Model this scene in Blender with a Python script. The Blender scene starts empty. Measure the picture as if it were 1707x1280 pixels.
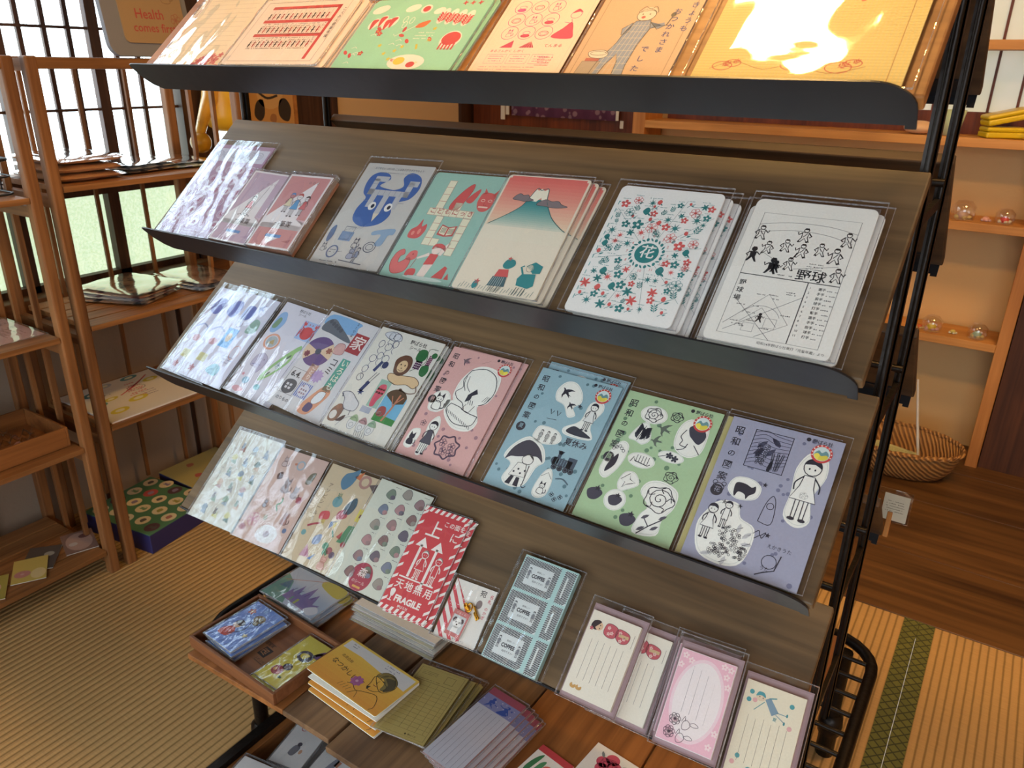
import bpy, bmesh, math, random
from mathutils import Vector, Matrix
PI = math.pi
R = math.radians
S = bpy.context.scene
C = S.collection
# ---------------------------------------------------------------- camera
cam = bpy.data.cameras.new('camera')
co = bpy.data.objects.new('camera', cam)
C.objects.link(co)
YAW, PITCH, ROLL, FPX = -0.57979, 0.39175, -0.01638, 1293.67
f_ = Vector((math.sin(YAW)*math.cos(PITCH), math.cos(YAW)*math.cos(PITCH), -math.sin(PITCH)))
r_ = Vector((math.cos(YAW), -math.sin(YAW), 0))
d_ = f_.cross(r_)
cr = r_*math.cos(ROLL)+d_*math.sin(ROLL)
cd = d_*math.cos(ROLL)-r_*math.sin(ROLL)
co.matrix_world = Matrix(((cr.x, -cd.x, -f_.x, 0), (cr.y, -cd.y, -f_.y, 0), (cr.z, -cd.z, -f_.z, 1.25), (0, 0, 0, 1)))
cam.sensor_width = 36
cam.lens = FPX*36/1707
cam.clip_start = .02
cam.dof.use_dof = True
cam.dof.focus_distance = 1.05
cam.dof.aperture_fstop = 13.0
S.camera = co
# ---------------------------------------------------------------- world, lights, exposure
S.view_settings.view_transform = 'Standard'
S.view_settings.look = 'None'
S.view_settings.exposure = 0.15
S.view_settings.gamma = 1
S.view_settings.use_curve_mapping = False
S.cycles.transparent_max_bounces = 40
W = bpy.data.worlds.new('world')
S.world = W
W.use_nodes = True
W.node_tree.nodes['Background'].inputs[0].default_value = (1.0, .88, .74, 1)
W.node_tree.nodes['Background'].inputs[1].default_value = .5
WIN_E, WIN_LOW_E, NEAR_E, LAMP_E, LAMP2_E = 5.0, 1.05, 4.0, 150.0, 46.0
# ---------------------------------------------------------------- colour and materials
def lin(c):
    if isinstance(c, str):
        c = [int(c[i:i+2], 16)/255 for i in (0, 2, 4)]
    return tuple((x/12.92 if x <= .04045 else ((x+.055)/1.055)**2.4) for x in c)
MATS = {}
def newmat(name):
    m = bpy.data.materials.new(name)
    m.use_nodes = True
    MATS[name] = m
    return m, m.node_tree, m.node_tree.nodes['Principled BSDF']
def plain(name, col, rough=.5, metal=0., spec=.5, emit=0, bump=0, bscale=60):
    if name in MATS: return MATS[name]
    m, nt, b = newmat(name)
    b.inputs['Base Color'].default_value = (*lin(col), 1)
    b.inputs['Roughness'].default_value = rough
    b.inputs['Metallic'].default_value = metal
    b.inputs['Specular IOR Level'].default_value = spec
    if emit:
        b.inputs['Emission Color'].default_value = (*lin(col), 1)
        b.inputs['Emission Strength'].default_value = emit
    if bump:
        tc = nt.nodes.new('ShaderNodeTexCoord')
        no = nt.nodes.new('ShaderNodeTexNoise'); no.inputs['Scale'].default_value = bscale
        bp = nt.nodes.new('ShaderNodeBump'); bp.inputs['Strength'].default_value = bump; bp.inputs['Distance'].default_value = .002
        nt.links.new(tc.outputs['Object'], no.inputs['Vector'])
        nt.links.new(no.outputs['Fac'], bp.inputs['Height'])
        nt.links.new(bp.outputs['Normal'], b.inputs['Normal'])
    return m
def wood(name, c1, c2, axis=0, rough=.55, fine=90., coarse=9., dark=.0, spec=.35, spots=False):
    """grain stretched along one axis of the object"""
    if name in MATS: return MATS[name]
    m, nt, b = newmat(name)
    L = nt.links.new
    tc = nt.nodes.new('ShaderNodeTexCoord')
    def noise(sc, stretch, det):
        mp = nt.nodes.new('ShaderNodeMapping')
        s = [sc]*3; s[axis] = sc*stretch
        mp.inputs['Scale'].default_value = s
        no = nt.nodes.new('ShaderNodeTexNoise')
        no.inputs['Scale'].default_value = 1; no.inputs['Detail'].default_value = det
        no.inputs['Distortion'].default_value = .4
        L(tc.outputs['Object'], mp.inputs['Vector']); L(mp.outputs[0], no.inputs['Vector'])
        return no
    a = noise(coarse*2.2, .09, 4); g = noise(fine, .035, 3); k = noise(3.5, .5, 3)
    mx = nt.nodes.new('ShaderNodeMath'); mx.operation = 'MULTIPLY_ADD'; mx.inputs[1].default_value = .55
    L(a.outputs['Fac'], mx.inputs[0])
    m2 = nt.nodes.new('ShaderNodeMath'); m2.operation = 'MULTIPLY'; m2.inputs[1].default_value = .45
    L(g.outputs['Fac'], m2.inputs[0]); L(m2.outputs[0], mx.inputs[2])
    ramp = nt.nodes.new('ShaderNodeValToRGB')
    ramp.color_ramp.elements[0].position = .36; ramp.color_ramp.elements[0].color = (*lin(c1), 1)
    ramp.color_ramp.elements[1].position = .64; ramp.color_ramp.elements[1].color = (*lin(c2), 1)
    L(mx.outputs[0], ramp.inputs[0])
    mc = nt.nodes.new('ShaderNodeMix'); mc.data_type = 'RGBA'; mc.blend_type = 'MULTIPLY'
    mc.inputs[0].default_value = .55
    r2 = nt.nodes.new('ShaderNodeValToRGB')
    r2.color_ramp.elements[0].position = .35; r2.color_ramp.elements[0].color = (.55, .52, .5, 1)
    r2.color_ramp.elements[1].position = .6; r2.color_ramp.elements[1].color = (1, 1, 1, 1)
    L(k.outputs['Fac'], r2.inputs[0]); L(ramp.outputs[0], mc.inputs[6]); L(r2.outputs[0], mc.inputs[7])
    out = mc.outputs[2]
    if spots:   # knots and nail holes
        vo = nt.nodes.new('ShaderNodeTexVoronoi'); vo.inputs['Scale'].default_value = 7
        L(tc.outputs['Object'], vo.inputs['Vector'])
        r3 = nt.nodes.new('ShaderNodeValToRGB')
        r3.color_ramp.elements[0].position = .02; r3.color_ramp.elements[0].color = (.25, .2, .16, 1)
        r3.color_ramp.elements[1].position = .05; r3.color_ramp.elements[1].color = (1, 1, 1, 1)
        L(vo.outputs['Distance'], r3.inputs[0])
        m3 = nt.nodes.new('ShaderNodeMix'); m3.data_type = 'RGBA'; m3.blend_type = 'MULTIPLY'; m3.inputs[0].default_value = .8
        L(out, m3.inputs[6]); L(r3.outputs[0], m3.inputs[7]); out = m3.outputs[2]
    L(out, b.inputs['Base Color'])
    b.inputs['Roughness'].default_value = rough
    b.inputs['Specular IOR Level'].default_value = spec
    bp = nt.nodes.new('ShaderNodeBump'); bp.inputs['Strength'].default_value = .25; bp.inputs['Distance'].default_value = .001
    L(g.outputs['Fac'], bp.inputs['Height']); L(bp.outputs['Normal'], b.inputs['Normal'])
    return m
def emis(name, col, strength, frost=0):
    if name in MATS: return MATS[name]
    m, nt, b = newmat(name)
    b.inputs['Base Color'].default_value = (.5, .5, .5, 1)
    b.inputs['Roughness'].default_value = .6
    b.inputs['Emission Strength'].default_value = strength
    tc = nt.nodes.new('ShaderNodeTexCoord')
    no = nt.nodes.new('ShaderNodeTexNoise'); no.inputs['Scale'].default_value = frost or 1.6
    ramp = nt.nodes.new('ShaderNodeValToRGB')
    a = lin(col)
    ramp.color_ramp.elements[0].position = .38; ramp.color_ramp.elements[0].color = (a[0]*.78, a[1]*.86, a[2]*.74, 1)
    ramp.color_ramp.elements[1].position = .62; ramp.color_ramp.elements[1].color = (*a, 1)
    nt.links.new(tc.outputs['Object'], no.inputs['Vector'])
    nt.links.new(no.outputs['Fac'], ramp.inputs[0])
    nt.links.new(ramp.outputs[0], b.inputs['Emission Color'])
    return m
def film(name, tint=(.97, .97, .985), k=1.5, add=.015, bump=.5, scale=14., stretch=(1, .35, 1), rough=.05):
    """clear plastic film: see-through with a crinkled mirror-like skin"""
    if name in MATS: return MATS[name]
    m = bpy.data.materials.new(name); m.use_nodes = True; MATS[name] = m
    nt = m.node_tree; L = nt.links.new
    for n in list(nt.nodes):
        if n.type != 'OUTPUT_MATERIAL': nt.nodes.remove(n)
    out = [n for n in nt.nodes if n.type == 'OUTPUT_MATERIAL'][0]
    tc = nt.nodes.new('ShaderNodeTexCoord'); mp = nt.nodes.new('ShaderNodeMapping')
    mp.inputs['Scale'].default_value = [scale*s for s in stretch]; mp.inputs['Rotation'].default_value = (0, 0, .5)
    no = nt.nodes.new('ShaderNodeTexNoise'); no.inputs['Scale'].default_value = 1; no.inputs['Detail'].default_value = 2.2
    no.inputs['Distortion'].default_value = 1.4
    L(tc.outputs['Object'], mp.inputs['Vector']); L(mp.outputs[0], no.inputs['Vector'])
    bp = nt.nodes.new('ShaderNodeBump'); bp.inputs['Strength'].default_value = bump; bp.inputs['Distance'].default_value = .02
    L(no.outputs['Fac'], bp.inputs['Height'])
    ge = nt.nodes.new('ShaderNodeNewGeometry'); dt = nt.nodes.new('ShaderNodeVectorMath'); dt.operation = 'DOT_PRODUCT'
    L(ge.outputs['Incoming'], dt.inputs[0]); L(bp.outputs['Normal'], dt.inputs[1])
    def mth(op, a, b=None):
        q = nt.nodes.new('ShaderNodeMath'); q.operation = op
        for s_, v in ((0, a), (1, b)):
            if v is None: continue
            if isinstance(v, (int, float)): q.inputs[s_].default_value = v
            else: L(v, q.inputs[s_])
        return q.outputs[0]
    fr_ = mth('ADD', mth('MULTIPLY', mth('POWER', mth('SUBTRACT', 1., mth('ABSOLUTE', dt.outputs['Value'])), 4.2), .95), .05)
    ma = nt.nodes.new('ShaderNodeMath'); ma.operation = 'MULTIPLY_ADD'; ma.use_clamp = True
    ma.inputs[1].default_value = k; ma.inputs[2].default_value = add; L(fr_, ma.inputs[0])
    tr = nt.nodes.new('ShaderNodeBsdfTransparent'); tr.inputs[0].default_value = (*tint, 1)
    gl = nt.nodes.new('ShaderNodeBsdfGlossy'); gl.inputs['Roughness'].default_value = rough; gl.inputs['Color'].default_value = (.84, .93, 1, 1) if name == 'crinkled_film' else (1, 1, 1, 1); L(bp.outputs['Normal'], gl.inputs['Normal'])
    mx = nt.nodes.new('ShaderNodeMixShader'); L(ma.outputs[0], mx.inputs[0]); L(tr.outputs[0], mx.inputs[1]); L(gl.outputs[0], mx.inputs[2])
    L(mx.outputs[0], out.inputs['Surface'])
    return m
def printmat():
    m, nt, b = newmat('print')
    at = nt.nodes.new('ShaderNodeAttribute'); at.attribute_name = 'Col'
    tc = nt.nodes.new('ShaderNodeTexCoord')
    no = nt.nodes.new('ShaderNodeTexNoise'); no.inputs['Scale'].default_value = 500; no.inputs['Detail'].default_value = 2
    ra = nt.nodes.new('ShaderNodeMapRange'); ra.inputs[3].default_value = .93; ra.inputs[4].default_value = 1.05
    mx = nt.nodes.new('ShaderNodeVectorMath'); mx.operation = 'SCALE'
    nt.links.new(tc.outputs['Object'], no.inputs['Vector']); nt.links.new(no.outputs['Fac'], ra.inputs[0])
    nt.links.new(at.outputs['Color'], mx.inputs[0]); nt.links.new(ra.outputs[0], mx.inputs['Scale'])
    hs = nt.nodes.new('ShaderNodeHueSaturation'); hs.inputs['Saturation'].default_value = .93; hs.inputs['Value'].default_value = .97
    nt.links.new(mx.outputs[0], hs.inputs['Color']); nt.links.new(hs.outputs[0], b.inputs['Base Color'])
    b.inputs['Roughness'].default_value = .55
    b.inputs['Specular IOR Level'].default_value = .3
    return m
PRINT = printmat()
FILM = film('clear_film', k=1.25, add=.01, bump=.2, scale=9)
SOFT = film('smooth_film', k=2.2, add=.05, bump=.10, scale=7, rough=.1)
CRINK = film('crinkled_film', k=1.5, add=.02, bump=.38, scale=10, stretch=(1, .6, 1), rough=.1)
EDGE = film('film_edge', tint=(.92, .93, .95), k=2.0, add=.1, bump=.3, scale=60, rough=.15)
def _edge():
    nt = EDGE.node_tree; out = [n for n in nt.nodes if n.type == 'OUTPUT_MATERIAL'][0]; src = out.inputs[0].links[0].from_socket
    di = nt.nodes.new('ShaderNodeBsdfDiffuse'); di.inputs[0].default_value = (.85, .87, .9, 1); mx = nt.nodes.new('ShaderNodeMixShader'); mx.inputs[0].default_value = .1
    nt.links.new(src, mx.inputs[1]); nt.links.new(di.outputs[0], mx.inputs[2]); nt.links.new(mx.outputs[0], out.inputs[0])
_edge()
BLACK = plain('black_steel', '1f1f22', .36, .2, .5, bump=.25, bscale=25)
IRON = plain('old_iron', '26211e', .38, .75, .5, bump=.6, bscale=70)
PEW = (.42,)
# ---------------------------------------------------------------- mesh helpers
def tag(o, label=None, cat=None, group=None, kind=None):
    if label: o['label'] = label
    if cat: o['category'] = cat
    if group: o['group'] = group
    if kind: o['kind'] = kind
    return o
def empty(name, loc=(0, 0, 0), rz=0., parent=None, mat=None):
    o = bpy.data.objects.new(name, None)
    C.objects.link(o)
    if mat is not None: o.matrix_world = mat
    else:
        o.location = loc; o.rotation_euler = (0, 0, rz)
    o.empty_display_size = .05
    if parent: o.parent = parent
    return o
def mat_of(m):
    return MATS[m] if isinstance(m, str) else m
class MB:
    """collects shapes that become ONE mesh object"""
    def __init__(s): s.v = []; s.f = []; s.m = []; s.mi = 0; s.smooth = []
    def add(s, vs, fs, sm=False):
        b = len(s.v); s.v += [tuple(v) for v in vs]
        for f in fs: s.f.append(tuple(b+i for i in f)); s.m.append(s.mi); s.smooth.append(sm)
        return s
    def box(s, x0, x1, y0, y1, z0, z1, bev=0):
        if bev:
            bm = bmesh.new(); bmesh.ops.create_cube(bm, size=1)
            for v in bm.verts: v.co = Vector((x0+(v.co.x+.5)*(x1-x0), y0+(v.co.y+.5)*(y1-y0), z0+(v.co.z+.5)*(z1-z0)))
            bmesh.ops.bevel(bm, geom=bm.edges[:], offset=bev, segments=2, profile=.5, affect='EDGES')
            bm.verts.index_update()
            s.add([v.co[:] for v in bm.verts], [[v.index for v in f.verts] for f in bm.faces]); bm.free(); return s
        vs = [(x, y, z) for x in (x0, x1) for y in (y0, y1) for z in (z0, z1)]
        return s.add(vs, [(0, 1, 3, 2), (4, 6, 7, 5), (0, 4, 5, 1), (2, 3, 7, 6), (0, 2, 6, 4), (1, 5, 7, 3)])
    def prism(s, pts, axis, a, b):
        """pts 2-D outline; axis = the extrusion axis 0/1/2"""
        n = len(pts)
        def mk(p, t):
            q = list(p); q.insert(axis, t); return tuple(q)
        vs = [mk(p, a) for p in pts]+[mk(p, b) for p in pts]
        fs = [tuple(range(n))[::-1], tuple(range(n, 2*n))]+[(i, (i+1) % n, n+(i+1) % n, n+i) for i in range(n)]
        return s.add(vs, fs)
    def tube(s, pts, r, n=10, closed=False, cap=True):
        pts = [Vector(p) for p in pts]; k = len(pts); rings = []
        up = None
        for i, p in enumerate(pts):
            a = pts[i-1] if (i > 0 or closed) else p
            b = pts[(i+1) % k] if (i < k-1 or closed) else p
            t = (b-a).normalized()
            if up is None or abs(up.dot(t)) > .95:
                up = Vector((0, 0, 1)) if abs(t.z) < .9 else Vector((1, 0, 0))
            x = t.cross(up).normalized(); y = x.cross(t).normalized(); up = y
            rr = r[i] if isinstance(r, (list, tuple)) else r
            rings.append([p+(x*math.cos(2*PI*j/n)+y*math.sin(2*PI*j/n))*rr for j in range(n)])
        vs = [v for q in rings for v in q]; fs = []
        m = k if closed else k-1
        for i in range(m):
            for j in range(n):
                a0 = i*n; b0 = ((i+1) % k)*n
                fs.append((a0+j, a0+(j+1) % n, b0+(j+1) % n, b0+j))
        s.add(vs, fs, True)
        if not closed and cap:
            s.add(rings[0], [tuple(range(n))]); s.add(rings[-1], [tuple(range(n))[::-1]])
        return s
    def lathe(s, prof, c=(0, 0, 0), n=20):
        vs = []; fs = []
        for r, z in prof:
            for j in range(n):
                vs.append((c[0]+r*math.cos(2*PI*j/n), c[1]+r*math.sin(2*PI*j/n), c[2]+z))
        for i in range(len(prof)-1):
            for j in range(n): fs.append((i*n+j, i*n+(j+1) % n, (i+1)*n+(j+1) % n, (i+1)*n+j))
        return s.add(vs, fs, True)
    def build(s, name, mat, parent=None, loc=None, rot=None, mw=None, bev=0):
        me = bpy.data.meshes.new(name); me.from_pydata(s.v, [], s.f)
        for q in (mat if isinstance(mat, (list, tuple)) else [mat]): me.materials.append(mat_of(q))
        me.polygons.foreach_set('material_index', s.m); me.polygons.foreach_set('use_smooth', s.smooth)
        me.update()
        o = bpy.data.objects.new(name, me); C.objects.link(o)
        if parent: o.parent = parent
        if mw is not None: o.matrix_world = mw
        if loc: o.location = loc
        if rot: o.rotation_euler = rot
        if bev:
            md = o.modifiers.new('bevel', 'BEVEL'); md.width = bev; md.segments = 2; md.limit_method = 'ANGLE'
        return o
def struct(o):
    o['kind'] = 'structure'; return o
# ---------------------------------------------------------------- printed artwork (flat coloured shapes on the sheet's own mesh)
def smooth(pts, closed=True, k=4):
    n = len(pts); out = []
    rng = range(n) if closed else range(n-1)
    for i in rng:
        if closed: p0, p1, p2, p3 = pts[i-1], pts[i], pts[(i+1) % n], pts[(i+2) % n]
        else: p0, p1, p2, p3 = pts[max(i-1, 0)], pts[i], pts[i+1], pts[min(i+2, n-1)]
        for j in range(k):
            t = j/k
            out.append(tuple(.5*((2*p1[a])+(-p0[a]+p2[a])*t+(2*p0[a]-5*p1[a]+4*p2[a]-p3[a])*t*t+(-p0[a]+3*p1[a]-3*p2[a]+p3[a])*t**3) for a in (0, 1)))
    if not closed: out.append(tuple(pts[-1]))
    return out
_tc = {}
def glyphs(s, bold=0.):
    """text as triangles, size 1, from the program's own fonts"""
    key = (s, bold)
    if key in _tc: return _tc[key]
    c = bpy.data.curves.new('t', 'FONT'); c.body = s; c.size = 1; c.offset = bold; c.resolution_u = 2
    o = bpy.data.objects.new('t', c); C.objects.link(o)
    dg = bpy.context.evaluated_depsgraph_get()
    e = o.evaluated_get(dg); m = e.to_mesh()
    vs = [(v.co.x, v.co.y) for v in m.vertices]; fs = [tuple(p.vertices) for p in m.polygons]
    e.to_mesh_clear(); bpy.data.objects.remove(o); bpy.data.curves.remove(c)
    w = max([v[0] for v in vs], default=0)-min([v[0] for v in vs], default=0)
    _tc[key] = (vs, fs, w); return _tc[key]
class P:
    """a sheet; x runs 0..100 across its width, y upward in the same unit"""
    EPS = .00007
    def __init__(s, w, h, paper='f2ece0', t=.0006, r=0., edge=None, n=1):
        s.w, s.h, s.s, s.H, s.t = w, h, w/100, 100*h/w, t
        s.V = []; s.F = []; s.Cc = []; s.l = 1; s.paper = paper
        s.rng = random.Random(int(w*1e5)+int(h*1e4)); s.M = (1, 0, 0, 1, 0, 0)
        H = s.H
        rr = r
        pts = []
        for cx, cy, a0 in ((100-rr, rr, -90), (100-rr, H-rr, 0), (rr, H-rr, 90), (rr, rr, 180)):
            for k in range(6 if r else 1):
                a = R(a0+(90*k/5 if r else 0)); pts.append((cx+rr*math.cos(a), cy+rr*math.sin(a)))
        if not r: pts = [(0, 0), (100, 0), (100, H), (0, H)]
        m = len(pts); X = lambda p, z: ((p[0]-50)*s.s, p[1]*s.s, z)
        b = len(s.V); s.V += [X(p, 0) for p in pts]+[X(p, t) for p in pts]
        s.F.append(tuple(range(b, b+m))[::-1]); s.Cc.append(lin(edge or paper))
        s.F.append(tuple(range(b+m, b+2*m))); s.Cc.append(lin(paper))
        for i in range(m): s.F.append((b+i, b+(i+1) % m, b+m+(i+1) % m, b+m+i)); s.Cc.append(lin(edge or paper))
    def up(s, n=1): s.l += n; return s
    def at(s, x=0, y=0, k=1, rot=0, fx=1):
        a = R(rot); s.M = (k*math.cos(a)*fx, -k*math.sin(a), k*math.sin(a)*fx, k*math.cos(a), x, y); return s
    def T(s, p):
        a, b, c, d, x, y = s.M
        return (a*p[0]+b*p[1]+x, c*p[0]+d*p[1]+y)
    def poly(s, pts, c, raw=False):
        q = [s.T(p) for p in pts]
        A = sum(q[i-1][0]*q[i][1]-q[i][0]*q[i-1][1] for i in range(len(q)))
        if A < 0: q = q[::-1]
        b = len(s.V); z = s.t+s.EPS*s.l
        s.V += [((x-50)*s.s, y*s.s, z) for x, y in q]
        s.F.append(tuple(range(b, b+len(q)))); s.Cc.append(lin(c)); return s
    def rect(s, x, y, w, h, c, rot=0):
        a = R(rot); cx, cy = x+w/2, y+h/2
        return s.poly([(cx+u*math.cos(a)-v*math.sin(a), cy+u*math.sin(a)+v*math.cos(a)) for u, v in ((-w/2, -h/2), (w/2, -h/2), (w/2, h/2), (-w/2, h/2))], c)
    def ell(s, x, y, rx, ry, c, rot=0, n=18):
        a = R(rot)
        return s.poly([(x+rx*math.cos(t)*math.cos(a)-ry*math.sin(t)*math.sin(a), y+rx*math.cos(t)*math.sin(a)+ry*math.sin(t)*math.cos(a)) for t in [2*PI*i/n for i in range(n)]], c)
    def blob(s, pts, c): return s.poly(smooth(pts), c)
    def line(s, pts, t, c, closed=False):
        q = [Vector(p) for p in pts]; n = len(q)
        L, Rr = [], []
        for i, p in enumerate(q):
            a = q[i-1] if (i > 0 or closed) else p
            b = q[(i+1) % n] if (i < n-1 or closed) else p
            d = b-a
            if d.length < 1e-6: d = Vector((1, 0))
            nn = Vector((-d.y, d.x)).normalized()*t/2
            L.append(tuple(p+nn)); Rr.append(tuple(p-nn))
        m = n if closed else n-1
        b0 = len(s.V); z = s.t+s.EPS*s.l
        for p in L+Rr:
            x, y = s.T(p); s.V.append(((x-50)*s.s, y*s.s, z))
        for i in range(m):
            j = (i+1) % n
            s.F.append((b0+i, b0+n+i, b0+n+j, b0+j)); s.Cc.append(lin(c))
        return s
    def curve(s, pts, t, c, k=4): return s.line(smooth(pts, False, k), t, c)
    def outl(s, pts, t, c, k=4): return s.line(smooth(pts, True, k), t, c, True)
    def ring(s, x, y, rx, ry, t, c, a0=0, a1=360, rot=0, n=18):
        a = R(rot); P_ = [(x+rx*math.cos(u)*math.cos(a)-ry*math.sin(u)*math.sin(a), y+rx*math.cos(u)*math.sin(a)+ry*math.sin(u)*math.cos(a)) for u in [R(a0+(a1-a0)*i/n) for i in range(n if a1-a0 == 360 else n+1)]]
        return s.line(P_, t, c, a1-a0 == 360)
    def frame(s, x, y, w, h, t, c): return s.line([(x, y), (x+w, y), (x+w, y+h), (x, y+h)], t, c, True)
    def text(s, st, x, y, size, c, vert=False, rot=0, bold=0., gap=1.12, cx=False, sx=1.):
        """horizontal text from its baseline start, or vertical text downward from the first character's centre"""
        if not st.isascii(): bold = min(bold, .012)
        a = R(rot)
        def put(vs, fs, ox, oy):
            b = len(s.V); z = s.t+s.EPS*s.l
            for u, v in vs:
                u, v = ox+u*size*sx, oy+v*size
                X, Y = s.T((x+u*math.cos(a)-v*math.sin(a), y+u*math.sin(a)+v*math.cos(a)))
                s.V.append(((X-50)*s.s, Y*s.s, z))
            for f in fs: s.F.append(tuple(b+i for i in f)); s.Cc.append(lin(c))
        if vert:
            for i, ch in enumerate(st):
                if ch == ' ': continue
                vs, fs, w = glyphs(ch, bold)
                put(vs, fs, -w*size*sx/2, -i*size*gap-.35*size)
        else:
            vs, fs, w = glyphs(st, bold)
            put(vs, fs, -w*size*sx/2 if cx else 0, 0)
        return s
    def tiny(s, x, y, w, rows, c, size=2.2, gap=1.7, fill=.85, vert=False):
        """rows of print too small to read"""
        for r in range(rows):
            p = 0
            while p < w:
                d = s.rng.uniform(.5, 1.1)*size*.8
                if s.rng.random() < fill:
                    if vert: s.rect(x-r*size*gap, y-p-d, size*.55*s.rng.uniform(.6, 1), d*.75, c)
                    else: s.rect(x+p, y-r*size*gap, d*.75, size*.55*s.rng.uniform(.6, 1), c)
                p += d*1.15
        return s
    # ---- small stamps
    def star(s, x, y, r, c, rot=18, n=5, q=.42):
        return s.poly([(x+(r if i % 2 == 0 else r*q)*math.cos(R(rot+180*i/n)), y+(r if i % 2 == 0 else r*q)*math.sin(R(rot+180*i/n))) for i in range(2*n)], c)
    def flower(s, x, y, r, c, cc=None, n=5, line=None):
        for i in range(n):
            a = 2*PI*i/n+.3
            if line: s.ring(x+r*.6*math.cos(a), y+r*.6*math.sin(a), r*.42, r*.42, line, c, n=8)
            else: s.ell(x+r*.6*math.cos(a), y+r*.6*math.sin(a), r*.45, r*.34, c, math.degrees(a), 8)
        s.up(); s.ell(x, y, r*.25, r*.25, cc or c, n=8); s.up(-1); return s
    def leaf(s, x, y, r, c, rot=0):
        a = R(rot); q = [(-r, 0), (-r*.3, r*.36), (r*.4, r*.3), (r, 0), (r*.4, -r*.3), (-r*.3, -r*.36)]
        return s.poly([(x+u*math.cos(a)-v*math.sin(a), y+u*math.sin(a)+v*math.cos(a)) for u, v in q], c)
    def sprig(s, x, y, r, c, rot=60, n=3, t=.5):
        a = R(rot); e = (math.cos(a), math.sin(a)); s.line([(x, y), (x+e[0]*r*2, y+e[1]*r*2)], t, c)
        for i in range(n):
            k = .5+1.5*i/n
            for g in (-1, 1): s.leaf(x+e[0]*r*k+g*-e[1]*r*.4, y+e[1]*r*k+g*e[0]*r*.4, r*.42, c, rot+g*45)
        return s
    def swallow(s, x, y, r, c, rot=0):
        a = R(rot); q = [(-1.0, .25), (-.7, .34), (-.45, .22), (-.2, .5), (.25, .8), (.9, .95), (.45, .55), (.2, .15), (.55, -.05), (1.1, -.05), (.7, -.18), (1.05, -.45), (.4, -.3), (.05, -.25), (-.05, -.7), (.15, -1.15), (-.3, -.8), (-.42, -.35), (-.6, .02)]
        return s.poly([(x+r*(u*math.cos(a)-v*math.sin(a)), y+r*(u*math.sin(a)+v*math.cos(a))) for u, v in q], c)
    def person(s, x, y, h, c='333333', dress=None, skin=None, hair=None, fx=1, t=None, boy=False):
        """standing child: y is the feet line"""
        t = t or min(h*.022, .55+h*.004); m0 = s.M
        s.M = (m0[0]*fx, m0[1], m0[2]*fx, m0[3], s.T((x, y))[0], s.T((x, y))[1]) if True else m0
        u = h/10
        if skin:
            s.ell(0, 8.6*u, 1.25*u, 1.3*u, skin)
            s.poly([(-.9*u, 3.4*u), (-.35*u, 3.4*u), (-.3*u, 0), (-.9*u, 0)], skin); s.poly([(.35*u, 3.4*u), (.9*u, 3.4*u), (.9*u, 0), (.3*u, 0)], skin)
        s.up()
        body = [(-.75*u, 7.2*u), (.75*u, 7.2*u), (1.0*u, 5.4*u), (1.8*u, 3.2*u), (-1.8*u, 3.2*u), (-1.0*u, 5.4*u)] if not boy else [(-.85*u, 7.2*u), (.85*u, 7.2*u), (1.*u, 4.8*u), (1.05*u, 3.*u), (.1*u, 3.*u), (0, 3.6*u), (-.1*u, 3.*u), (-1.05*u, 3.*u), (-1.*u, 4.8*u)]
        if dress: s.poly(body, dress)
        s.up(); s.line(body, t, c, True)
        s.ring(0, 8.6*u, 1.25*u, 1.3*u, t, c, n=14)
        s.poly([(1.3*u*math.cos(R(a)), 8.75*u+1.35*u*math.sin(R(a))) for a in range(-5, 190, 15)]+[(-.8*u, 9.0*u), (.2*u, 9.2*u), (.9*u, 8.9*u)], hair or c)
        s.up(); s.ell(-.4*u, 8.35*u, .13*u, .18*u, c, n=6); s.ell(.4*u, 8.35*u, .13*u, .18*u, c, n=6); s.up(-1)
        s.curve([(-.8*u, 7*u), (-1.7*u, 5.8*u), (-1.6*u, 4.6*u)], t*1.5, c); s.curve([(.8*u, 7*u), (1.7*u, 5.9*u), (1.8*u, 4.8*u)], t*1.5, c)
        for g in (-1, 1):
            s.line([(g*.9*u, 3.2*u), (g*.85*u, .3*u)], t, c); s.line([(g*.3*u, 3.2*u), (g*.35*u, .3*u)], t, c)
            s.ell(g*.75*u, .2*u, .55*u, .28*u, c, n=8)
        s.up(-2); s.M = m0; return s
    def beast(s, x, y, r, c, fill=None, ears=1, fx=1, t=None):
        """small sitting animal"""
        t = t or r*.09; m0 = s.M; p = s.T((x, y)); s.M = (m0[0]*fx, m0[1], m0[2]*fx, m0[3], p[0], p[1])
        B = [(-.5*r, -.9*r), (-.55*r, -.1*r), (0, .25*r), (.5*r, -.1*r), (.6*r, -.9*r)]
        if fill: s.blob(B, fill); s.ell(0, .5*r, .52*r, .45*r, fill)
        s.up(); s.outl(B, t, c, 3); s.ring(0, .5*r, .52*r, .45*r, t, c, n=12)
        for g in (-1, 1):
            s.poly([(g*.5*r, .7*r), (g*.42*r, (1.05+.35*ears)*r), (g*.12*r, .9*r)], fill or c); s.line([(g*.5*r, .7*r), (g*.42*r, (1.05+.35*ears)*r), (g*.12*r, .9*r)], t, c)
            s.ell(g*.2*r, .5*r, .07*r, .1*r, c, n=6)
        s.curve([(.55*r, -.7*r), (1.05*r, -.5*r), (.95*r, .1*r)], t*1.6, c)
        s.up(-1); s.M = m0; return s
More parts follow.
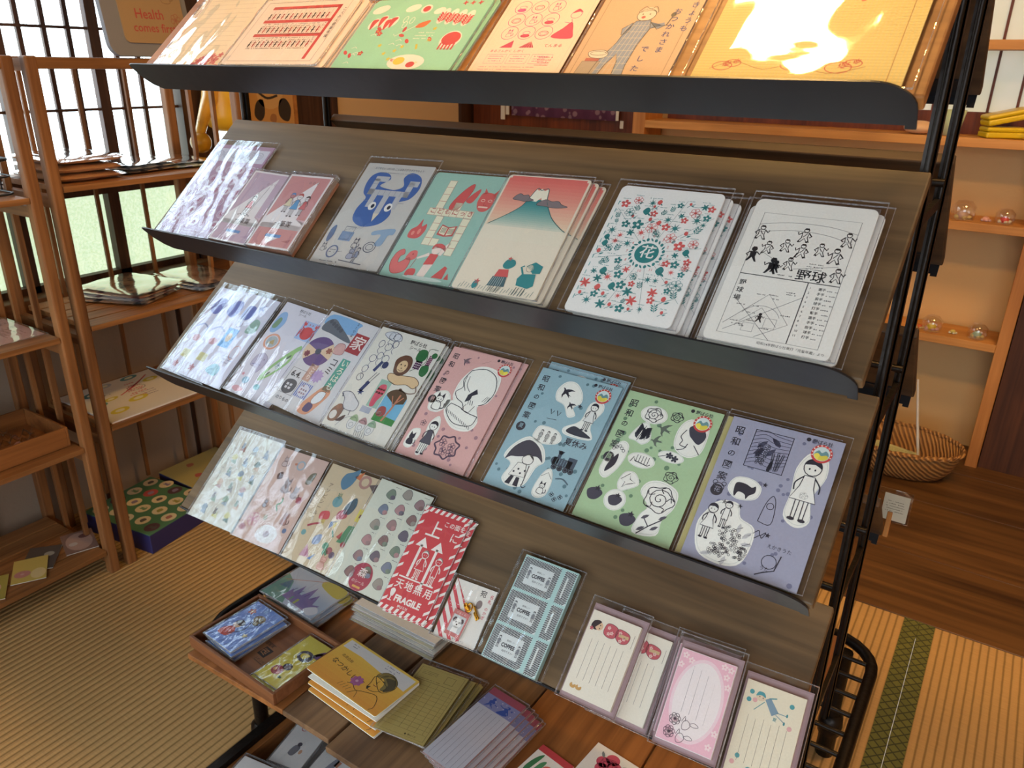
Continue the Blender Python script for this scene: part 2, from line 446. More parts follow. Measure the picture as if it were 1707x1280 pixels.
    def rose(s, x, y, r, c, fill=None, t=None):
        t = t or r*.07
        if fill: s.ell(x, y, r, r*.9, fill, n=12)
        s.up()
        pt = [(x+r*(1+.1*math.cos(5*a))*math.cos(a), y+r*.9*(1+.1*math.cos(5*a))*math.sin(a)) for a in [2*PI*i/30 for i in range(30)]]
        s.line(pt, t, c, True)
        s.line([(x+r*.85*(1-i/26)*math.cos(i*.55), y+r*.8*(1-i/26)*math.sin(i*.55)) for i in range(26)], t, c)
        for a in range(0, 360, 72): s.curve([(x+r*.5*math.cos(R(a)), y+r*.5*math.sin(R(a))), (x+r*.8*math.cos(R(a+25)), y+r*.75*math.sin(R(a+25))), (x+r*math.cos(R(a+10)), y+r*.9*math.sin(R(a+10)))], t, c, 2)
        s.up(-1); return s
    def spots(s, n, c, r=(1, 2.6), x0=4, x1=96, y0=4, y1=None):
        for i in range(n): s.ell(s.rng.uniform(x0, x1), s.rng.uniform(y0, y1 or s.H-4), *(2*[s.rng.uniform(*r)]), c, n=9)
        return s
    def sticker(s, pts, grow=1.0, c='f1f0e4', rim='c9cfc6'):
        s.blob(pts, c); s.up(); q = smooth(pts, True, 4); cx = sum(p[0] for p in q)/len(q); cy = sum(p[1] for p in q)/len(q)
        s.line([(cx+(p[0]-cx)*.93, cy+(p[1]-cy)*.93) for p in q], .35, rim, True); return s
    def fade(s, x0, x1, y0, y1, c0, c1, n=10):
        a = [int(c0[i:i+2], 16) for i in (0, 2, 4)]; b = [int(c1[i:i+2], 16) for i in (0, 2, 4)]
        for i in range(n):
            k = (i+.5)/n; s.rect(x0, y0+(y1-y0)*i/n, x1-x0, (y1-y0)/n+.05, ''.join('%02x' % int(a[j]+(b[j]-a[j])*k) for j in range(3)))
        return s
    def build(s, name, parent=None, mw=None):
        me = bpy.data.meshes.new(name); me.from_pydata(s.V, [], s.F)
        ca = me.color_attributes.new('Col', 'FLOAT_COLOR', 'CORNER')
        buf = []
        for f, c in zip(s.F, s.Cc): buf += [c[0], c[1], c[2], 1.]*len(f)
        ca.data.foreach_set('color', buf)
        me.materials.append(PRINT); me.update()
        o = bpy.data.objects.new(name, me); C.objects.link(o)
        if parent: o.parent = parent
        if mw is not None: o.matrix_world = mw
        return o
def sleeve(parent, w, h, t, amp=.0006, mat=None, seed=1, mx=.004, top=.012, bot=.002, name='plastic_sleeve', bow=0.):
    """clear bag round a sheet: rippled front film, flat back, welded rims; local frame = the sheet's"""
    rn = random.Random(seed); nx, ny = 22, 30
    x0, x1, y0, y1 = -w/2-mx, w/2+mx, -bot, h+top
    ph = [(rn.uniform(5, 26), rn.uniform(-18, 18), rn.uniform(0, 6), rn.uniform(.4, 1)) for _ in range(6)]
    b = MB(); vs = []
    for j in range(ny+1):
        for i in range(nx+1):
            u, v = i/nx, j/ny; e = min(u, 1-u, v, 1-v)*9; e = min(e, 1)
            z = sum(a*math.sin(kx*u*1.6+ky*v+p) for kx, ky, p, a in ph)/3.2
            vs.append((x0+(x1-x0)*u, y0+(y1-y0)*v, t+.0005+amp*(1+z)*e+.0002*(1-e)))
    b.add(vs, [(j*(nx+1)+i, j*(nx+1)+i+1, (j+1)*(nx+1)+i+1, (j+1)*(nx+1)+i) for j in range(ny) for i in range(nx)], True)
    b.mi = 1; r = .00055
    for (a0, a1, c0, c1) in ((x0, x1, y0, y0+r), (x0, x1, y1-r, y1), (x0, x0+r, y0, y1), (x1-r, x1, y0, y1)):
        b.box(a0, a1, c0, c1, t*.5, t+.0007)
    o = b.build(name, [mat or FILM, EDGE]); o.parent = parent
    return o
# ---------------------------------------------------------------- the room
XL, YB, YT = -2.15, 3.0, 1.84          # left wall, back wall, tatami edge
def tatami():
    m, nt, b = newmat('tatami'); L = nt.links.new
    tc = nt.nodes.new('ShaderNodeTexCoord'); sep = nt.nodes.new('ShaderNodeSeparateXYZ'); L(tc.outputs['Object'], sep.inputs[0])
    mp = nt.nodes.new('ShaderNodeMapping'); mp.inputs['Scale'].default_value = (1, 1, 1)
    wv = nt.nodes.new('ShaderNodeTexWave'); wv.wave_type = 'BANDS'; wv.bands_direction = 'X'
    wv.inputs['Scale'].default_value = 1/.0165/3.183; wv.inputs['Distortion'].default_value = .25; wv.inputs['Detail'].default_value = 1; wv.inputs['Detail Scale'].default_value = 2
    L(tc.outputs['Object'], mp.inputs[0]); L(mp.outputs[0], wv.inputs[0])
    n2 = nt.nodes.new('ShaderNodeTexNoise'); n2.inputs['Scale'].default_value = 1
    mp2 = nt.nodes.new('ShaderNodeMapping'); mp2.inputs['Scale'].default_value = (30, 420, 1); L(tc.outputs['Object'], mp2.inputs[0]); L(mp2.outputs[0], n2.inputs[0])
    n3 = nt.nodes.new('ShaderNodeTexNoise'); n3.inputs['Scale'].default_value = 3; L(tc.outputs['Object'], n3.inputs[0])
    r = nt.nodes.new('ShaderNodeValToRGB')
    r.color_ramp.elements[0].position = .0; r.color_ramp.elements[0].color = (*lin('8f7042'), 1)
    r.color_ramp.elements[1].position = .28; r.color_ramp.elements[1].color = (*lin('c49c66'), 1)
    L(wv.outputs['Fac'], r.inputs[0])
    r2 = nt.nodes.new('ShaderNodeMapRange'); r2.inputs[3].default_value = .8; r2.inputs[4].default_value = 1.15; L(n2.outputs['Fac'], r2.inputs[0])
    r3 = nt.nodes.new('ShaderNodeMapRange'); r3.inputs[3].default_value = .85; r3.inputs[4].default_value = 1.1; L(n3.outputs['Fac'], r3.inputs[0])
    mm = nt.nodes.new('ShaderNodeMath'); mm.operation = 'MULTIPLY'; L(r2.outputs[0], mm.inputs[0]); L(r3.outputs[0], mm.inputs[1])
    sc = nt.nodes.new('ShaderNodeVectorMath'); sc.operation = 'SCALE'; L(r.outputs[0], sc.inputs[0]); L(mm.outputs[0], sc.inputs['Scale'])
    L(sc.outputs[0], b.inputs['Base Color']); b.inputs['Roughness'].default_value = .6; b.inputs['Specular IOR Level'].default_value = .3
    bp = nt.nodes.new('ShaderNodeBump'); bp.inputs['Strength'].default_value = .6; bp.inputs['Distance'].default_value = .0025
    L(wv.outputs['Fac'], bp.inputs['Height']); L(bp.outputs[0], b.inputs['Normal'])
    return m
def heri():
    m, nt, b = newmat('heri'); L = nt.links.new
    tc = nt.nodes.new('ShaderNodeTexCoord'); mp = nt.nodes.new('ShaderNodeMapping'); mp.inputs['Rotation'].default_value = (0, 0, R(45)); mp.inputs['Scale'].default_value = (58, 58, 58)
    ch = nt.nodes.new('ShaderNodeTexBrick'); ch.offset = 0; ch.inputs['Scale'].default_value = 1; ch.inputs['Mortar Size'].default_value = .09
    ch.inputs['Brick Width'].default_value = 1; ch.inputs['Row Height'].default_value = 1
    ch.inputs['Color1'].default_value = (*lin('6b6a30'), 1); ch.inputs['Color2'].default_value = (*lin('5f602c'), 1); ch.inputs['Mortar'].default_value = (*lin('33371c'), 1)
    L(tc.outputs['Object'], mp.inputs[0]); L(mp.outputs[0], ch.inputs[0]); L(ch.outputs[0], b.inputs['Base Color']); b.inputs['Roughness'].default_value = .75
    return m
tatami(); heri()
wood('floor_wood', '402815', '74502c', 0, rough=.42, fine=50, coarse=6, spec=.5)
wood('cedar', '6a4124', 'a06c40', 2, rough=.5)
wood('cedar_x', '6a4124', 'a06c40', 0, rough=.5)
wood('cedar_y', '734825', 'aa7444', 1, rough=.5)
wood('cedar_pale', '8c6a44', 'b8916a', 1, rough=.55)
wood('pine_x', 'b77a3a', 'd89c58', 0, rough=.5)
wood('pine_z', 'a86a30', 'cc8c4c', 2, rough=.5)
wood('dark_wood', '33211a', '563828', 2, rough=.5)
wood('dark_wood_y', '33211a', '563828', 1, rough=.5)
wood('redbrown', '532410', '7c3c1c', 2, rough=.45)
plain('plaster_dark', 'a08a76', .9, bump=.4, bscale=90)
plain('plaster_cream', 'd4ad78', .9, bump=.3, bscale=120)
plain('ceiling_wood', '5e4430', .8)
emis('shoji', 'e4f3ff', WIN_E)
emis('frosted', 'd2e6c6', WIN_LOW_E, frost=170)
emis('near_glass', 'e4eeff', NEAR_E)
# floor: mats and the wooden strip
m = MB()
m.box(XL-.1, -.033, -1.4, YT, -.05, 0); m.box(.033, 2.2, -1.4, YT, -.05, 0)
fl = struct(m.build('floor', 'tatami'))
struct(MB().box(-.034, -.0004, -1.4, YT, -.05, .0012).box(.0004, .034, -1.4, YT, -.05, .0012).build('trim_1', 'heri'))
m = MB()
y = YT+.002
for i, wd in enumerate((.30, .33, .27, .30)):
    m.box(XL-.1, 2.2, y, min(y+wd, YB+.05), -.05, .0015); y += wd+.0015
struct(m.build('floor', 'floor_wood', bev=.001))
# walls
struct(MB().box(XL-.1, XL, -1.4, YB, -.05, .63).build('wall_left', 'plaster_dark'))
struct(MB().box(XL-.1, XL, 1.71, YB, .63, 2.5).build('wall_left', 'dark_wood'))
struct(MB().box(XL-.1, XL, -1.4, 1.71, 2.05, 2.5).build('wall_left', 'plaster_cream'))
struct(MB().box(XL-.1, 2.2, YB, YB+.1, -.05, 2.5).build('wall_back', 'plaster_cream'))
struct(MB().box(XL-.1, 2.2, -1.4, YB+.1, 2.5, 2.56).build('ceiling', 'ceiling_wood'))
struct(MB().box(2.2, 2.3, -1.4, YB+.1, -.05, 2.56).build('wall_right', 'plaster_cream'))
# beige panel and dark wood at the far end of the left wall
struct(MB().box(XL, XL+.02, 2.08, 2.80, .1, 1.24).build('trim_2', plain('beige_panel', 'd0b088', .8)))
struct(MB().box(XL, XL+.035, 2.05, 2.08, 0, 2.5).box(XL, XL+.035, 2.80, 2.84, 0, 2.5).build('trim_3', 'dark_wood'))
# back wall: red-brown door panel left of the shelving
struct(MB().box(-2.13, -1.325, YB-.09, YB, 0, 2.3).build('wall_back', 'redbrown'))
struct(MB().box(.045, 2.2, YB-.16, YB, .0, 2.5).build('wall_back', wood('dark_panel', '3c2012', '5c351d', 2)))
# left wall battens, sill, frames
m = MB()
for yb in (.4, .72, 1.04, 1.36, 1.68, 2.0): m.box(XL, XL+.006, yb, yb+.012, 0, .62)
struct(m.build('trim_4', 'dark_wood'))
struct(MB().box(XL-.02, XL+.05, -1.4, 1.72, .61, .665, bev=.004).build('trim_5', wood('sill', '5c3a22', '7e5434', 1)))
def window():
    w = MB()
    zl0, zl1, zu1 = .665, .9, 2.05
    # lower frosted sashes
    for y0 in [-.85+.26*i for i in range(10)]: w.box(XL-.03, XL-.002, y0-.016, y0+.016, zl0, zl1)
    w.box(XL-.035, XL+.012, -1.4, 1.72, zl1, .955)
    w.box(XL-.03, XL-.002, -1.4, 1.72, zl0, zl0+.018)
    # lattice
    k = 0; y0 = 1.443
    while y0 > -.9:
        th = .015 if k % 4 == 3 else .0058
        w.box(XL-.028, XL-.018 if th < .01 else XL-.008, y0-th, y0+th, .955, zu1); y0 -= .0615; k += 1
    z = 1.118
    while z < zu1: w.box(XL-.026, XL-.010, -.9, 1.72, z-.0035, z+.0035); z += .2
    w.box(XL-.03, XL+.01, 1.478, 1.575, .665, zu1); w.box(XL-.03, XL+.01, 1.69, 1.72, .665, zu1); w.box(XL-.03, XL+.01, -.93, -.9, .665, zu1); w.box(XL-.03, XL+.01, -.93, 1.72, zu1, zu1+.05)
    o = struct(w.build('window_1', 'dark_wood'))
    struct(MB().box(XL-.045, XL-.034, -.93, 1.71, .9, zu1).build('window_1', 'shoji'))
    struct(MB().box(XL-.045, XL-.034, -.93, 1.71, zl0, .9).build('window_1', 'frosted'))
window()
# glazed sliding doors on the side behind the camera
struct(MB().box(-2.25, -1.9, -1.4, -1.36, 0, 2.5).box(-1.9, 1.6, -1.4, -1.36, 2.0, 2.5).box(1.6, 2.3, -1.4, -1.36, 0, 2.5).build('wall_near', 'plaster_cream'))
struct(MB().box(-1.9, 1.6, -1.40, -1.39, .3, 2.0).build('window_2', 'near_glass'))
m = MB()
for x in (-1.9, -1.03, -.16, .71, 1.57): m.box(x, x+.04, -1.385, -1.35, .3, 2.0)
m.box(-1.9, 1.6, -1.385, -1.35, .0, .3)
struct(m.build('window_2', 'dark_wood'))
# ceiling lamps: square frame with paper diffuser
emis('lamp_paper', 'ffc67a', LAMP_E)
emis('lamp_paper_2', 'ffc684', LAMP2_E)
def lamp(x, y, z, s, mat, label):
    t = tag(empty('ceiling_lamp', (x, y, z)), label, 'lamp')
    MB().box(-s, s, -s, s, -.01, 0).build('diffuser', mat, t)
    m = MB()
    for a, b_, c, d in ((-s-.015, s+.015, -s-.015, -s), (-s-.015, s+.015, s, s+.015), (-s-.015, -s, -s, s), (s, s+.015, -s, s)): m.box(a, b_, c, d, -.02, .06)
    m.box(-s, s, -s, s, .05, .06)
    m.build('lamp_frame', 'dark_wood', t)
    MB().tube([(0, 0, .06), (0, 0, 2.5-z)], .004).build('cord', BLACK, t)
lamp(-.52, .985, 2.32, .106, 'lamp_paper', 'square wooden lamp hanging above the card rack')
lamp(.45, 1.75, 2.32, .2, 'lamp_paper_2', 'square wooden lamp hanging near the back shelving')

# ---------------------------------------------------------------- back shelving
def back_shelf():
    t = tag(empty('wall_shelving', (-.65, YB-.17, 0)), 'tall open pine shelving against the cream back wall', 'shelf')
    X0, X1, Y0, Y1 = -1.325, .042, 2.825, YB-.012
    MB().box(X1-.036, X1, Y0, Y1, 0, 1.95, bev=.002).build('side_panel', 'pine_z', t).matrix_parent_inverse = t.matrix_world.inverted()
    MB().box(X0, X0+.05, Y0, Y1, 0, 1.95, bev=.002).build('side_panel', 'pine_z', t).matrix_parent_inverse = t.matrix_world.inverted()
    for z in (.437, .812, 1.062, 1.335, 1.62):
        MB().box(X0+.05, X1-.036, Y0, Y1, z-.027, z, bev=.0015).build('shelf', 'pine_x', t)
    for o in t.children: o.matrix_parent_inverse = Matrix.Translation((.65, -(YB-.17), 0))
    # back of the top bays: frosted glass behind thin bars
    struct(MB().box(-1.25, .0, YB-.012, YB-.008, 1.085, 1.95).build('window_3', emis('back_glass', 'c9c4ae', .55, frost=6)))
    m = MB(); x = -1.2
    while x < 0: m.box(x, x+.008, YB-.02, YB-.012, 1.13, 1.95); x += .078
    m.box(-1.25, 0, YB-.022, YB-.012, 1.062, 1.13)
    struct(m.build('window_3', 'redbrown'))
back_shelf()
# ---------------------------------------------------------------- slatted cedar shelf units along the left wall
def slat_unit(y0, y1, shelves, label, top=1.25):
    x0, x1 = -1.80, -2.10
    t = tag(empty('slatted_shelf_unit', (-1.95, (y0+y1)/2, 0)), label, 'shelf')
    inv = Matrix.Translation((1.95, -(y0+y1)/2, 0))
    def fin(o): o.matrix_parent_inverse = inv
    for yy in (y0, y1-.026):
        for nm, xx in (('front_post', x0), ('back_post', x1)):
            fin(MB().box(xx-.013, xx+.013, yy, yy+.026, 0, top, bev=.004).build(nm, 'cedar', t))
        for xx in (x0-.1, x0-.2): fin(MB().box(xx-.006, xx+.006, yy+.006, yy+.016, .05, top-.03).build('end_slat', 'cedar', t))
        for z in [top+.015]+list(shelves): fin(MB().box(x1, x0, yy+.003, yy+.023, z-.045, z-.02).build('end_rail', 'cedar_x', t))
    fin(MB().box(x0-.010, x0+.012, y0+.02, y1-.02, top-.026, top-.002, bev=.003).build('top_rail', 'cedar_y', t))
    yy = y0+.135
    while yy < y1-.05: fin(MB().box(x1-.006, x1+.002, yy-.005, yy+.005, .05, top-.03).build('back_slat', 'cedar', t)); yy += .135
    fin(MB().box(x1-.004, x1+.01, y0+.02, y1-.02, top-.026, top-.002).build('back_rail', 'cedar_y', t))
    for z in shelves:
        m = MB(); n = 5; pitch = (x0+.012-(x1+.016))/n
        for i in range(n):
            a = x1+.016+i*pitch; m.box(a+.006, a+pitch, y0+.027, y1-.027, z-.013, z, bev=.001)
        fin(m.build('shelf', 'cedar_y', t))
    return t
slat_unit(.884, 1.42, (.397, .66, .983), 'cedar slatted shelf unit beside the frosted window, farther from the front')
slat_unit(.30, .862, (.072, .369, .652, .968), 'cedar slatted shelf unit at the left edge, holding the wire basket and card display')
# ---------------------------------------------------------------- the card rack
SX0, SX1, BX0, BX1 = -1.141, -.089, -1.146, -.093
BP = {1: (.724, 1.232, 41., .232), 2: (.701, .997, 41., .245), 3: (.6685, .775, 39.5, .240), 4: (.673, .516, 39.7, .222)}
YC = .9975
def bframe(b, back=False):
    y, z, a, L = BP[b]; a = R(a); c, s = math.cos(a), math.sin(a)
    if back: return Matrix(((-1, 0, 0, 0), (0, -c, s, 2*YC-y), (0, s, c, z), (0, 0, 0, 1)))
    return Matrix(((1, 0, 0, 0), (0, c, -s, y), (0, s, c, z), (0, 0, 0, 1)))
wood('rack_board', '4a3b2a', '7a6144', 0, rough=.5, fine=60, coarse=7, spots=True)
wood('rack_board_dark', '382a20', '5c4632', 0, rough=.55, fine=60, coarse=7)
wood('rack_board_top', '7a4a22', 'a8703a', 0, rough=.5, fine=60, coarse=7)
rack = tag(empty('card_rack', ((SX0+SX1)/2, YC, 0)), 'black metal rack with sloping dark wooden display shelves full of stationery', 'display rack')
RINV = Matrix.Translation((-(SX0+SX1)/2, -YC, 0))
def rk(o): o.matrix_parent_inverse = RINV; return o
def lip_outline():
    h0, h1 = -.0295, .0145
    q = [(BX0+.035, h0), (BX0+.018, h0+.007), (BX0+.006, h0+.020), (BX0, h1-.006), (BX0+.001, h1-.001), (BX0+.006, h1)]
    q += [(BX1-.036+.036*math.sin(a), h1-.027+.027*math.cos(a)) for a in [PI/2*i/8 for i in range(9)]]
    q += [(BX1, h0-.004), (BX1-.009, h0-.004), (BX1-.009, h0), ]
    return q
for back in (False, True):
    for b in (1, 2, 3, 4):
        F = bframe(b, back); L = BP[b][3]
        o = MB().box(-(SX1) if back else SX0, -(SX0) if back else SX1, -.001, L, -.016, -.0006, bev=.0022).build('shelf_board', 'rack_board_top' if b == 1 and not back else ('rack_board_dark' if back else 'rack_board'), rack)
        rk(o); o.matrix_basis = F
        if b < 4 or back:
            m = MB(); q = lip_outline()
            if back: q = [(-x, y) for x, y in q]
            m.prism(q, 1, -.0035, -.0015)
            if b < 4: 
                # flange under the board
                xa, xb = (-(SX1), -(SX0)) if back else (SX0, SX1)
                m.box(xa+.02, xb-.02, -.0015, .03, -.0185, -.0165)
            l = m.build('lip', BLACK, o)
        else:
            m = MB().box(SX0+.002, SX1-.002, -.0035, -.0012, -.017, .0015)
            m.build('lip', BLACK, o)
# uprights, braces
for x, sg in ((SX0+.002, -1), (SX1-.0075, 1)):
    for y in (.905, 1.09):
        m = MB(); a = x-.007*1; 
        m.box(x-.006, x+.006, y, y+.0025, .272, 1.62); m.box(x-.006 if sg < 0 else x+.0035, x-.0035 if sg < 0 else x+.006, y, y+.014, .272, 1.62)
        m.tube([(x+.001*sg, y-.003, .275), (x+.001*sg, y-.003, 1.62)], .0035, 10)
        rk(m.build('upright', IRON, rack))
    for z in (1.55, 1.33, 1.10, .86, .60, .40):
        rk(MB().box(x-.003, x+.003, .90, 1.11, z-.006, z+.006).build('brace', IRON, rack))
for z in (1.60, 1.145, .905, .655):
    rk(MB().tube([(SX0+.002, .915, z-.02), (SX1-.004, .915, z-.02)], .005).tube([(SX0+.002, 1.08, z-.02), (SX1-.004, 1.08, z-.02)], .005).build('cross_bar', IRON, rack))
# rounded bottom tray of tube and rods
TX0, TX1, TY0, TY1, TZ = -1.125, -.052, .655, 1.335, .268
def rrect(x0, x1, y0, y1, r, z, n=7):
    p = []
    for cx, cy, a0 in ((x1-r, y0+r, -90), (x1-r, y1-r, 0), (x0+r, y1-r, 90), (x0+r, y0+r, 180)):
        for k in range(n): a = R(a0+90*k/(n-1)); p.append((cx+r*math.cos(a), cy+r*math.sin(a), z))
    return p
rk(MB().tube(rrect(TX0, TX1, TY0, TY1, .075, TZ-.012), .0105, 12, closed=True).build('tray_frame', IRON, rack))
y = TY0+.055
while y < TY1-.03:
    rk(MB().tube([(TX0+.006, y, TZ-.012), (TX1-.006, y, TZ-.012)], .0042, 8).build('cross_rod', IRON, rack)); y += .0475
for x in (TX0+.135, TX1-.05):
    for yy in (TY0-.012+.03, TY1-.03):
        m = MB().tube([(x, yy, TZ-.02), (x, yy, .085)], .013, 14).lathe([(.0135, .10), (.021, .095), (.023, .075), (.021, .055), (.017, .05), (.017, .0), (0, 0)], (x, yy, 0), 16)
        rk(m.build('leg', IRON, rack))
# loose planks on the tray
wood('plank', '5d4430', '8a6848', 1, rough=.55)
wood('plank_warm', '7a4b26', 'a86c3a', 1, rough=.5)
def plank(x0, x1, y0, y1, z, rot, mat, label, th=.011):
    cx, cy = (x0+x1)/2, (y0+y1)/2
    o = MB().box(x0-cx, x1-cx, y0-cy, y1-cy, 0, th, bev=.0015).build('plank', mat); o.location = (cx, cy, z); o.rotation_euler = (0, 0, R(rot))
    return tag(o, label, 'plank', 'planks laid over the bottom tray of the rack')
PZ = TZ+.0
plank(-1.068, -.830, .597, .86, PZ, 1.5, 'plank_warm', 'short warm brown plank under the small wooden tray')
plank(-.826, -.722, .600, 1.30, PZ, 0, 'plank', 'grey brown plank under the propped pile of white papers')
plank(-.716, -.50, .588, 1.30, PZ, 0, 'plank', 'wide brown plank under the ochre pads')
plank(-.497, -.30, .588, 1.30, PZ, 0, 'plank_warm', 'orange plank beneath the keychain card and the striped coffee packs')
plank(-.297, -.115, .588, 1.30, PZ, 0, 'plank_warm', 'orange plank at the right end of the tray')
# ---------------------------------------------------------------- stationery on the sloping shelves
def on(b, u, v=.0008, rot=0., lift=.0008, back=False):
    return bframe(b, back) @ Matrix.Translation((u, v, lift)) @ Matrix.Rotation(R(rot), 4, 'Z')
def item(p, name, b, u, rot, lift, label, cat, group=None, v=.0008, film_=FILM, amp=.0004, top=.010, mx=.004, seed=1, bot=0.0, tilt=0.):
    """tilt lifts the left edge onto the neighbour that lies below it"""
    if b < 4: v += abs(math.sin(R(rot)))*p.w/2+.0022
    else: lift += .0022
    o = p.build(name, mw=on(b, u, v, rot, lift+math.sin(R(tilt))*(p.w/2+mx)) @ Matrix.Rotation(R(tilt), 4, 'Y')); tag(o, label, cat, group)
    if film_: sleeve(o, p.w, p.h, p.t, amp=amp, mat=film_, seed=seed, top=top, mx=mx, bot=bot)
    return o
def copies(o, n, du, dv, dl, drot, label, group):
    """further copies lying behind the front one"""
    o['group'] = group
    for i in range(n):
        c = o.copy(); C.objects.link(c)
        for ch in o.children:
            k = ch.copy(); C.objects.link(k); k.parent = c
        c.matrix_world = o.matrix_world @ Matrix.Translation((du*(i+1), dv*(i+1), -dl*(i+1))) @ Matrix.Rotation(R(drot*(i+1)), 4, 'Z')
        c['label'] = label[i] if isinstance(label, (list, tuple)) else label
# ===== top shelf
def letter():
    p = P(.150, .212, 'f3dcb4'); H = p.H; c = 'd86a60'
    p.up(); xs = [6, 94]
    w = [(6+1.2*math.sin(i*1.3), 6+i*(H-14)/24) for i in range(25)]; p.curve(w, .7, c, 2)
    p.curve([(94+1.2*math.sin(i*1.3), y) for i, (x, y) in enumerate(w)], .7, c, 2)
    p.curve([(6+88*i/14, 6+1.1*math.sin(i*1.7)) for i in range(15)], .7, c, 2)
    for i in range(17): p.rect(13, 18+i*6.4, 74, .28, 'c9a98a')
    for x, y, r in ((62, 10, 5), (68, 14, 5), (74, 9, 5), (78, 16, 4.5), (84, 11, 5.5), (70, 6, 4), (88, 18, 3.6), (57, 6, 3)): p.flower(x, y, r, c, 'b8453f')
    return p
item(letter(), 'letter_sheet', 1, -1.036, 1.2, .0008, 'ruled cream letter sheet with a red scalloped border, left end of the top shelf', 'letter paper', seed=3)
def redtab():
    p = P(.178, .127, 'f7dcc0', t=.0025, r=5, edge='e9c9a6'); H = p.H
    p.up(); p.frame(5, 4, 88, H-8, .35, '6a5a52')
    x1 = 86
    for k, y in enumerate((H-12, H-27, H-42)):
        p.rect(14, y, x1-14, 3.2, 'd9443a')
    p.rect(x1-3, 6, 3, H-14.8, 'd9443a')
    for k, y in enumerate((H-23, H-38, H-53)):
        for i in range(14):
            x = 16+i*4.7; col = '3f3634' if i % 2 == 0 else 'c2433c'
            p.rect(x, y, 1.2, 4.4, col); p.ell(x+.6, y+5.4, .9, 1.0, col, n=8); p.rect(x-.6, y+2.2, 2.4, .9, col)
            p.rect(x+2.6, y-1, .18, 11, '6a5a52')
        p.up(); p.tiny(16, y-1.8 if k else y+11, 66, 1, 'f7dcc0' if False else '7a5a50', size=1.7); p.up(-1)
    for y in (H-28.5, H-43.5): p.tiny(16, y, 66, 3, '8a6a60', size=1.5, fill=.6)
    p.text('こくみん健康体操', 90.5, H-14, 3.6, '4a3a36', vert=True)
    return p
o = item(redtab(), 'notebook', 1, -.858, 1.0, .0088, 'cream notebook with red banded table of little exercising figures, front one', 'notebook', seed=4, mx=.003, top=.006)
copies(o, 2, .010, -.001, .0040, -1.2, ['cream red-banded notebook peeking out just behind the front one', 'rearmost cream red-banded notebook, only its right edge showing'], 'red-banded notebooks on the top shelf')
def mint():
    p = P(.182, .123, 'a3d8ae', t=.0025, r=4.5); H = p.H; r_, y_, w_, d_ = 'd8473f', 'e6c93a', 'f3ead0', '7a9a50'
    g = p.rng
    p.up()
    for x, y, a, b, c in ((10, H-10, 7, 4, w_), (38, H-9, 6, 3.5, w_), (62, H-12, 4.5, 3, w_)): p.ell(x, y, a, b, c, 20)
    p.ell(50, H-10, 4.5, 4.2, w_); p.up(); p.ell(50, H-10, 3, 2.8, r_); p.up(-1)
    for i, x in enumerate((68, 75, 82, 89)): p.ell(x, H-17-i*.8, 3.4, 7.5, w_, -8); p.up(); p.sprig(x-.6, H-23-i, 5, r_, 85, 4, .8); p.up(-1)
    p.ell(86, H-39, 8, 8, w_); p.up(); p.ell(86, H-38, 7, 6, r_); [p.rect(80+i*2.6, H-48, 1.3, 6, r_) for i in range(5)]; p.up(-1)
    p.ell(62, 8, 15, 7, w_); p.up(); p.ell(56, 9, 4.5, 3.5, y_); p.ell(67, 6, 3.4, 2.6, r_); p.up(-1)
    for x in (79, 85, 91): p.star(x, H-5, 2.4, r_, n=4)
    for x, y in ((12, H-24), (18, H-21), (24, H-24), (28, H-22)): p.ell(x, y, 3.8, 5.4, w_, -15); p.up(); p.blob([(x-2.5, y+3), (x+2.5, y+4), (x+1.5, y), (x+.4, y-5.5), (x-1, y-5)], r_); p.up(-1)
    p.blob([(52, H-24), (60, H-21), (58, H-27), (51, H-28)], 'e07030'); p.line([(52, H-25), (38, H-36), (36, H-34)], .5, w_)
    for x, y in ((38, H-20), (44, H-21), (40, H-25)): p.ring(x, y, 1.6, 3, .5, w_)
    for i in range(28):
        x, y = g.uniform(4, 80), g.uniform(5, H-28); k = g.randrange(5)
        if k == 0: p.star(x, y, 2.2, y_)
        elif k == 1: p.flower(x, y, 2.3, r_, y_)
        elif k == 2: p.ell(x, y, 1.3, 2.6, r_, g.uniform(0, 90))
        elif k == 3: p.rect(x, y, 1.6, 5, y_, g.uniform(0, 40))
        else: p.line([(x, y), (x+3, y+1.5), (x+5, y)], .5, w_)
    p.tiny(55, H-33, 14, 3, w_, size=1.6)
    return p
o = item(mint(), 'notebook', 1, -.655, -.3, .0048, 'mint green notebook printed with red and yellow playing-field drawings, front one', 'notebook', seed=5, mx=.003, top=.006)
copies(o, 1, .004, .004, .0040, -.8, 'mint green notebook half hidden behind the front mint one', 'mint notebooks on the top shelf')
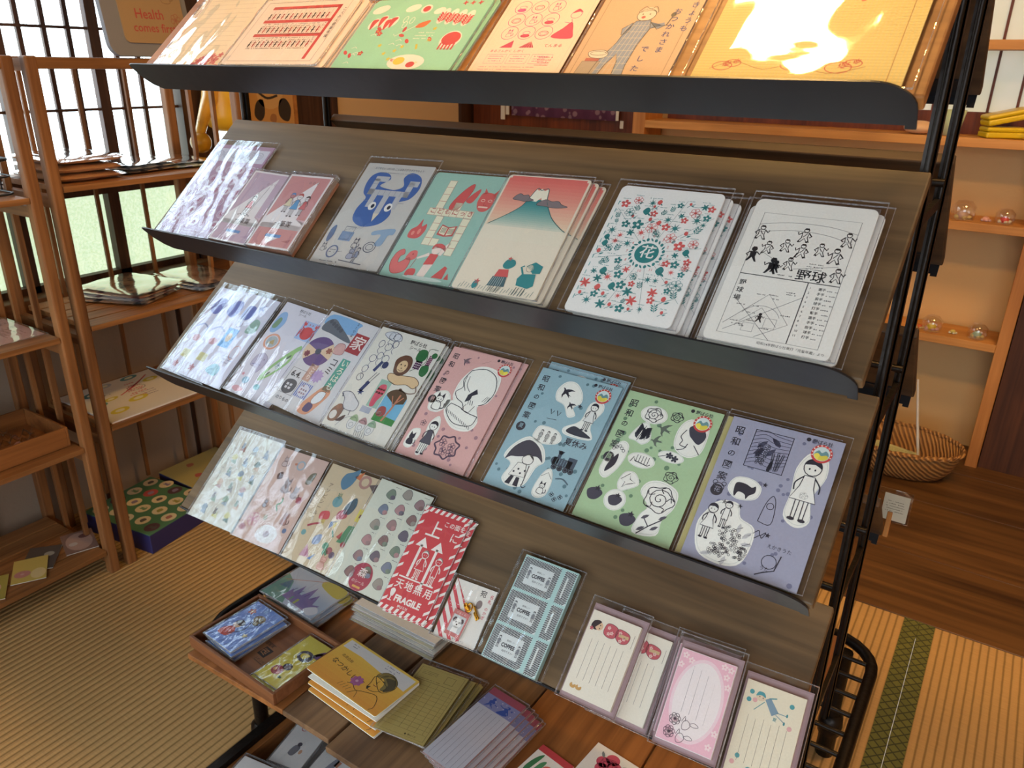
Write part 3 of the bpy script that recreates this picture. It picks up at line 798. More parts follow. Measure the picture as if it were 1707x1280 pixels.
def pinkc():
    p = P(.115, .20, 'f6d8b4'); H = p.H; c, d = 'd95d8e', 'd9455c'
    p.up()
    for j, y in enumerate((96, 78, 60)):
        for i in range(3):
            x = 20+i*19+j*1.0; p.ring(x, y, 8.8, 8.8, .5, c, n=22)
            k = (i+j) % 3
            if k == 0: p.ring(x, y, 4, 2, .5, c); p.ell(x, y-4, 5, 2.4, d if j else c)
            elif k == 1: p.ring(x, y-1, 5, 3.4, .6, d); p.ring(x, y-1, 3.4, 2, .4, c)
            else: p.beast(x, y-1, 4.5, c, t=.4)
    p.blob([(70, 54), (92, 52), (90, 62), (84, 74), (78, 66)], d); p.ring(84, 84, 5.5, 5, .6, c); p.blob([(79, 86), (84, 92), (90, 87), (86, 88)], d)
    p.line([(82, 78), (88, 66)], .6, c); p.line([(76, 74), (86, 72)], .6, c)
    p.poly([(20, 40), (32, 50), (34, 40)], d); p.poly([(42, 40), (52, 49), (58, 40)], d); [p.line([(52, 49), (44+i*3, 40)], .4, 'f6d8b4') for i in range(5)]
    p.text('まるさんかく しかく', 12, 34, 4.2, d); p.text('てんまる', 68, 41, 5, d)
    for i in range(3): p.frame(12+i*25, 19, 22, 12, .35, c); p.tiny(15+i*25, 28, 15, 3, c, size=1.8)
    p.tiny(70, 27, 14, 4, d, size=2); p.tiny(10, 14, 60, 2, 'e08a90', size=2); p.tiny(10, 5, 30, 1, 'e08a90', size=2)
    p.ring(50, 118, 12, 9, .5, c); p.sprig(80, 112, 8, c)
    p.frame(4, 2, 92, H-4, .3, 'e9b9a0')
    return p
item(pinkc(), 'letter_sheet', 1, -.487, .3, .001, 'cream sheet with pink line drawings in round frames, on the top shelf', 'letter paper', seed=6)
def kraft():
    p = P(.112, .20, 'd9b183'); H = p.H; k, b = '6f6454', '5b5a86'
    p.up(); p.frame(6, -2, 88, H-6, .4, '8a6a48')
    # cook with a ladle beside a pot
    p.ell(51, 84, 9, 8, 'ecd2ae'); p.up(); p.ring(51, 84, 9, 8, .6, k); p.blob([(42, 88), (48, 94), (57, 93), (61, 86), (55, 90), (48, 89)], 'e4c8a0'); p.outl([(42, 88), (46, 95), (52, 92), (57, 95), (61, 87), (55, 90), (48, 89)], .6, k)
    p.ell(49, 81, 2, 1.8, 'cf5a4a'); p.ell(47, 85, .7, .9, k); p.ell(54, 85, .7, .9, k); p.up(-1)
    body = [(44, 76), (58, 77), (61, 66), (57, 46), (56, 20), (58, 2), (48, 2), (46, 24), (42, 34), (36, 20), (33, 4), (24, 4), (27, 24), (36, 48), (38, 62)]
    p.poly(body, '9aa0a8'); p.up(); p.line(body, .7, k, True)
    for i in range(9): p.line([(25+i*2.2, 6+i*8), (57+i*.4, 6+i*8)], .45, 'd9c6a4')
    for i in range(6): p.line([(28+i*5, 8 if i < 5 else 20), (40+i*3.6, 74)], .45, 'd9c6a4')
    p.up(-1)
    p.poly([(42, 74), (34, 66), (36, 58), (42, 62)], '9aa0a8'); p.poly([(58, 75), (68, 66), (74, 70), (72, 74), (66, 72), (60, 66)], '9aa0a8'); p.up()
    p.line([(42, 74), (34, 66), (36, 58), (43, 62)], .7, k); p.line([(58, 75), (68, 65), (75, 71)], .7, k); p.line([(75, 70), (77, 82)], 1, k); p.ell(77, 84, 2.4, 3, k)
    p.blob([(14, 36), (28, 38), (34, 33), (30, 28), (18, 29)], 'e9d8b8'); p.up(); p.outl([(14, 36), (28, 38), (34, 33), (30, 28), (18, 29)], .6, k); p.ring(24, 34, 8, 2.4, .5, k); p.up(-1)
    p.rect(14, 24, 14, 4, 'c4674e'); p.poly([(10, 6), (28, 6), (30, 24), (12, 24)], 'b9a284'); p.line([(10, 6), (28, 6), (30, 24), (12, 24)], .6, k, True)
    p.text('きょうも', 92, 96, 8, b, vert=True, gap=1.25, bold=.01); p.text('おつかれさま', 79, 88, 8, b, vert=True, gap=1.22, bold=.01); p.text('でした', 66, 40, 8, b, vert=True, gap=1.5, bold=.01)
    return p
item(kraft(), 'letter_sheet', 1, -.3675, -.2, .001, 'brown kraft sheet with a cook in checked overalls and purple handwriting', 'letter paper', seed=7, mx=.002, amp=.0004)
def gingham():
    p = P(.180, .222, 'e9c25c', t=.002); H = p.H
    p.up()
    for i in range(0, 50): p.rect(1+i*2, 0, 1, H, 'dcc070')
    p.up()
    for j in range(0, int(H/2)): p.rect(0, 1+j*2, 100, 1, 'd9b95e')
    p.up()
    for x, y, r in ((14, 12, 5), (19, 14, 4), (48, 13, 5), (70, 12, 6), (76, 15, 4)): p.ring(x, y, r, r*.6, .5, 'c8552c'); p.sprig(x, y, r*.5, 'c8552c', 40, 3, .4)
    for i in range(12): p.ell(20+i*4.5, 62+3*math.sin(i), 1.4, .8, 'd0602e', 30)
    p.curve([(8, 10), (20, 15), (35, 10), (50, 14), (66, 8), (82, 13)], .35, 'b9742c')
    p.line([(93, 0), (93, H)], .4, 'b07a30'); p.tiny(30, 70, 40, 2, 'd0602e', size=2)
    return p
item(gingham(), 'paper_pack', 1, -.198, -.2, .001, 'glossy yellow gingham paper pack with a bright glare, right end of the top shelf', 'paper pack', seed=8, film_=film('glare_film', k=.75, add=.0, bump=.06, scale=6, stretch=(.6, 1.6, 1), rough=.05), amp=.0009, mx=.009)

# ===== second shelf
def purple():
    p = P(.132, .182, 'b998ac', t=.002); H = p.H; d, l = 'a34c72', 'd9ccd6'
    p.up(); p.rect(0, 0, 100, H, 'b48ea6') ; p.up()
    p.rect(3, H-26, 94, 20, 'd6d2dc'); p.up()
    for i in range(6): p.ring(14+i*14, H-15, 6, 5, .5, '7d7c90'); p.ring(14+i*14, H-15, 3, 2.2, .4, '7d7c90')
    p.up(-1)
    for j in range(6):
        for i in range(5):
            x, y = 8+i*18, H-44-j*16
            (p.ell if (i+j) % 2 else p.ring)(*((x+7, y+6, 7, 6) + ((l,) if (i+j) % 2 else (1.0, l))))
            if not (i+j) % 2: p.rect(x+2, y+1, 9, 9, 'c4a2b6')
            p.up(); p.flower(x+7, y+6, 3, d, l); p.up(-1)
    p.tiny(8, 8, 80, 2, 'e6dce4', size=2)
    return p
item(purple(), 'wrapping_paper_pack', 2, -1.058, 1.6, .001, 'mauve patterned paper in a crinkled shiny bag, left end of the second shelf', 'paper pack', seed=11, film_=CRINK, amp=.002, mx=.004)
def swingpad(red=False):
    p = P(.078 if not red else .084, .131, 'e4dcd8', t=.008 if not red else .014, edge='a0705a'); H = p.H
    bg = 'c3a7b4' if not red else 'c98886'
    p.up(); p.rect(4, 4, 92, H-8, bg); p.up()
    p.poly([(4, 62), (74, H-12), (76, 62), (96, 58), (96, 40), (4, 40)], 'e6dedc')
    p.rect(4, 40, 92, 10, 'e6dedc'); p.poly([(76, 62), (96, 52), (96, 62)], 'd9b6bc'); p.up()
    p.text('一筆箋', 52, 46, 13, '4c4248', cx=True, bold=.01)
    if not red:
        p.line([(38, 68), (50, 132)], .6, '4a4048'); p.line([(54, 66), (64, 134)], .6, '4a4048')
        p.person(46, 66, 44, c='4a3c44', dress='cc5a6a', hair='3c3438')
        for i in range(7): p.ell(32+i*4.5, 63+(i % 2)*2, 2, 1.3, '4a4048', n=7)
    else:
        for x, y, h, dr, hr in ((36, 74, 42, 'd9c8a0', '5a8ac0'), (54, 66, 50, '5a9ac8', 'c2504a'), (73, 70, 42, 'cf5a5a', '5a4a48')):
            p.person(x, y, h, c='5a4648', dress=dr, hair=hr)
    p.rect(30, 22, 36, 6, '5a8cc0'); p.poly([(32, 22), (62, 22), (42, 8)], 'e6dedc'); p.poly([(74, 16), (92, 22), (90, 14)], 'b0686a' if red else 'b89aac')
    for i in range(3): p.ring(56+i*9, 140, 2, 2, .6, '7a6a70')
    return p
item(swingpad(), 'memo_pad', 2, -.949, .6, .0016, 'slim mauve memo pad with a girl on a swing, on the second shelf', 'memo pad', seed=12, tilt=2.2, mx=.002, top=.004)
item(swingpad(True), 'memo_pad', 2, -.862, 1.8, .0008, 'thick slim pink-red memo pad with three jumping children', 'memo pad', seed=13, mx=.003, top=.005)
def cat():
    p = P(.118, .176, 'c6c2ba', t=.003, r=2); H = p.H; b, g, k = '3a62a4', 'b9b9ba', '54596a'
    p.up(); p.fade(0, 22, 4, 60, 'c2a888', 'c6b69c', 4) if False else None
    # blue mask with crossword pieces
    p.blob([(14, 118), (16, 130), (26, 136), (40, 134), (46, 126), (36, 116), (52, 112), (62, 112), (70, 118), (64, 130), (72, 138), (88, 132), (94, 116), (88, 100), (70, 92), (74, 76), (66, 62), (44, 56), (26, 64), (22, 80), (26, 96), (18, 104)], b)
    p.up()
    for x, y, w, h in ((24, 122, 20, 8), (24, 102, 8, 24), (24, 102, 60, 8), (76, 102, 8, 22), (76, 118, 14, 8), (32, 84, 8, 18), (50, 76, 8, 26), (68, 84, 8, 18)):
        p.rect(x, y, w, h, g)
    p.up()
    for x in (32, 40, 48, 56, 64, 72): p.rect(x, 102, .5, 8, '8a8e98')
    for y in (110, 93, 118): p.rect(24, y, 8, .5, '8a8e98'); p.rect(76, y, 8, .5, '8a8e98')
    for x in (42, 66): p.ell(x, 86, 5.2, 6, 'e8e4da'); p.up(); p.ell(x+1, 86, 2.4, 3, '2c3040'); p.up(-1)
    p.poly([(50, 76), (58, 76), (54, 64)], 'd8cdb4')
    p.text('おてならい つれづれ ことばあそび かきとりちょう', 14, H-9, 4.0, k, sx=.8)
    p.tiny(26, H-14, 50, 1, '8a8a90', size=2)
    p.blob([(4, 48), (9, 54), (12, 40), (9, 30), (5, 34)], '5c7396'); p.rect(22, 34, 18, 13, '7f96b4'); p.frame(23, 36, 13, 9, .8, k); p.frame(24, 45, 14, 9, .8, k)
    p.blob([(66, 52), (92, 58), (94, 50), (88, 48), (86, 34), (76, 34), (78, 48), (66, 46)], '8aa4bc')
    p.beast(50, 32, 6, k, t=.7); p.ring(24, 18, 7, 8, 1.8, '6c7694'); p.tiny(20, 20, 8, 2, k, size=2); p.ring(72, 30, 8, 7, .9, k); p.ring(72, 30, 5, 4, .6, k)
    p.beast(52, 18, 7, k, fill='9aa0b0'); p.beast(8, 22, 5, k); p.line([(40, 8), (74, 6)], 1.2, k); p.person(60, 8, 20, c=k, dress='8c94a8')
    for x in (70, 75, 79): p.line([(30, 18), (38, 20)], .5, k)
    p.tiny(12, 4, 26, 1, k, size=2.2)
    for a in range(5): p.line([(50-a*4, 58-a), (44-a*5, 52-a)], .4, '8a8e98')
    return p
item(cat(), 'notebook', 2, -.727, 2.0, .0008, 'grey notebook with a big blue crossword cat face', 'notebook', seed=14, mx=.005, top=.012)
def nikki():
    p = P(.117, .172, '9cc4b2', t=.003, r=3.5); H = p.H; r_, l, k = 'd4504c', 'e9e4c4', 'b54440'
    p.up()
    def cell(x, y): p.rect(x, y, 9.6, 9.6, l); p.up(); p.frame(x, y, 9.6, 9.6, .45, 'c98a74'); p.up(-1)
    for j in range(4): cell(24, 97+j*9.9)
    cell(47, 97)
    for i in range(6): cell(17+i*9.9 if True else 0, 87)
    for j in range(4): cell(31.5, 47+j*9.9)
    cell(41.4, 47)
    for j in range(5): cell(66.5, 37+j*9.9)
    p.up(2)
    for i, ch in enumerate('こどもにっき'): p.text(ch, 21.8+i*9.9, 93, 8.2, k, vert=True, bold=.015)
    p.up(-2)
    p.blob([(42, 97), (42, 108), (50, 126), (58, 134), (60, 124), (56, 106), (52, 97)], r_); p.blob([(58, 110), (62, 120), (69, 128), (70, 120), (66, 108)], r_)
    p.up(); p.outl([(42, 97), (42, 108), (50, 126), (58, 134), (60, 124), (56, 106), (52, 97)], .5, k); p.up(-1)
    p.blob([(74, 122), (73, 110), (78, 100), (86, 98), (92, 104), (94, 118), (88, 123), (80, 124)], 'd85a52'); p.poly([(76, 121), (75, 130), (81, 123)], 'd85a52'); p.poly([(88, 122), (93, 130), (92, 118)], 'd85a52')
    p.up(); p.ring(79, 113, 2.4, 1.6, .7, 'f0c8b0'); p.ring(88, 113, 2.4, 1.6, .7, 'f0c8b0'); p.rect(77, 103, 12, 2, 'f0c8b0'); p.line([(82, 110), (83, 106), (86, 107)], .6, k); p.up(-1)
    p.blob([(9, 54), (8, 64), (14, 70), (17, 80), (20, 70), (25, 74), (27, 64), (22, 54)], r_); p.up(); p.ell(13, 60, 2, 3, 'e88a78'); p.ell(20, 63, 2, 4, 'e88a78'); p.up(-1)
    p.poly([(44, 62), (54, 60), (65, 62), (65, 76), (55, 73), (45, 76)], 'c8554e'); p.up(); p.poly([(46, 64), (54, 62), (54, 72), (46, 74)], l); p.poly([(56, 62), (63, 64), (63, 74), (56, 72)], l); p.up()
    for i in range(4): p.rect(47.5+i*1.6, 65, .7, 7, '6b6a5a'); p.rect(57+i*1.6, 64.5, .7, 7, '6b6a5a')
    p.up(-2)
    # squirrel
    p.blob([(6, 18), (7, 32), (14, 38), (18, 32), (14, 28), (16, 20), (26, 28), (30, 22), (28, 10), (14, 6)], 'dc6c66'); p.blob([(22, 26), (24, 36), (32, 38), (35, 30), (30, 25)], 'dc6c66'); p.up(); p.ell(29, 33, 1, 1.2, k)
    p.outl([(6, 18), (7, 32), (14, 38), (18, 32), (14, 28), (16, 20), (26, 28), (30, 22), (28, 10), (14, 6)], .6, k); p.up(-1)
    # child with a pail
    p.ell(55, 42, 5.5, 5.5, 'f0dccc'); p.blob([(49, 43), (50, 49), (57, 51), (64, 48), (66, 42), (60, 45), (55, 45)], r_)
    p.poly([(61, 46), (67, 54), (69, 52), (64, 36), (60, 36)], 'f0dccc'); p.poly([(48, 38), (36, 30), (37, 28), (50, 34)], 'f0dccc')
    p.poly([(50, 37), (61, 37), (60, 24), (48, 22)], r_); p.poly([(49, 22), (55, 23), (52, 6), (47, 8)], 'f0dccc'); p.poly([(54, 23), (60, 24), (57, 6), (52, 6)], 'f0dccc')
    p.blob([(32, 6), (33, 14), (42, 15), (43, 7)], r_); p.line([(36, 28), (34, 16)], .6, k)
    p.poly([(66, 8), (76, 24), (80, 22), (80, 8)], 'cf504a'); p.poly([(82, 8), (84, 16), (88, 8)], 'cf504a')
    p.ell(56, 5, 26, 2.4, 'cfe0d4')
    return p
item(nikki(), 'notebook', 2, -.603, 1.7, .0012, 'mint green crossword diary notebook with red drawings of a demon, book and squirrel', 'notebook', seed=15, mx=.002, top=.004)
def fuji():
    p = P(.114, .175, 'e9dcc2', t=.002, r=4.5); H = p.H; k, t_ = '3c4a4c', '2e8b8c'
    p.up(); p.fade(2.2, 97.8, 84, H-4.4, 'ecd2ae', 'e2685c', 14); p.rect(4.6, H-4.5, 90.8, 3, 'e2685c'); p.up()
    def ip(y, pts):
        for (x0, y0), (x1, y1) in zip(pts, pts[1:]):
            if y0 <= y <= y1: return x0+(x1-x0)*(y-y0)/(y1-y0)
        return pts[0][0] if y < pts[0][1] else pts[-1][0]
    def mx(y): return ip(y, [(0, 82), (4, 85), (18, 96), (34, 112), (42, 136)]), ip(y, [(99, 82), (97, 84), (90, 88), (75, 100), (61, 120), (56, 137)])
    n = 22
    for i in range(n):
        y0, y1 = 66+(122-66)*i/n, 66+(122-66)*(i+1)/n; kk = max(0, (i-6)/(n-7))
        a, b = (0xe9, 0xde, 0xc4), (0x2e, 0x8b, 0x8c)
        if i < 4: kk = 0
        col = '%02x%02x%02x' % tuple(int(a[j]+(b[j]-a[j])*min(1, kk**.8*1.0)) for j in range(3))
        p.poly([(max(2.2, mx(y0)[0]), y0), (min(97.8, mx(y0)[1]), y0), (min(97.8, mx(y1)[1]), y1), (max(2.2, mx(y1)[0]), y1)], col)
    p.up()
    p.poly([(mx(120)[0], 120), (42, 136), (45, 134), (48, 137), (52, 134), (56, 137), (mx(120)[1], 120), (58, 124), (55, 118), (52, 125), (48, 119)], 'f2ead0')
    p.up()
    p.curve([(4, 85), (18, 96), (34, 112), (42, 136), (48, 134.5), (56, 137), (61, 120), (75, 100), (90, 88), (97, 84)], .8, '2f6c6c')
    for x, y, w in ((30, 122, 18), (66, 117, 26)):
        q = [(x-w*.6, y-2), (x-w*.5, y+3), (x-w*.25, y+6), (x, y+4), (x+w*.3, y+5), (x+w*.5, y+1), (x+w*.8, y-1.5), (x+w*.3, y-4), (x-w*.2, y-3)]
        p.blob(q, '8a7c7c'); p.up(); p.outl(q, .5, k); p.up(-1)
    # two children
    p.blob([(47, 36), (50, 43), (58, 43), (61, 37), (56, 32), (50, 32)], t_); p.star(52, 44, 3, 'd4504c')
    p.poly([(45, 30), (56, 31), (59, 22), (43, 20)], 'd4504c'); p.poly([(42, 21), (58, 22), (60, 10), (40, 9)], '4a6a70'); p.up(); [p.line([(42+i*2.6, 10), (44+i*2.2, 21)], .5, 'b8c4bc') for i in range(6)]; p.up(-1)
    p.poly([(74, 38), (82, 44), (92, 40), (92, 31), (84, 30), (80, 34)], t_); p.ell(79, 36, 4, 4.4, 'ead9bc'); p.poly([(73, 28), (88, 30), (91, 16), (86, 12), (72, 14), (70, 22)], t_)
    p.line([(74, 28), (69, 36), (72, 38)], 2, t_); p.ring(79, 36, 4, 4.4, .5, k)
    for x in (46, 53, 74, 81): p.line([(x, 12), (x-2, 2)], .7, k); p.line([(x+3, 12), (x+1, 2)], .7, k)
    p.ell(26, 8, 3, 5, t_); p.star(27, 12, 4, 'd4504c')
    for i in range(26): x = 8+i*3.4; p.line([(x, 2+(i % 3)), (x+1.5, 7+(i*7 % 4))], .5, '4c7674')
    return p
o = item(fuji(), 'notebook', 2, -.487, 1.8, .0092, 'notebook with a teal snow-capped mountain under a coral sky, front copy', 'notebook', seed=16, mx=.003, top=.005)
copies(o, 2, .006, .000, .0041, -.9, ['mountain notebook just behind the front copy', 'rearmost mountain notebook, only its right edge showing'], 'mountain notebooks on the second shelf')
def flowers():
    p = P(.121, .176, 'eceae2', t=.0022, r=5.5); H = p.H; t_, r_, g = '2c8280', 'd8524c', p.rng
    p.up(); cx, cy = 52, 72
    for a in range(15, 375, 30):
        e = (math.cos(R(a)), math.sin(R(a))); L = min(46/max(.01, abs(e[0])), 62/max(.01, abs(e[1])))
        p.line([(cx+e[0]*17, cy+e[1]*17), (cx+e[0]*L, cy+e[1]*L)], .35, '8aa09c')
    p.ell(cx, cy, 11, 11, t_, n=28); p.up(); p.text('花', cx, cy+1.2, 15, 'eceae2', vert=True, bold=.02); p.up(-1)
    for i in range(24):
        a = R(i*15); (p.ell if i % 2 else p.leaf)(*((cx+15*math.cos(a), cy+15*math.sin(a), 1.4, 1.8, t_) if i % 2 else (cx+15*math.cos(a), cy+15*math.sin(a), 2.4, t_, math.degrees(a)+40)))
    for i, a in enumerate(range(0, 360, 30)): p.text(str(i+1), cx+19*math.cos(R(a)), cy+19*math.sin(R(a))-1.6, 4, r_, cx=True)
    used = [(cx, cy, 22)]
    for k in range(900):
        x, y, r = g.uniform(8, 93), g.uniform(9, H-16), g.uniform(3.2, 5.8)
        if all((x-a)**2+(y-b)**2 > (r+c)**2*.72 for a, b, c in used):
            used.append((x, y, r)); q = g.randrange(7); c = r_ if g.random() < .5 else t_
            if q == 0: p.flower(x, y, r, c, 'eceae2')
            elif q == 1: p.sprig(x, y-r*.8, r*.85, t_, g.uniform(50, 130), 3, .5)
            elif q == 2: p.flower(x, y, r, c, c, 6, line=.45); p.sprig(x+r*.6, y-r, r*.4, t_)
            elif q == 3: p.blob([(x-r*.7, y), (x, y+r), (x+r*.7, y+.3*r), (x+.2*r, y-r*.8)], c); p.leaf(x+r*.7, y-r*.6, r*.5, t_, -40)
            elif q == 4: [p.leaf(x+r*.5*math.cos(v), y+r*.5*math.sin(v), r*.55, c, math.degrees(v)) for v in [i*1.05 for i in range(6)]]
            elif q == 5: p.curve([(x-r, y-r*.8), (x, y), (x+r, y+.6*r)], .5, t_); p.ell(x-r*.3, y+r*.4, r*.4, r*.5, r_, n=8); p.leaf(x+r*.4, y-r*.2, r*.5, t_, 30)
            else: p.star(x, y, r, c, n=8, q=.3)
            p.tiny(x-r, y+r*1.25, r*1.6, 1, '5c9894', size=1.5)
    p.tiny(4.5, H-20, 8, 1, t_, size=1.6); [p.rect(3.6, 14+i*9, .8, 4.5, '6aa8a4') for i in range(13)]
    return p
o = item(flowers(), 'notebook', 2, -.332, .6, .0092, 'white notebook with a wheel of red and teal flowers, front copy', 'notebook', seed=17, mx=.007, top=.009)
copies(o, 2, .009, -.002, .0041, 0, ['flower wheel notebook showing along the right edge of the front copy', 'rearmost flower wheel notebook in the pile of three'], 'flower wheel notebooks on the second shelf')
def baseball():
    p = P(.118, .177, 'eae6da', t=.0022, r=6); H = p.H; k, g = '2b2a2c', p.rng
    p.up(); p.frame(10, 9, 80, H-24, .4, '5a5a58'); yb = 69
    p.line([(10, yb), (90, yb)], .8, '3a3a3a'); p.line([(66, 9), (66, yb)], .8, '4a4a4a')
    p.curve([(10, 122), (35, 127), (66, 127), (90, 122)], .35, '6a6a6a'); p.curve([(12, 114), (40, 119), (66, 118), (88, 112)], .35, '6a6a6a')
    def man(x, y, s, fx=1, solid=False):
        q = p.M; p.at(x, y, s, 0, fx)
        p.ell(0, 9.4, 1.5, 1.6, 'eae6da' if not solid else k); p.up(); p.ring(0, 9.4, 1.5, 1.6, .5, k, n=10); p.poly([(-1.8, 9.8), (1.4, 9.8), (1, 11.2), (-1, 11.2)], k); p.up(-1)
        B = [(-2, 7.6), (2, 7.8), (1.8, 3.6), (3.4, 0), (2.2, 0), (0, 3.2), (-2, 0), (-3.2, .2), (-1.6, 4)]
        if solid: p.poly(B, k)
        else: p.line(B, .55, k, True); p.line([(-1, 7), (1, 4)], .5, k); p.line([(-2.6, 1.2), (-1.6, 0)], 1, k); p.line([(2.6, 1), (3.4, 0)], 1, k)
        p.line([(-2, 7.4), (-4, 5), (-2.6, 4)], .8, k); p.line([(2, 7.4), (4, 5.6), (4.6, 7.6)], .8, k)
        p.M = q
    for x, y, s, f in ((14, 106, 1.35, 1), (50, 108, 1.35, -1), (84, 108, 1.35, 1), (24, 92, 1.2, -1), (38, 96, 1.2, 1), (52, 92, 1.3, -1), (66, 96, 1.2, 1), (79, 90, 1.45, -1), (46, 78, 1.2, 1), (85, 72, 1.3, 1)): man(x, y, s, f)
    man(14, 82, 1.4, 1, True); man(33, 72, 1.5, -1, True); man(36, 74, 1.1, 1, True)
    p.line([(46, 88), (49, 97)], .8, k); p.line([(20, 94), (34, 86)], .35, '6a6a6a'); p.line([(50, 80), (84, 88)], .35, '6a6a6a')
    p.text('野球', 54, 71, 12, k, bold=.02); p.tiny(40, 72, 12, 1, k, size=1.8); p.tiny(60, 87, 12, 3, '5a5a5a', size=1.6)
    p.text('野球場', 15, 60, 6, k, vert=True, bold=.03, gap=1.3)
    p.line([(12, 18), (40, 52), (62, 26), (40, 10)], .4, '5a5a5a'); p.line([(12, 46), (52, 9)], .4, '6a6a6a'); p.line([(14, 12), (66, 54)], .4, '6a6a6a'); p.line([(24, 22), (38, 38), (54, 22)], .4, '6a6a6a')
    p.ring(39, 26, 16, 14, .35, '7a7a7a', 20, 160); p.frame(28, 14, 9, 8, .35, '6a6a6a'); p.frame(44, 20, 9, 9, .35, '6a6a6a')
    for i in range(15): p.tiny(g.uniform(14, 56), g.uniform(13, 62), 7, 1, k, size=1.7)
    man(39, 24, .8, 1, True)
    for i in range(11):
        y = 63-i*4.6; p.text(str(i+1), 68, y, 2.8, k); p.text('選手投球打撃走守'[i % 6]+'手', 75, y, 3, k, bold=.02); p.tiny(82, y, 7, 1, '5a5a5a', size=1.8)
    p.text('昭和24年野ばら社発行「児童年鑑」より', 44, 4.2, 2.9, k)
    return p
o = item(baseball(), 'notebook', 2, -.179, .2, .0092, 'white baseball notebook with black line drawings of players, front copy', 'notebook', seed=18, mx=.006, top=.010)
copies(o, 2, .0065, -.002, .0041, 0, ['white notebook edge showing directly right of the front baseball copy', 'rearmost baseball notebook in the pile of three'], 'baseball notebooks on the second shelf')
for i, c in enumerate([c for c in C.objects if c.get('label') == 'rearmost baseball notebook in the pile of three']): c.matrix_world = on(2, -.186, .0008, .2, .001)
# ===== third shelf: sticker sheets
def shout(p, ch='柄', x0=9.5, sz=9):
    k = '3a3840'
    for i, c in enumerate('昭和の図案'): p.text(c, x0, p.H-13-i*12.2, sz*(.8 if c == 'の' else 1), k, vert=True, bold=.012)
def badge(p, x=84, y=None):
    y = y or p.H-16
    p.up(5); p.ell(x, y, 9, 9, 'cf3a34', n=28); p.up(); p.ell(x, y, 7, 7, 'cfe0dc', n=24); p.up(); p.blob([(x-6, y-1), (x-3, y+3), (x, y+1), (x+3, y+3.5), (x+6, y), (x+4, y-4), (x-4, y-4)], '6f9a9c'); p.up(); p.blob([(x-6, y-2), (x-3, y), (x, y-2), (x+4, y-.5), (x+6, y-2.5), (x+3, y-6), (x-3, y-6)], 'e0cf3e')
    for a in range(200, -30, -24): p.rect(x+8*math.cos(R(a))-.5, y+8*math.sin(R(a))-.5, 1.1, 1.1, 'f0d8cc', a)
    p.up(-8)
def maker(p, x=70): p.ell(x, p.H-5, 2, 2, '3a3840', n=10); p.text('野ばら社', x+3.2, p.H-6.8, 4.4, '3a3840', bold=.012)
def showa(bg, spot, ch, r=0):
    p = P(.112 if r == 0 else r, .170, bg, t=.0012); p.up(); p.spots(34, spot, (1.4, 2.6)); p.up(); shout(p)
    p.ell(9.5, p.H-76, 5.6, 5.6, '3f3e46'); p.up(); p.text(ch, 9.5, p.H-75.2, 6, bg, vert=True); p.up(-1)
    maker(p); badge(p); return p
K = '3a3943'
def showa_pink():
    p = showa('dcaaa2', 'a88088', '柄', .110); H = p.H
    p.sticker([(34, 92), (34, 112), (44, 132), (62, 138), (82, 132), (88, 112), (84, 92), (74, 84), (84, 66), (78, 52), (56, 50), (36, 64), (30, 82), (38, 84)])
    p.up(); p.curve([(42, 128), (60, 134), (78, 127), (86, 108), (82, 92), (74, 86)], .9, K); p.curve([(42, 128), (38, 114), (42, 104), (36, 96), (42, 88), (52, 84), (58, 76)], .9, K)
    p.curve([(44, 120), (46, 108), (54, 100)], .7, K); p.curve([(40, 120), (41, 110), (47, 100)], .7, K); p.line([(58, 84), (55, 76), (66, 74), (70, 84)], .8, K)
    p.curve([(38, 80), (52, 78), (62, 74), (80, 72)], .9, K); p.curve([(38, 80), (36, 70), (50, 58), (64, 56), (78, 60), (80, 72)], .9, K)
    for i in range(14): p.line([(37+i*3, 72-i*1.1), (38.5+i*3, 68-i*1.1)], .7, K)
    p.poly([(54, 96), (62, 106), (66, 100), (60, 96), (60, 90), (54, 86)], K)
    for i in range(3): p.line([(58+i*3, 90), (60+i*3, 84)], .7, K); p.line([(76+i*3, 92), (80+i*2, 100)], .6, K)
    p.up(-2)
    p.sticker([(8, 74), (10, 88), (24, 94), (34, 86), (34, 74), (26, 64), (12, 64)]); p.up(); p.beast(20, 76, 10, K, t=.8); p.up(-2)
    p.sticker([(26, 30), (24, 48), (32, 60), (40, 48), (40, 30), (34, 8), (26, 8)]); p.up(); p.person(32, 8, 44, c=K, dress='565560'); p.up(-2)
    p.sticker([(4, 20), (6, 34), (16, 38), (20, 30), (16, 12), (6, 12)]); p.up(); p.beast(11, 22, 7, K, fill=K); p.up(-2)
    for r_ in (12, ): p.outl([(62+q*math.cos(t), 26+q*.9*math.sin(t)) for q, t in [((17 if i % 2 else 13.5), 2*PI*i/14) for i in range(14)]], 2.0, '5c4a5c')
    p.up(); [p.flower(x, y, 5, '6c5468', n=5, line=.7) for x, y in ((55, 30), (68, 28), (60, 20), (70, 20))]
    p.swallow(28, H-16, 6, '7c6870'); p.flower(16, 46, 4, '6c5a66', n=5, line=.5)
    p.line([(50, 140), (60, 146)], .2, K)
    return p
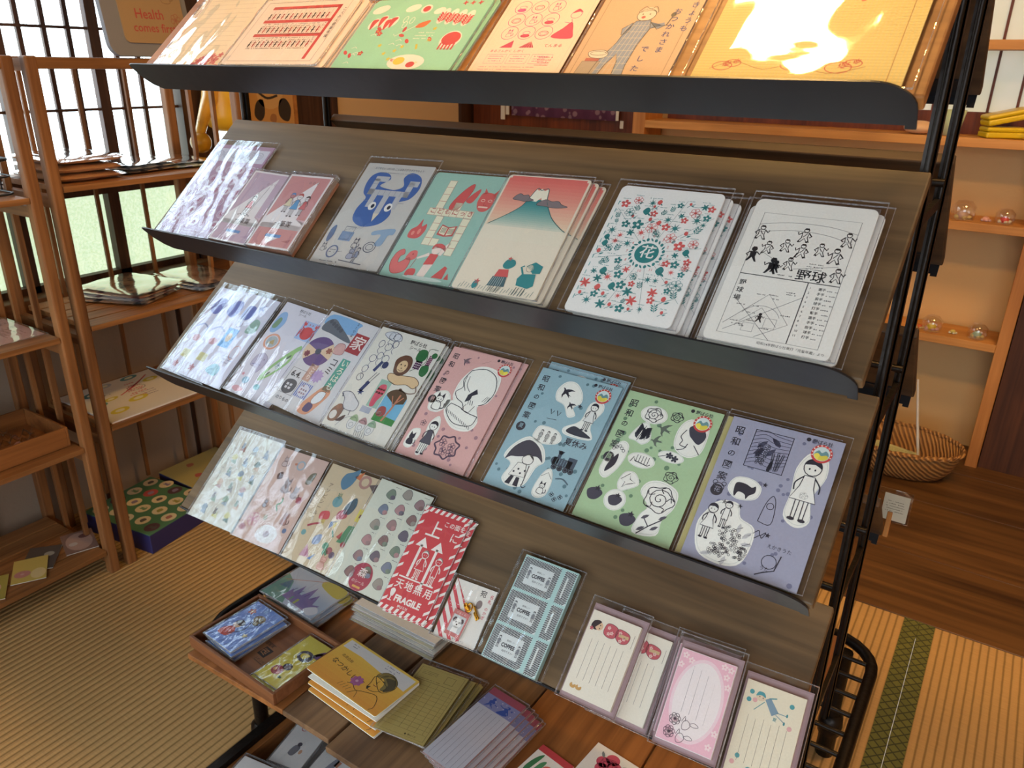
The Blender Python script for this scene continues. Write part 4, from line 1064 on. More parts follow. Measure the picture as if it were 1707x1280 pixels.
def showa_blue():
    p = showa('98bac2', '64868e', '夏', .113); H = p.H
    p.sticker([(30, 128), (36, 140), (48, 142), (60, 132), (64, 120), (58, 112), (64, 104), (56, 100), (46, 112), (34, 116)]); p.up(); p.swallow(42, 128, 7.5, K, -25); p.swallow(54, 114, 5, K, -30); p.up(-2)
    p.sticker([(58, 88), (72, 100), (74, 122), (86, 128), (92, 118), (86, 98), (94, 84), (84, 80), (62, 80)]); p.up(); p.blob([(62, 84), (68, 92), (78, 90), (92, 84), (76, 82)], K); p.person(81, 90, 34, c=K, dress='e8e8e0'); p.up(-2)
    p.sticker([(28, 72), (32, 82), (52, 82), (62, 74), (58, 66), (42, 62), (30, 66)]); p.up(); [p.person(37+i*8, 65, 13, c=K, dress='b8b8b0') for i in range(3)]; p.up(-2)
    p.text('夏休み', 66, 70, 9, K, bold=.012); p.star(64, 116, 3, K)
    for x in (34, 42): p.line([(x, 104), (x+3, 98), (x+5, 103)], .9, K)
    p.line([(34, 92), (46, 93)], .5, K)
    # umbrella girl
    p.sticker([(8, 36), (12, 52), (26, 66), (46, 60), (56, 44), (50, 34), (46, 12), (30, 6), (18, 12), (20, 30)]); p.up()
    p.blob([(11, 34), (15, 50), (28, 62), (44, 56), (54, 42), (46, 46), (36, 44), (24, 40), (16, 38)], '4c4a54'); p.up()
    p.ell(37, 40, 6.5, 6, 'efece0'); p.ring(37, 40, 6.5, 6, .8, K); p.curve([(31, 42), (36, 46), (43, 42)], 1.5, K); p.poly([(28, 34), (38, 35), (43, 20), (24, 18)], 'efece0'); p.line([(28, 34), (38, 35), (43, 20), (24, 18)], .8, K, True)
    p.up(); p.spots(0, K); [p.ell(28+i*4, 23+(i % 2)*4, 1.2, 1.2, K, n=7) for i in range(4)]
    p.poly([(27, 18), (31, 18), (30, 8), (24, 8)], K); p.poly([(34, 18), (38, 18), (40, 8), (34, 8)], K); p.line([(42, 34), (44, 12)], .8, K); p.ring(46, 12, 2.5, 3, .8, K, 180, 360); p.up(-4)
    # engine
    p.rect(64, 44, 22, 9, '4c5a68'); p.rect(80, 44, 10, 13, '4c5a68'); p.rect(67, 53, 4, 8, '4c5a68'); p.poly([(65, 61), (73, 61), (71, 57), (67, 57)], '4c5a68'); p.ell(66, 49, 4.5, 4.5, '4c5a68'); p.up()
    for x in (68, 75, 82, 88): p.ell(x, 42, 3.2, 3.2, K); p.ring(x, 42, 2, 2, .5, '8fb0bc')
    for i in range(5): p.line([(68+i*3, 45), (68+i*3, 52)], .4, '8fb0bc')
    p.up(-1)
    p.sticker([(58, 8), (58, 24), (62, 36), (68, 38), (74, 26), (74, 10), (66, 4)]); p.up(); p.beast(66, 15, 6, K); p.line([(60, 28), (66, 34), (72, 28)], .5, K); p.up(-2)
    p.curve([(76, 30), (84, 32), (92, 28)], 1.6, '5c7480'); [p.flower(80+i*5, 13-(i % 2)*4, 2.6, K, n=4, line=.5) for i in range(3)]
    return p
def showa_green():
    p = showa('aecb9c', '6f9070', '植', .118); H = p.H
    def st(x, y, r, ry=None): ry = ry or r; p.sticker([(x+r*math.cos(t), y+ry*math.sin(t)) for t in [2*PI*i/8 for i in range(8)]]); p.up()
    st(35, 124, 14, 10); p.rose(35, 124, 8.5, K, t=.7); p.up(-2)
    p.rose(58, 128, 6, K, t=.7)
    p.sticker([(66, 98), (64, 118), (72, 130), (90, 128), (94, 112), (92, 96), (80, 90)]); p.up(); p.blob([(74, 122), (84, 126), (92, 116), (88, 106), (80, 110), (76, 114)], '4a4954'); p.curve([(72, 118), (69, 110), (72, 106), (71, 101), (78, 100)], .8, K); p.curve([(78, 104), (76, 98), (70, 95)], .8, K); p.curve([(84, 104), (92, 96)], .8, K); p.up(-2)
    p.sticker([(20, 94), (26, 110), (34, 114), (42, 98), (36, 90), (28, 92)]); p.up(); p.sprig(29, 93, 9, K, 78, 6, .6); p.sprig(36, 95, 7, K, 96, 5, .6); p.up(-2)
    p.swallow(51, 112, 7, '6a7468'); p.swallow(48, 98, 6, '6a7468', 20)
    st(68, 86, 13, 6); p.flower(66, 87, 3.6, K); p.flower(72, 85, 3.6, K); p.line([(56, 83), (64, 87)], .6, K); p.up(-2)
    st(42, 74, 14, 8); p.line([(32, 70), (34, 76), (36, 72), (50, 70), (52, 72)], .9, K); [p.line([(37+i*3, 71), (37+i*3, 79)], .6, K) for i in range(5)]; p.up(-2)
    p.rose(76, 66, 6.5, K, t=.6)
    p.sticker([(6, 52), (8, 74), (16, 88), (25, 84), (25, 64), (16, 46)]); p.up(); p.blob([(12, 52), (12, 62), (18, 74), (19, 62)], K); [p.ring(11+i*2.6, 76+(3-abs(i-2))*2, 1.5, 1.5, .5, K, n=8) for i in range(5)]; p.up(-2)
    p.sticker([(29, 46), (32, 58), (42, 60), (50, 50), (42, 42), (34, 38)]); p.up(); p.swallow(38, 50, 8, 'efeee2', 20); p.line([(31, 50), (38, 58), (40, 52), (46, 50), (38, 46), (35, 42), (36, 48)], .7, K, True); p.up(-2)
    def berry(x, y, r): p.blob([(x-r, y+.2*r), (x, y+.75*r), (x+r, y+.3*r), (x+.5*r, y-.7*r), (x-.5*r, y-.8*r)], '4c4b58'); p.up(); p.star(x+.2*r, y+.7*r, r*.45, K); p.up(-1)
    berry(12, 28, 8); st(34, 28, 11); berry(34, 28, 7); p.up(-2); berry(53, 14, 8)
    p.sticker([(54, 44), (58, 56), (72, 60), (88, 54), (90, 38), (84, 24), (84, 8), (62, 4), (62, 22), (66, 32)]); p.up(); p.rose(74, 42, 14, K, t=.8); p.line([(66, 4), (74, 14), (84, 24)], 1.1, K); p.line([(74, 14), (68, 20)], .9, K)
    for x, y in ((68, 22), (80, 14), (68, 10), (84, 26)): p.leaf(x, y, 4.4, '5c5b66', 40)
    p.up(-2)
    return p
def showa_lav():
    p = showa('a4a5b8', '7a7c96', '花', .119); H = p.H
    p.rect(24, 97, 34, 38, '9a9ab0'); p.up(); p.frame(24, 97, 34, 38, .9, K)
    g = random.Random(4)
    for i in range(7): x, y = g.uniform(26, 42), g.uniform(112, 130); p.leaf(x+4, y, 6, '55566c', g.uniform(0, 180))
    for i in range(9): p.curve([(24, 100+i*4), (34, 104+i*4), (44, 101+i*4), (58, 106+i*3.2)], .4, K)
    for i in range(46): t = i/46; p.ring(36+5*math.sin(i*2.4)*(1-t*.5), 122-t*20, 1.2, 1.2, .4, K, n=6); p.ring(50+5*math.sin(i*2.1)*(1-t*.4), 116-t*17, 1.2, 1.2, .4, K, n=6)
    p.blob([(44, 98), (45, 106), (47, 108), (47, 98)], K); p.up(-1)
    p.sticker([(70, 62), (70, 84), (68, 108), (76, 126), (90, 124), (94, 106), (88, 84), (92, 62), (82, 54)]); p.up(); p.person(81, 60, 60, c=K, dress='efeee4'); p.rose(81, 84, 3.4, K, fill='77768a'); p.up(-2)
    p.ring(10, 70, 5, 4, .7, K); p.ring(6, 74, 2, 2, .6, K); p.ring(14, 74, 2, 2, .6, K)
    p.sticker([(18, 72), (22, 84), (36, 86), (46, 80), (44, 68), (28, 64)]); p.up(); p.blob([(24, 70), (24, 79), (32, 80), (38, 78), (41, 80), (42, 74), (38, 70), (36, 66), (34, 70), (28, 71), (26, 66)], K); p.up(-2)
    p.curve([(52, 50), (54, 68), (58, 76), (62, 68), (63, 50), (52, 50)], .6, K); p.ring(58, 66, 3, 3, .6, K)
    for x, y in ((20, 58), (48, 84), (34, 58), (48, 18), (64, 40)): p.star(x, y, 2.6, K)
    p.curve([(52, 38), (56, 42), (58, 38), (62, 42), (60, 36), (58, 38), (54, 34)], .7, K)
    p.sticker([(4, 30), (8, 46), (16, 58), (32, 60), (38, 48), (52, 42), (54, 22), (48, 6), (30, 2), (12, 8)]); p.up()
    p.person(25, 34, 26, c=K, dress='efeee4', boy=True); p.person(13, 20, 34, c=K, dress='efeee4', fx=1); p.up()
    for i in range(130):
        a, q = g.uniform(0, 6.28), g.random()**.5; c = ((34, 30, 9), (44, 17, 8.5), (28, 14, 8))[i % 3]
        p.ring(c[0]+c[2]*q*math.cos(a), c[1]+c[2]*q*math.sin(a)*.85, 1.1, 1.0, .4, K, n=6)
    for x, y, a in ((48, 34, 50), (40, 38, 90), (50, 26, 10), (20, 8, 200), (36, 6, 260)): p.leaf(x, y, 5, 'c9c9c8', a); p.line([(x-3, y-2), (x+3, y+2)], .5, K)
    p.up(-3)
    p.text('えかきうた', 66, 30, 4.2, K); p.ring(72, 18, 6, 6, .6, K); p.line([(64, 4), (70, 8), (78, 12), (80, 26)], 1.0, K); p.text('うた', 66, 10, 4, K)
    return p
def sea():
    p = P(.106, .170, 'd5d4e2', t=.001); g = p.rng
    p.up(); p.rect(38, 62, 24, 34, '5fa8e0'); p.blob([(8, 120), (14, 140), (30, 142), (36, 128), (26, 112)], '6a74b8'); p.blob([(44, 118), (46, 138), (62, 140), (66, 124), (56, 114)], '6470b4')
    p.blob([(72, 96), (76, 120), (90, 118), (92, 100)], '8fb0a0'); p.curve([(6, 84), (20, 92), (34, 86)], 2.4, '8f98c0'); p.ring(82, 60, 9, 12, 1.5, 'c89a90'); p.rect(16, 30, 20, 14, 'c9c48a'); p.blob([(50, 20), (60, 34), (76, 30), (74, 16)], '78b0c0'); p.ell(24, 66, 9, 6, 'd0a0a8')
    p.up(); p.beast(50, 108, 8, '6a6a90'); p.flower(20, 16, 6, 'c08a94'); p.swallow(74, 140, 8, '7d86b4'); p.tiny(64, 50, 24, 3, '7a7a98', size=3); p.ell(50, 80, 6, 8, 'c9a878')
    return p
def crab():
    p = P(.100, .170, 'd6d4de', t=.001); H = p.H
    p.up(); p.text('野ばら社', 36, H-10, 6, '5a5a60', bold=.01); p.text('シール', 38, H-16, 5.5, '5a5a60', bold=.02)
    p.blob([(4, 116), (4, 146), (16, 152), (24, 134), (16, 114)], '8cb0d8'); p.up(); p.blob([(4, 122), (8, 140), (15, 138), (13, 122)], '7d9a78'); p.up(-1)
    p.rect(58, 116, 34, 34, 'a4bce0'); p.up(); p.blob([(66, 122), (64, 132), (70, 140), (80, 140), (86, 132), (84, 122), (75, 118)], 'cf4a4c')
    for s_ in (-1, 1):
        for i in range(4): p.curve([(75+s_*7, 124+i*3), (75+s_*13, 127+i*2.6), (75+s_*15, 120+i*3)], 1.4, 'cf4a4c')
        p.curve([(75+s_*7, 136), (75+s_*13, 138), (75+s_*12, 143)], 2, 'cf4a4c'); p.blob([(75+s_*9, 142), (75+s_*15, 143), (75+s_*15, 149), (75+s_*11, 146), (75+s_*10, 150)], 'cf4a4c'); p.ell(75+s_*3, 145, .9, 1.4, 'b04048')
    p.up(-1)
    p.ring(24, 98, 14, 13, 3.4, 'd99a7c', n=26); p.ell(24, 98, 11, 10, 'a8b4b8'); p.up(); p.poly([(16, 94), (30, 94), (27, 103)], 'b4a070'); p.up(-1)
    p.blob([(46, 34), (48, 50), (60, 76), (72, 96), (82, 108), (86, 102), (80, 92), (80, 76), (66, 50), (52, 34)], '93c07c'); p.up(); p.blob([(52, 42), (56, 56), (66, 76), (76, 88), (74, 72), (64, 54), (56, 44)], 'd9dfdc'); p.up(); p.flower(66, 66, 6, '7a92a4', n=6, line=.5); p.ell(74, 84, 2, 5, '55705c', -30); p.ell(57, 48, 1.4, 5, '55705c', -30); p.up(-2)
    p.blob([(14, 52), (16, 70), (28, 76), (40, 68), (40, 54), (34, 42), (28, 50)], 'b7b2c8'); p.up(); p.outl([(14, 52), (16, 70), (28, 76), (40, 68), (40, 54), (34, 42), (28, 50)], .6, '78748c'); p.line([(16, 54), (34, 56)], 1, '7070a8'); p.ell(28, 66, 1, 1.2, '605c70'); p.ell(34, 66, 1, 1.2, '605c70'); p.up(-1)
    p.ell(26, 26, 7, 6, '8fb6cc'); p.ell(54, 22, 6, 5, '84c0c8'); p.star(14, 34, 4, 'd08a94'); p.line([(50, 28), (48, 38), (54, 32), (58, 38)], .8, '8a8aa0'); p.blob([(10, 8), (18, 14), (34, 10), (22, 4)], 'd4a0a8')
    return p
def disc():
    p = P(.112, .170, 'd4d2d2', t=.001); H = p.H; k = '46464c'
    p.up(); p.blob([(6, 128), (8, 148), (60, 148), (60, 140), (58, 128)], '7eaed8'); p.up(); p.blob([(4, 122), (6, 136), (16, 142), (30, 136), (60, 120), (56, 116), (24, 120)], '6b7078'); p.up(); [p.ell(12+i*6, 137-i*2, 3, 3.4, '585c64') for i in range(5)]; p.up(-2)
    p.text('SLやま', 56, 146, 6, k, vert=True, bold=.02, gap=1)
    p.ell(24, 90, 24, 23, '6c5486', n=30); p.up(); p.poly([(24, 90)]+[(24+24*math.cos(R(a)), 90+23*math.sin(R(a))) for a in range(-15, 50, 8)], 'dcc0a0'); p.poly([(24, 90)]+[(24+24*math.cos(R(a)), 90+23*math.sin(R(a))) for a in range(165, 235, 8)], 'dcc0a0')
    p.up(); p.ell(24, 90, 5, 4.6, '4b4c5c'); p.flower(40, 96, 5, '9a5a48', n=6); p.flower(9, 82, 5, '8c4c58', n=7); p.up(-2)
    p.rect(62, 104, 24, 30, 'a5383c'); p.up(); p.text('家', 74, 120, 22, 'e8dcd4', vert=True, bold=.03); p.up(-1)
    p.blob([(46, 96), (46, 110), (58, 112), (62, 98)], 'cfa29c'); p.up(); p.outl([(46, 96), (46, 110), (58, 112), (62, 98)], .7, 'a0686c'); p.up(-1)
    p.rect(68, 44, 14, 50, '4fa08e'); p.up(); p.text('いろはも', 75, 88, 12, 'e8e0cc', vert=True, bold=.02, gap=1); p.up(-1)
    p.star(48, 58, 11, 'b49ac4', n=11, q=.7); p.text('コミ', 57, 84, 13, k, vert=True, bold=.05, gap=1)
    p.rect(28, 46, 13, 26, 'c9a08e'); p.up(); p.text('ことり', 34.5, 68, 8, 'ede2d6', vert=True, bold=.02, gap=1); p.up(-1)
    p.frame(4, 20, 26, 38, .7, k); p.text('6.4.', 7, 46, 12, k, bold=.03); p.blob([(8, 24), (7, 38), (18, 42), (27, 38), (27, 26), (18, 20)], '5a5c62'); p.up(); [p.rect(11+i*6, 27+j*5, 4, 3.4, 'd4d2d2') for i in range(2) for j in range(2)]; p.up(-1)
    for i in range(7): p.rect(32+i*3.2, 22, 1.8, 22, '6b7ec0')
    p.up(); p.ell(43, 33, 8.5, 9, 'd9d6dc'); [p.ell(39+(i % 3)*4, 29+(i//3)*5, 1.4, 1.6, 'a06078', n=8) for i in range(7)]; p.up(-1)
    p.blob([(52, 8), (60, 34), (72, 52), (84, 44), (80, 26), (70, 6)], 'd99a76'); p.up(); p.blob([(64, 26), (68, 40), (78, 42), (78, 30), (70, 22)], 'dfe4e6'); p.blob([(60, 10), (62, 22), (72, 20), (70, 10)], '5c5478'); p.outl([(64, 26), (68, 40), (78, 42), (78, 30), (70, 22)], .8, '8a5844'); p.up(-1)
    p.text('のりもの', 8, 10, 6, k, bold=.02)
    return p
def lion():
    p = P(.116, .168, 'dcd9cc', t=.001); H = p.H; k = '484a5c'
    p.up(); p.text('野ばら社', 52, H-12, 6.4, '3c3c40', bold=.015); p.text('シール', 55, H-19, 6, '3c3c40', bold=.04)
    # robots
    for i, (x, y) in enumerate(((22, 136), (30, 136), (14, 122), (26, 120), (34, 126), (14, 100), (22, 106), (32, 104), (12, 84))): p.ring(x, y, 4+i % 2, 5, .8, '6d7088'); p.line([(x, y-5), (x-1, y-10), (x+3, y-14)], .7, '6d7088')
    p.blob([(10, 136), (20, 142), (34, 140), (38, 132), (24, 130)], 'cfd2d6'); p.up(); p.outl([(10, 136), (20, 142), (34, 140), (38, 132), (24, 130)], .7, '6d7088'); p.up(-1)
    p.rect(26, 84, 4.5, 16, '34406e', -18); p.ell(37, 96, 4.4, 5, '2c3660'); p.rect(24, 54, 5, 16, '34406e', -18); p.line([(32, 84), (25, 66)], .8, k); p.line([(36, 84), (29, 66)], .8, k); p.ring(12, 72, 4.5, 5, .8, k); p.star(26, 54, 5, '34406e', n=6)
    # vine
    p.blob([(72, 116), (72, 128), (82, 130), (86, 120), (80, 112)], '2e6e3c'); p.blob([(88, 98), (86, 108), (94, 112), (98, 104), (95, 96)], '2e6e3c'); p.ell(95, 126, 4, 4, '2e6e3c'); p.curve([(74, 98), (82, 106), (88, 116), (84, 132), (96, 134)], .8, '4a5c44')
    for i in range(16): p.ell(76+(i % 4)*2.4, 104+(i//4)*3, 1.4, 1.5, '5c2f58', n=7); p.ell(90+(i % 3)*2, 112+(i//3)*2.4, 1.2, 1.3, '7a4060', n=7)
    # lion
    p.blob([(50, 88), (52, 80), (66, 76), (80, 80), (92, 78), (96, 86), (86, 92), (70, 90)], 'd9b98a'); p.up(); p.outl([(50, 88), (52, 80), (66, 76), (80, 80), (92, 78), (96, 86), (86, 92), (70, 90)], .8, '5c4436'); p.curve([(94, 82), (98, 74), (88, 70), (78, 72)], 1.6, '8c7868'); p.ell(77, 72, 2.2, 1.8, '5c4436')
    p.blob([(50, 98), (48, 108), (56, 116), (66, 116), (72, 108), (72, 96), (64, 88), (54, 90)], '6b4632'); p.up(); p.ell(61, 101, 7, 8.5, 'd9b98a'); p.up(); p.ell(58, 103, .9, 1.2, '3c2c24'); p.ell(64, 103, .9, 1.2, '3c2c24'); p.poly([(60, 99), (62, 99), (61, 97)], '3c2c24'); p.line([(57, 96), (61, 94.5), (65, 96)], .6, '3c2c24'); p.up(-3)
    # coral card, goat, badger
    p.rect(44, 40, 17, 38, '93b8a6'); p.up(); p.blob([(48, 42), (46, 58), (48, 70), (56, 72), (59, 62), (55, 50), (54, 42)], 'cf4a62'); [p.ell(48+(i % 3)*4, 60+(i//3)*5, 1.8, 1.6, 'e8c4c4', n=7) for i in range(6)]; p.up(-1)
    p.blob([(2, 46), (14, 50), (26, 44), (34, 38), (32, 28), (16, 28), (10, 40)], 'd4d2d0'); p.up(); p.outl([(2, 46), (14, 50), (26, 44), (34, 38), (32, 28), (16, 28), (10, 40)], .8, '6a6a76'); p.line([(18, 28), (18, 22)], .8, '6a6a76'); p.line([(28, 28), (29, 21)], .8, '6a6a76'); p.line([(4, 46), (6, 41)], 1.4, '6a6a76'); p.up(-1)
    p.blob([(4, 8), (2, 22), (10, 32), (18, 26), (16, 10)], '8c6a58'); p.up(); p.ell(8, 16, 5, 6, 'dcd6cc'); p.ell(10, 28, 4, 3.6, '9c7058'); p.blob([(16, 10), (24, 12), (26, 20), (22, 18)], '5c4c48'); p.up(-1)
    p.rect(40, 31, 15, 8, 'a8aebc')
    # arched picture
    A = [(62, 26), (94, 26)]+[(78+16*math.cos(R(a)), 58+14*math.sin(R(a))) for a in range(0, 181, 15)]
    p.poly(A, '6ab0d0'); p.up(); p.poly([(62, 26), (94, 26), (94, 34), (62, 36)], '3f8a44'); p.poly([(64, 60)]+[(78+16*math.cos(R(a)), 58+14*math.sin(R(a))) for a in range(160, 20, -15)]+[(92, 56), (80, 52)], '5c4630'); p.up(); p.line([(76, 28), (80, 46), (82, 66)], 2.4, 'c07a58'); p.line([(80, 52), (88, 64)], 1.4, 'c07a58'); p.line([(79, 50), (72, 62)], 1.2, 'c07a58')
    p.blob([(64, 34), (64, 44), (72, 46), (76, 38), (72, 33)], 'a04a44'); p.ell(68, 36, 4, 3, 'e8e0d4'); p.up(-2)
    # band of children
    p.curve([(20, 4), (26, 16), (36, 22)], .6, '8a8c94')
    for i, c in enumerate(('9cb48c', 'b08a8a', '93b092')): p.ell(40+i*14, 14, 6, 8, 'd8d8d4'); p.up(); p.ring(40+i*14, 14, 6, 8, .5, '7a8488'); p.blob([(34+i*14, 18), (40+i*14, 26), (47+i*14, 18)], c); p.ring(40+i*14, 12, 3, 3, .5, '7a8488'); p.up(-1)
    for i in range(6): p.line([(50+i*3, 8), (52+i*3, 1)], .6, '606870')
    return p
T3 = 1.6
item(sea(), 'sticker_sheet', 3, -1.073, -2, .0008, 'pale sticker sheet in crinkled glaring film, leftmost on the third shelf', 'sticker sheet', seed=31, film_=CRINK, amp=.0018)
item(sea(), 'sticker_sheet', 3, -1.026, -2.0, .0066, 'sticker sheet with a blue square in shiny film, lying over the leftmost one', 'sticker sheet', seed=32, film_=CRINK, amp=.0016)
item(crab(), 'sticker_sheet', 3, -.913, -2.4, .0008, 'sticker sheet with a red crab, a round face and a green pod', 'sticker sheet', seed=33, tilt=2.6, top=.008)
item(disc(), 'sticker_sheet', 3, -.815, -4.0, .0008, 'sticker sheet with a purple disc and a dark red square character', 'sticker sheet', seed=34, tilt=2.2, top=.010)
o = item(lion(), 'sticker_sheet', 3, -.693, -1.2, .0066, 'sticker sheet with a resting lion and an arched picture, front copy', 'sticker sheet', seed=35, tilt=1.0, top=.010)
copies(o, 2, .0045, -.001, .0027, 0, ['lion sticker sheet directly under the front lion sheet', 'lowest of the three lion sticker sheets'], 'lion sticker sheets on the third shelf')
o = item(showa_pink(), 'sticker_sheet', 3, -.563, .2, .0036, 'pink sticker sheet with a bob-haired girl drawn from behind', 'sticker sheet', seed=36, top=.008)
copies(o, 1, .006, .002, .0027, -1, 'pink bob-hair sticker sheet hidden but for its edge', 'pink sticker sheets on the third shelf')
o = item(showa_blue(), 'sticker_sheet', 3, -.422, -.8, .0036, 'light blue sticker sheet with an umbrella girl and a steam engine, front copy', 'sticker sheet', seed=37, top=.008)
copies(o, 1, .004, .012, .0027, -.5, 'light blue sticker sheet sticking up behind the front blue copy', 'blue sticker sheets on the third shelf')
item(showa_green(), 'sticker_sheet', 3, -.297, -.6, .0008, 'green sticker sheet of roses, birds and strawberries', 'sticker sheet', seed=38, top=.006)
yp = P(.119, .170, 'cfc27a', t=.001); yp.up(); yp.spots(30, '8a7c4a')
item(yp, 'sticker_sheet', 3, -.172, .1, .0008, 'yellow sticker sheet showing only its left edge under the lavender one', 'sticker sheet', seed=39, top=.004, mx=.003)
item(showa_lav(), 'sticker_sheet', 3, -.165, .1, .0036, 'lavender sticker sheet with a grape picture and a standing girl', 'sticker sheet', seed=40, top=.008, mx=.006)
# ===== fourth shelf
def cones():
    p = P(.112, .172, 'd3cfc0', t=.001); g = p.rng; k = '6b6f78'
    p.up(); p.text('アソビシール1', 12, 120, 7.5, k, vert=True)
    cs = ['7d8c98', '8a7f78', 'c9a98c', '8ca48c', 'c8c070', '8896a8', 'b08880', '9aa8b4', '6c8078']
    for j in range(6):
        for i in range(3):
            x, y, c = 26+i*26+(j % 2)*5, 16+j*22, cs[(i*4+j*3) % 9]
            p.poly([(x-7, y-4), (x+6, y-6), (x+2, y+5)], c); p.up(); (p.beast(x-3, y+4, 4.5, k, fill=cs[(i+j) % 9], t=.5) if (i+j) % 2 else p.blob([(x-8, y+2), (x-4, y+10), (x+4, y+6), (x, y)], cs[(i*2+j) % 9])); p.up(-1)
    return p
def animals():
    p = P(.108, .168, 'd0b0a2', t=.001); k = '6c5250'
    p.up(); p.tiny(4, 80, 70, 1, k, size=2.2, vert=True)
    for x, y, r, f in ((22, 134, 8, 'c9b4b0'), (48, 98, 11, '8c6a60'), (70, 92, 9, '9a8078'), (78, 50, 9, 'b08078'), (28, 62, 6, 'b4bcc8')): p.beast(x, y, r, k, fill=f)
    p.ring(54, 136, 7, 7, 2.4, '9cb0bc'); p.ell(44, 136, 3, 2, 'c07a58'); p.blob([(78, 112), (80, 128), (90, 132), (88, 114)], '78705a'); p.curve([(56, 58), (50, 66), (56, 72), (54, 80)], 2.4, '5c9a6a')
    p.blob([(24, 104), (20, 112), (28, 118), (32, 108)], '5c3c38'); p.flower(84, 84, 6, 'b05060', n=7); p.flower(22, 34, 11, 'c87890', n=6, line=1); p.sprig(44, 38, 5, '6a8a5c', 110)
    p.blob([(40, 14), (46, 30), (66, 34), (80, 24), (74, 10), (54, 6)], 'd9d4d0'); p.ell(10, 18, 6, 5, 'a04a54'); p.ell(88, 34, 4, 4, '6c7c9c'); p.ell(60, 20, 6, 5, 'c490a0')
    return p
def toys():
    p = P(.118, .168, 'cbb795', t=.001); k = '5a4a48'; H = p.H
    p.up(); p.text('アソビシール2', 15, 112, 7.5, k, vert=True)
    p.blob([(28, 122), (30, 134), (40, 140), (50, 146), (48, 124), (38, 112)], '5a8098'); p.poly([(46, 134), (58, 146), (56, 132)], 'c8703c'); p.ring(66, 132, 8, 8, 4, 'b08478'); p.poly([(74, 130), (90, 136), (88, 120)], '6c5c58'); p.rect(88, 104, 12, 26, 'b8a080', -12); p.up(); p.rect(90, 108, 7, 8, '6c9070', -12); p.up(-1)
    p.ell(40, 94, 8, 8, '6c9ca0'); p.sprig(40, 98, 5, '5a8060', 100); p.blob([(58, 82), (56, 94), (66, 108), (72, 98), (68, 84)], '3e5a6a'); p.blob([(52, 72), (50, 82), (60, 88), (66, 78)], 'b04c5c'); p.rect(80, 78, 15, 18, 'd9c84a'); p.up(); p.rect(84, 84, 5, 5, '7a4a3c'); p.up(-1)
    p.blob([(26, 64), (24, 74), (36, 78), (40, 68)], 'c8424c'); p.rect(31, 58, 6, 8, 'c9b060'); p.poly([(48, 56), (46, 66), (58, 70)], '4a6a98'); p.poly([(50, 66), (58, 70), (56, 58)], 'd9c030'); p.line([(56, 56), (62, 48)], 2.4, '5a9080')
    p.poly([(70, 44), (76, 70), (92, 72), (94, 46)], '4f8a64'); p.poly([(66, 50), (72, 60), (74, 48)], 'b04c4c'); p.ell(82, 44, 4, 4, 'a83c48'); p.ell(93, 62, 4, 4, 'a83c48'); p.ell(90, 48, 4, 4, 'a83c48')
    p.curve([(14, 50), (24, 56), (34, 60)], 3, 'a83c4c'); p.blob([(36, 30), (34, 40), (44, 46), (46, 34)], '8a9ab8'); p.ell(14, 40, 4, 4, '6ca0a0'); p.ell(58, 34, 5, 5, '4c8a68'); p.ell(67, 30, 5, 5, 'a05a60'); p.ell(62, 26, 4.6, 4.6, '4c8a68'); p.ell(74, 26, 4.6, 4.6, '6c5a6c')
    p.poly([(26, 10), (30, 28), (42, 12)], 'b06c84'); p.poly([(40, 10), (50, 20), (46, 10)], '6c8ab8'); p.beast(66, 12, 9, 'c08070', fill='d8a898')
    return p
def stones():
    p = P(.105, .172, 'd0d2c0', t=.001); g = p.rng; k = '54545c'
    p.up(); cs = ['8a6c68', '7c8494', '9a7c7c', '7c8a78', 'b08484', '6c6470', '9c9488']
    for j in range(6):
        for i in range(3):
            x, y = 30+i*27, 20+j*25+(i % 2)*8; c = cs[(i*3+j*2) % 7]
            p.blob([(x-8, y-3), (x-5, y+7), (x+2, y+9), (x+8, y+2), (x+4, y-7)], c); p.up(); p.outl([(x-8, y-3), (x-5, y+7), (x+2, y+9), (x+8, y+2), (x+4, y-7)], .5, k); p.ell(x+5, y-3, 4.5, 3.6, cs[(i+j) % 7]); p.up(-1); p.tiny(x+2, y+13, 9, 1, k, size=2)
    p.ell(52, 20, 19, 21, 'a8324a', n=30); p.up(4); p.text('森', 52, 26, 15, 'e8d4cc', vert=True, bold=.03); p.text('のシール', 40, 10, 6, 'e8d4cc'); p.rect(46, 3.5, 14, 3, 'd8a048'); p.up(-4)
    return p
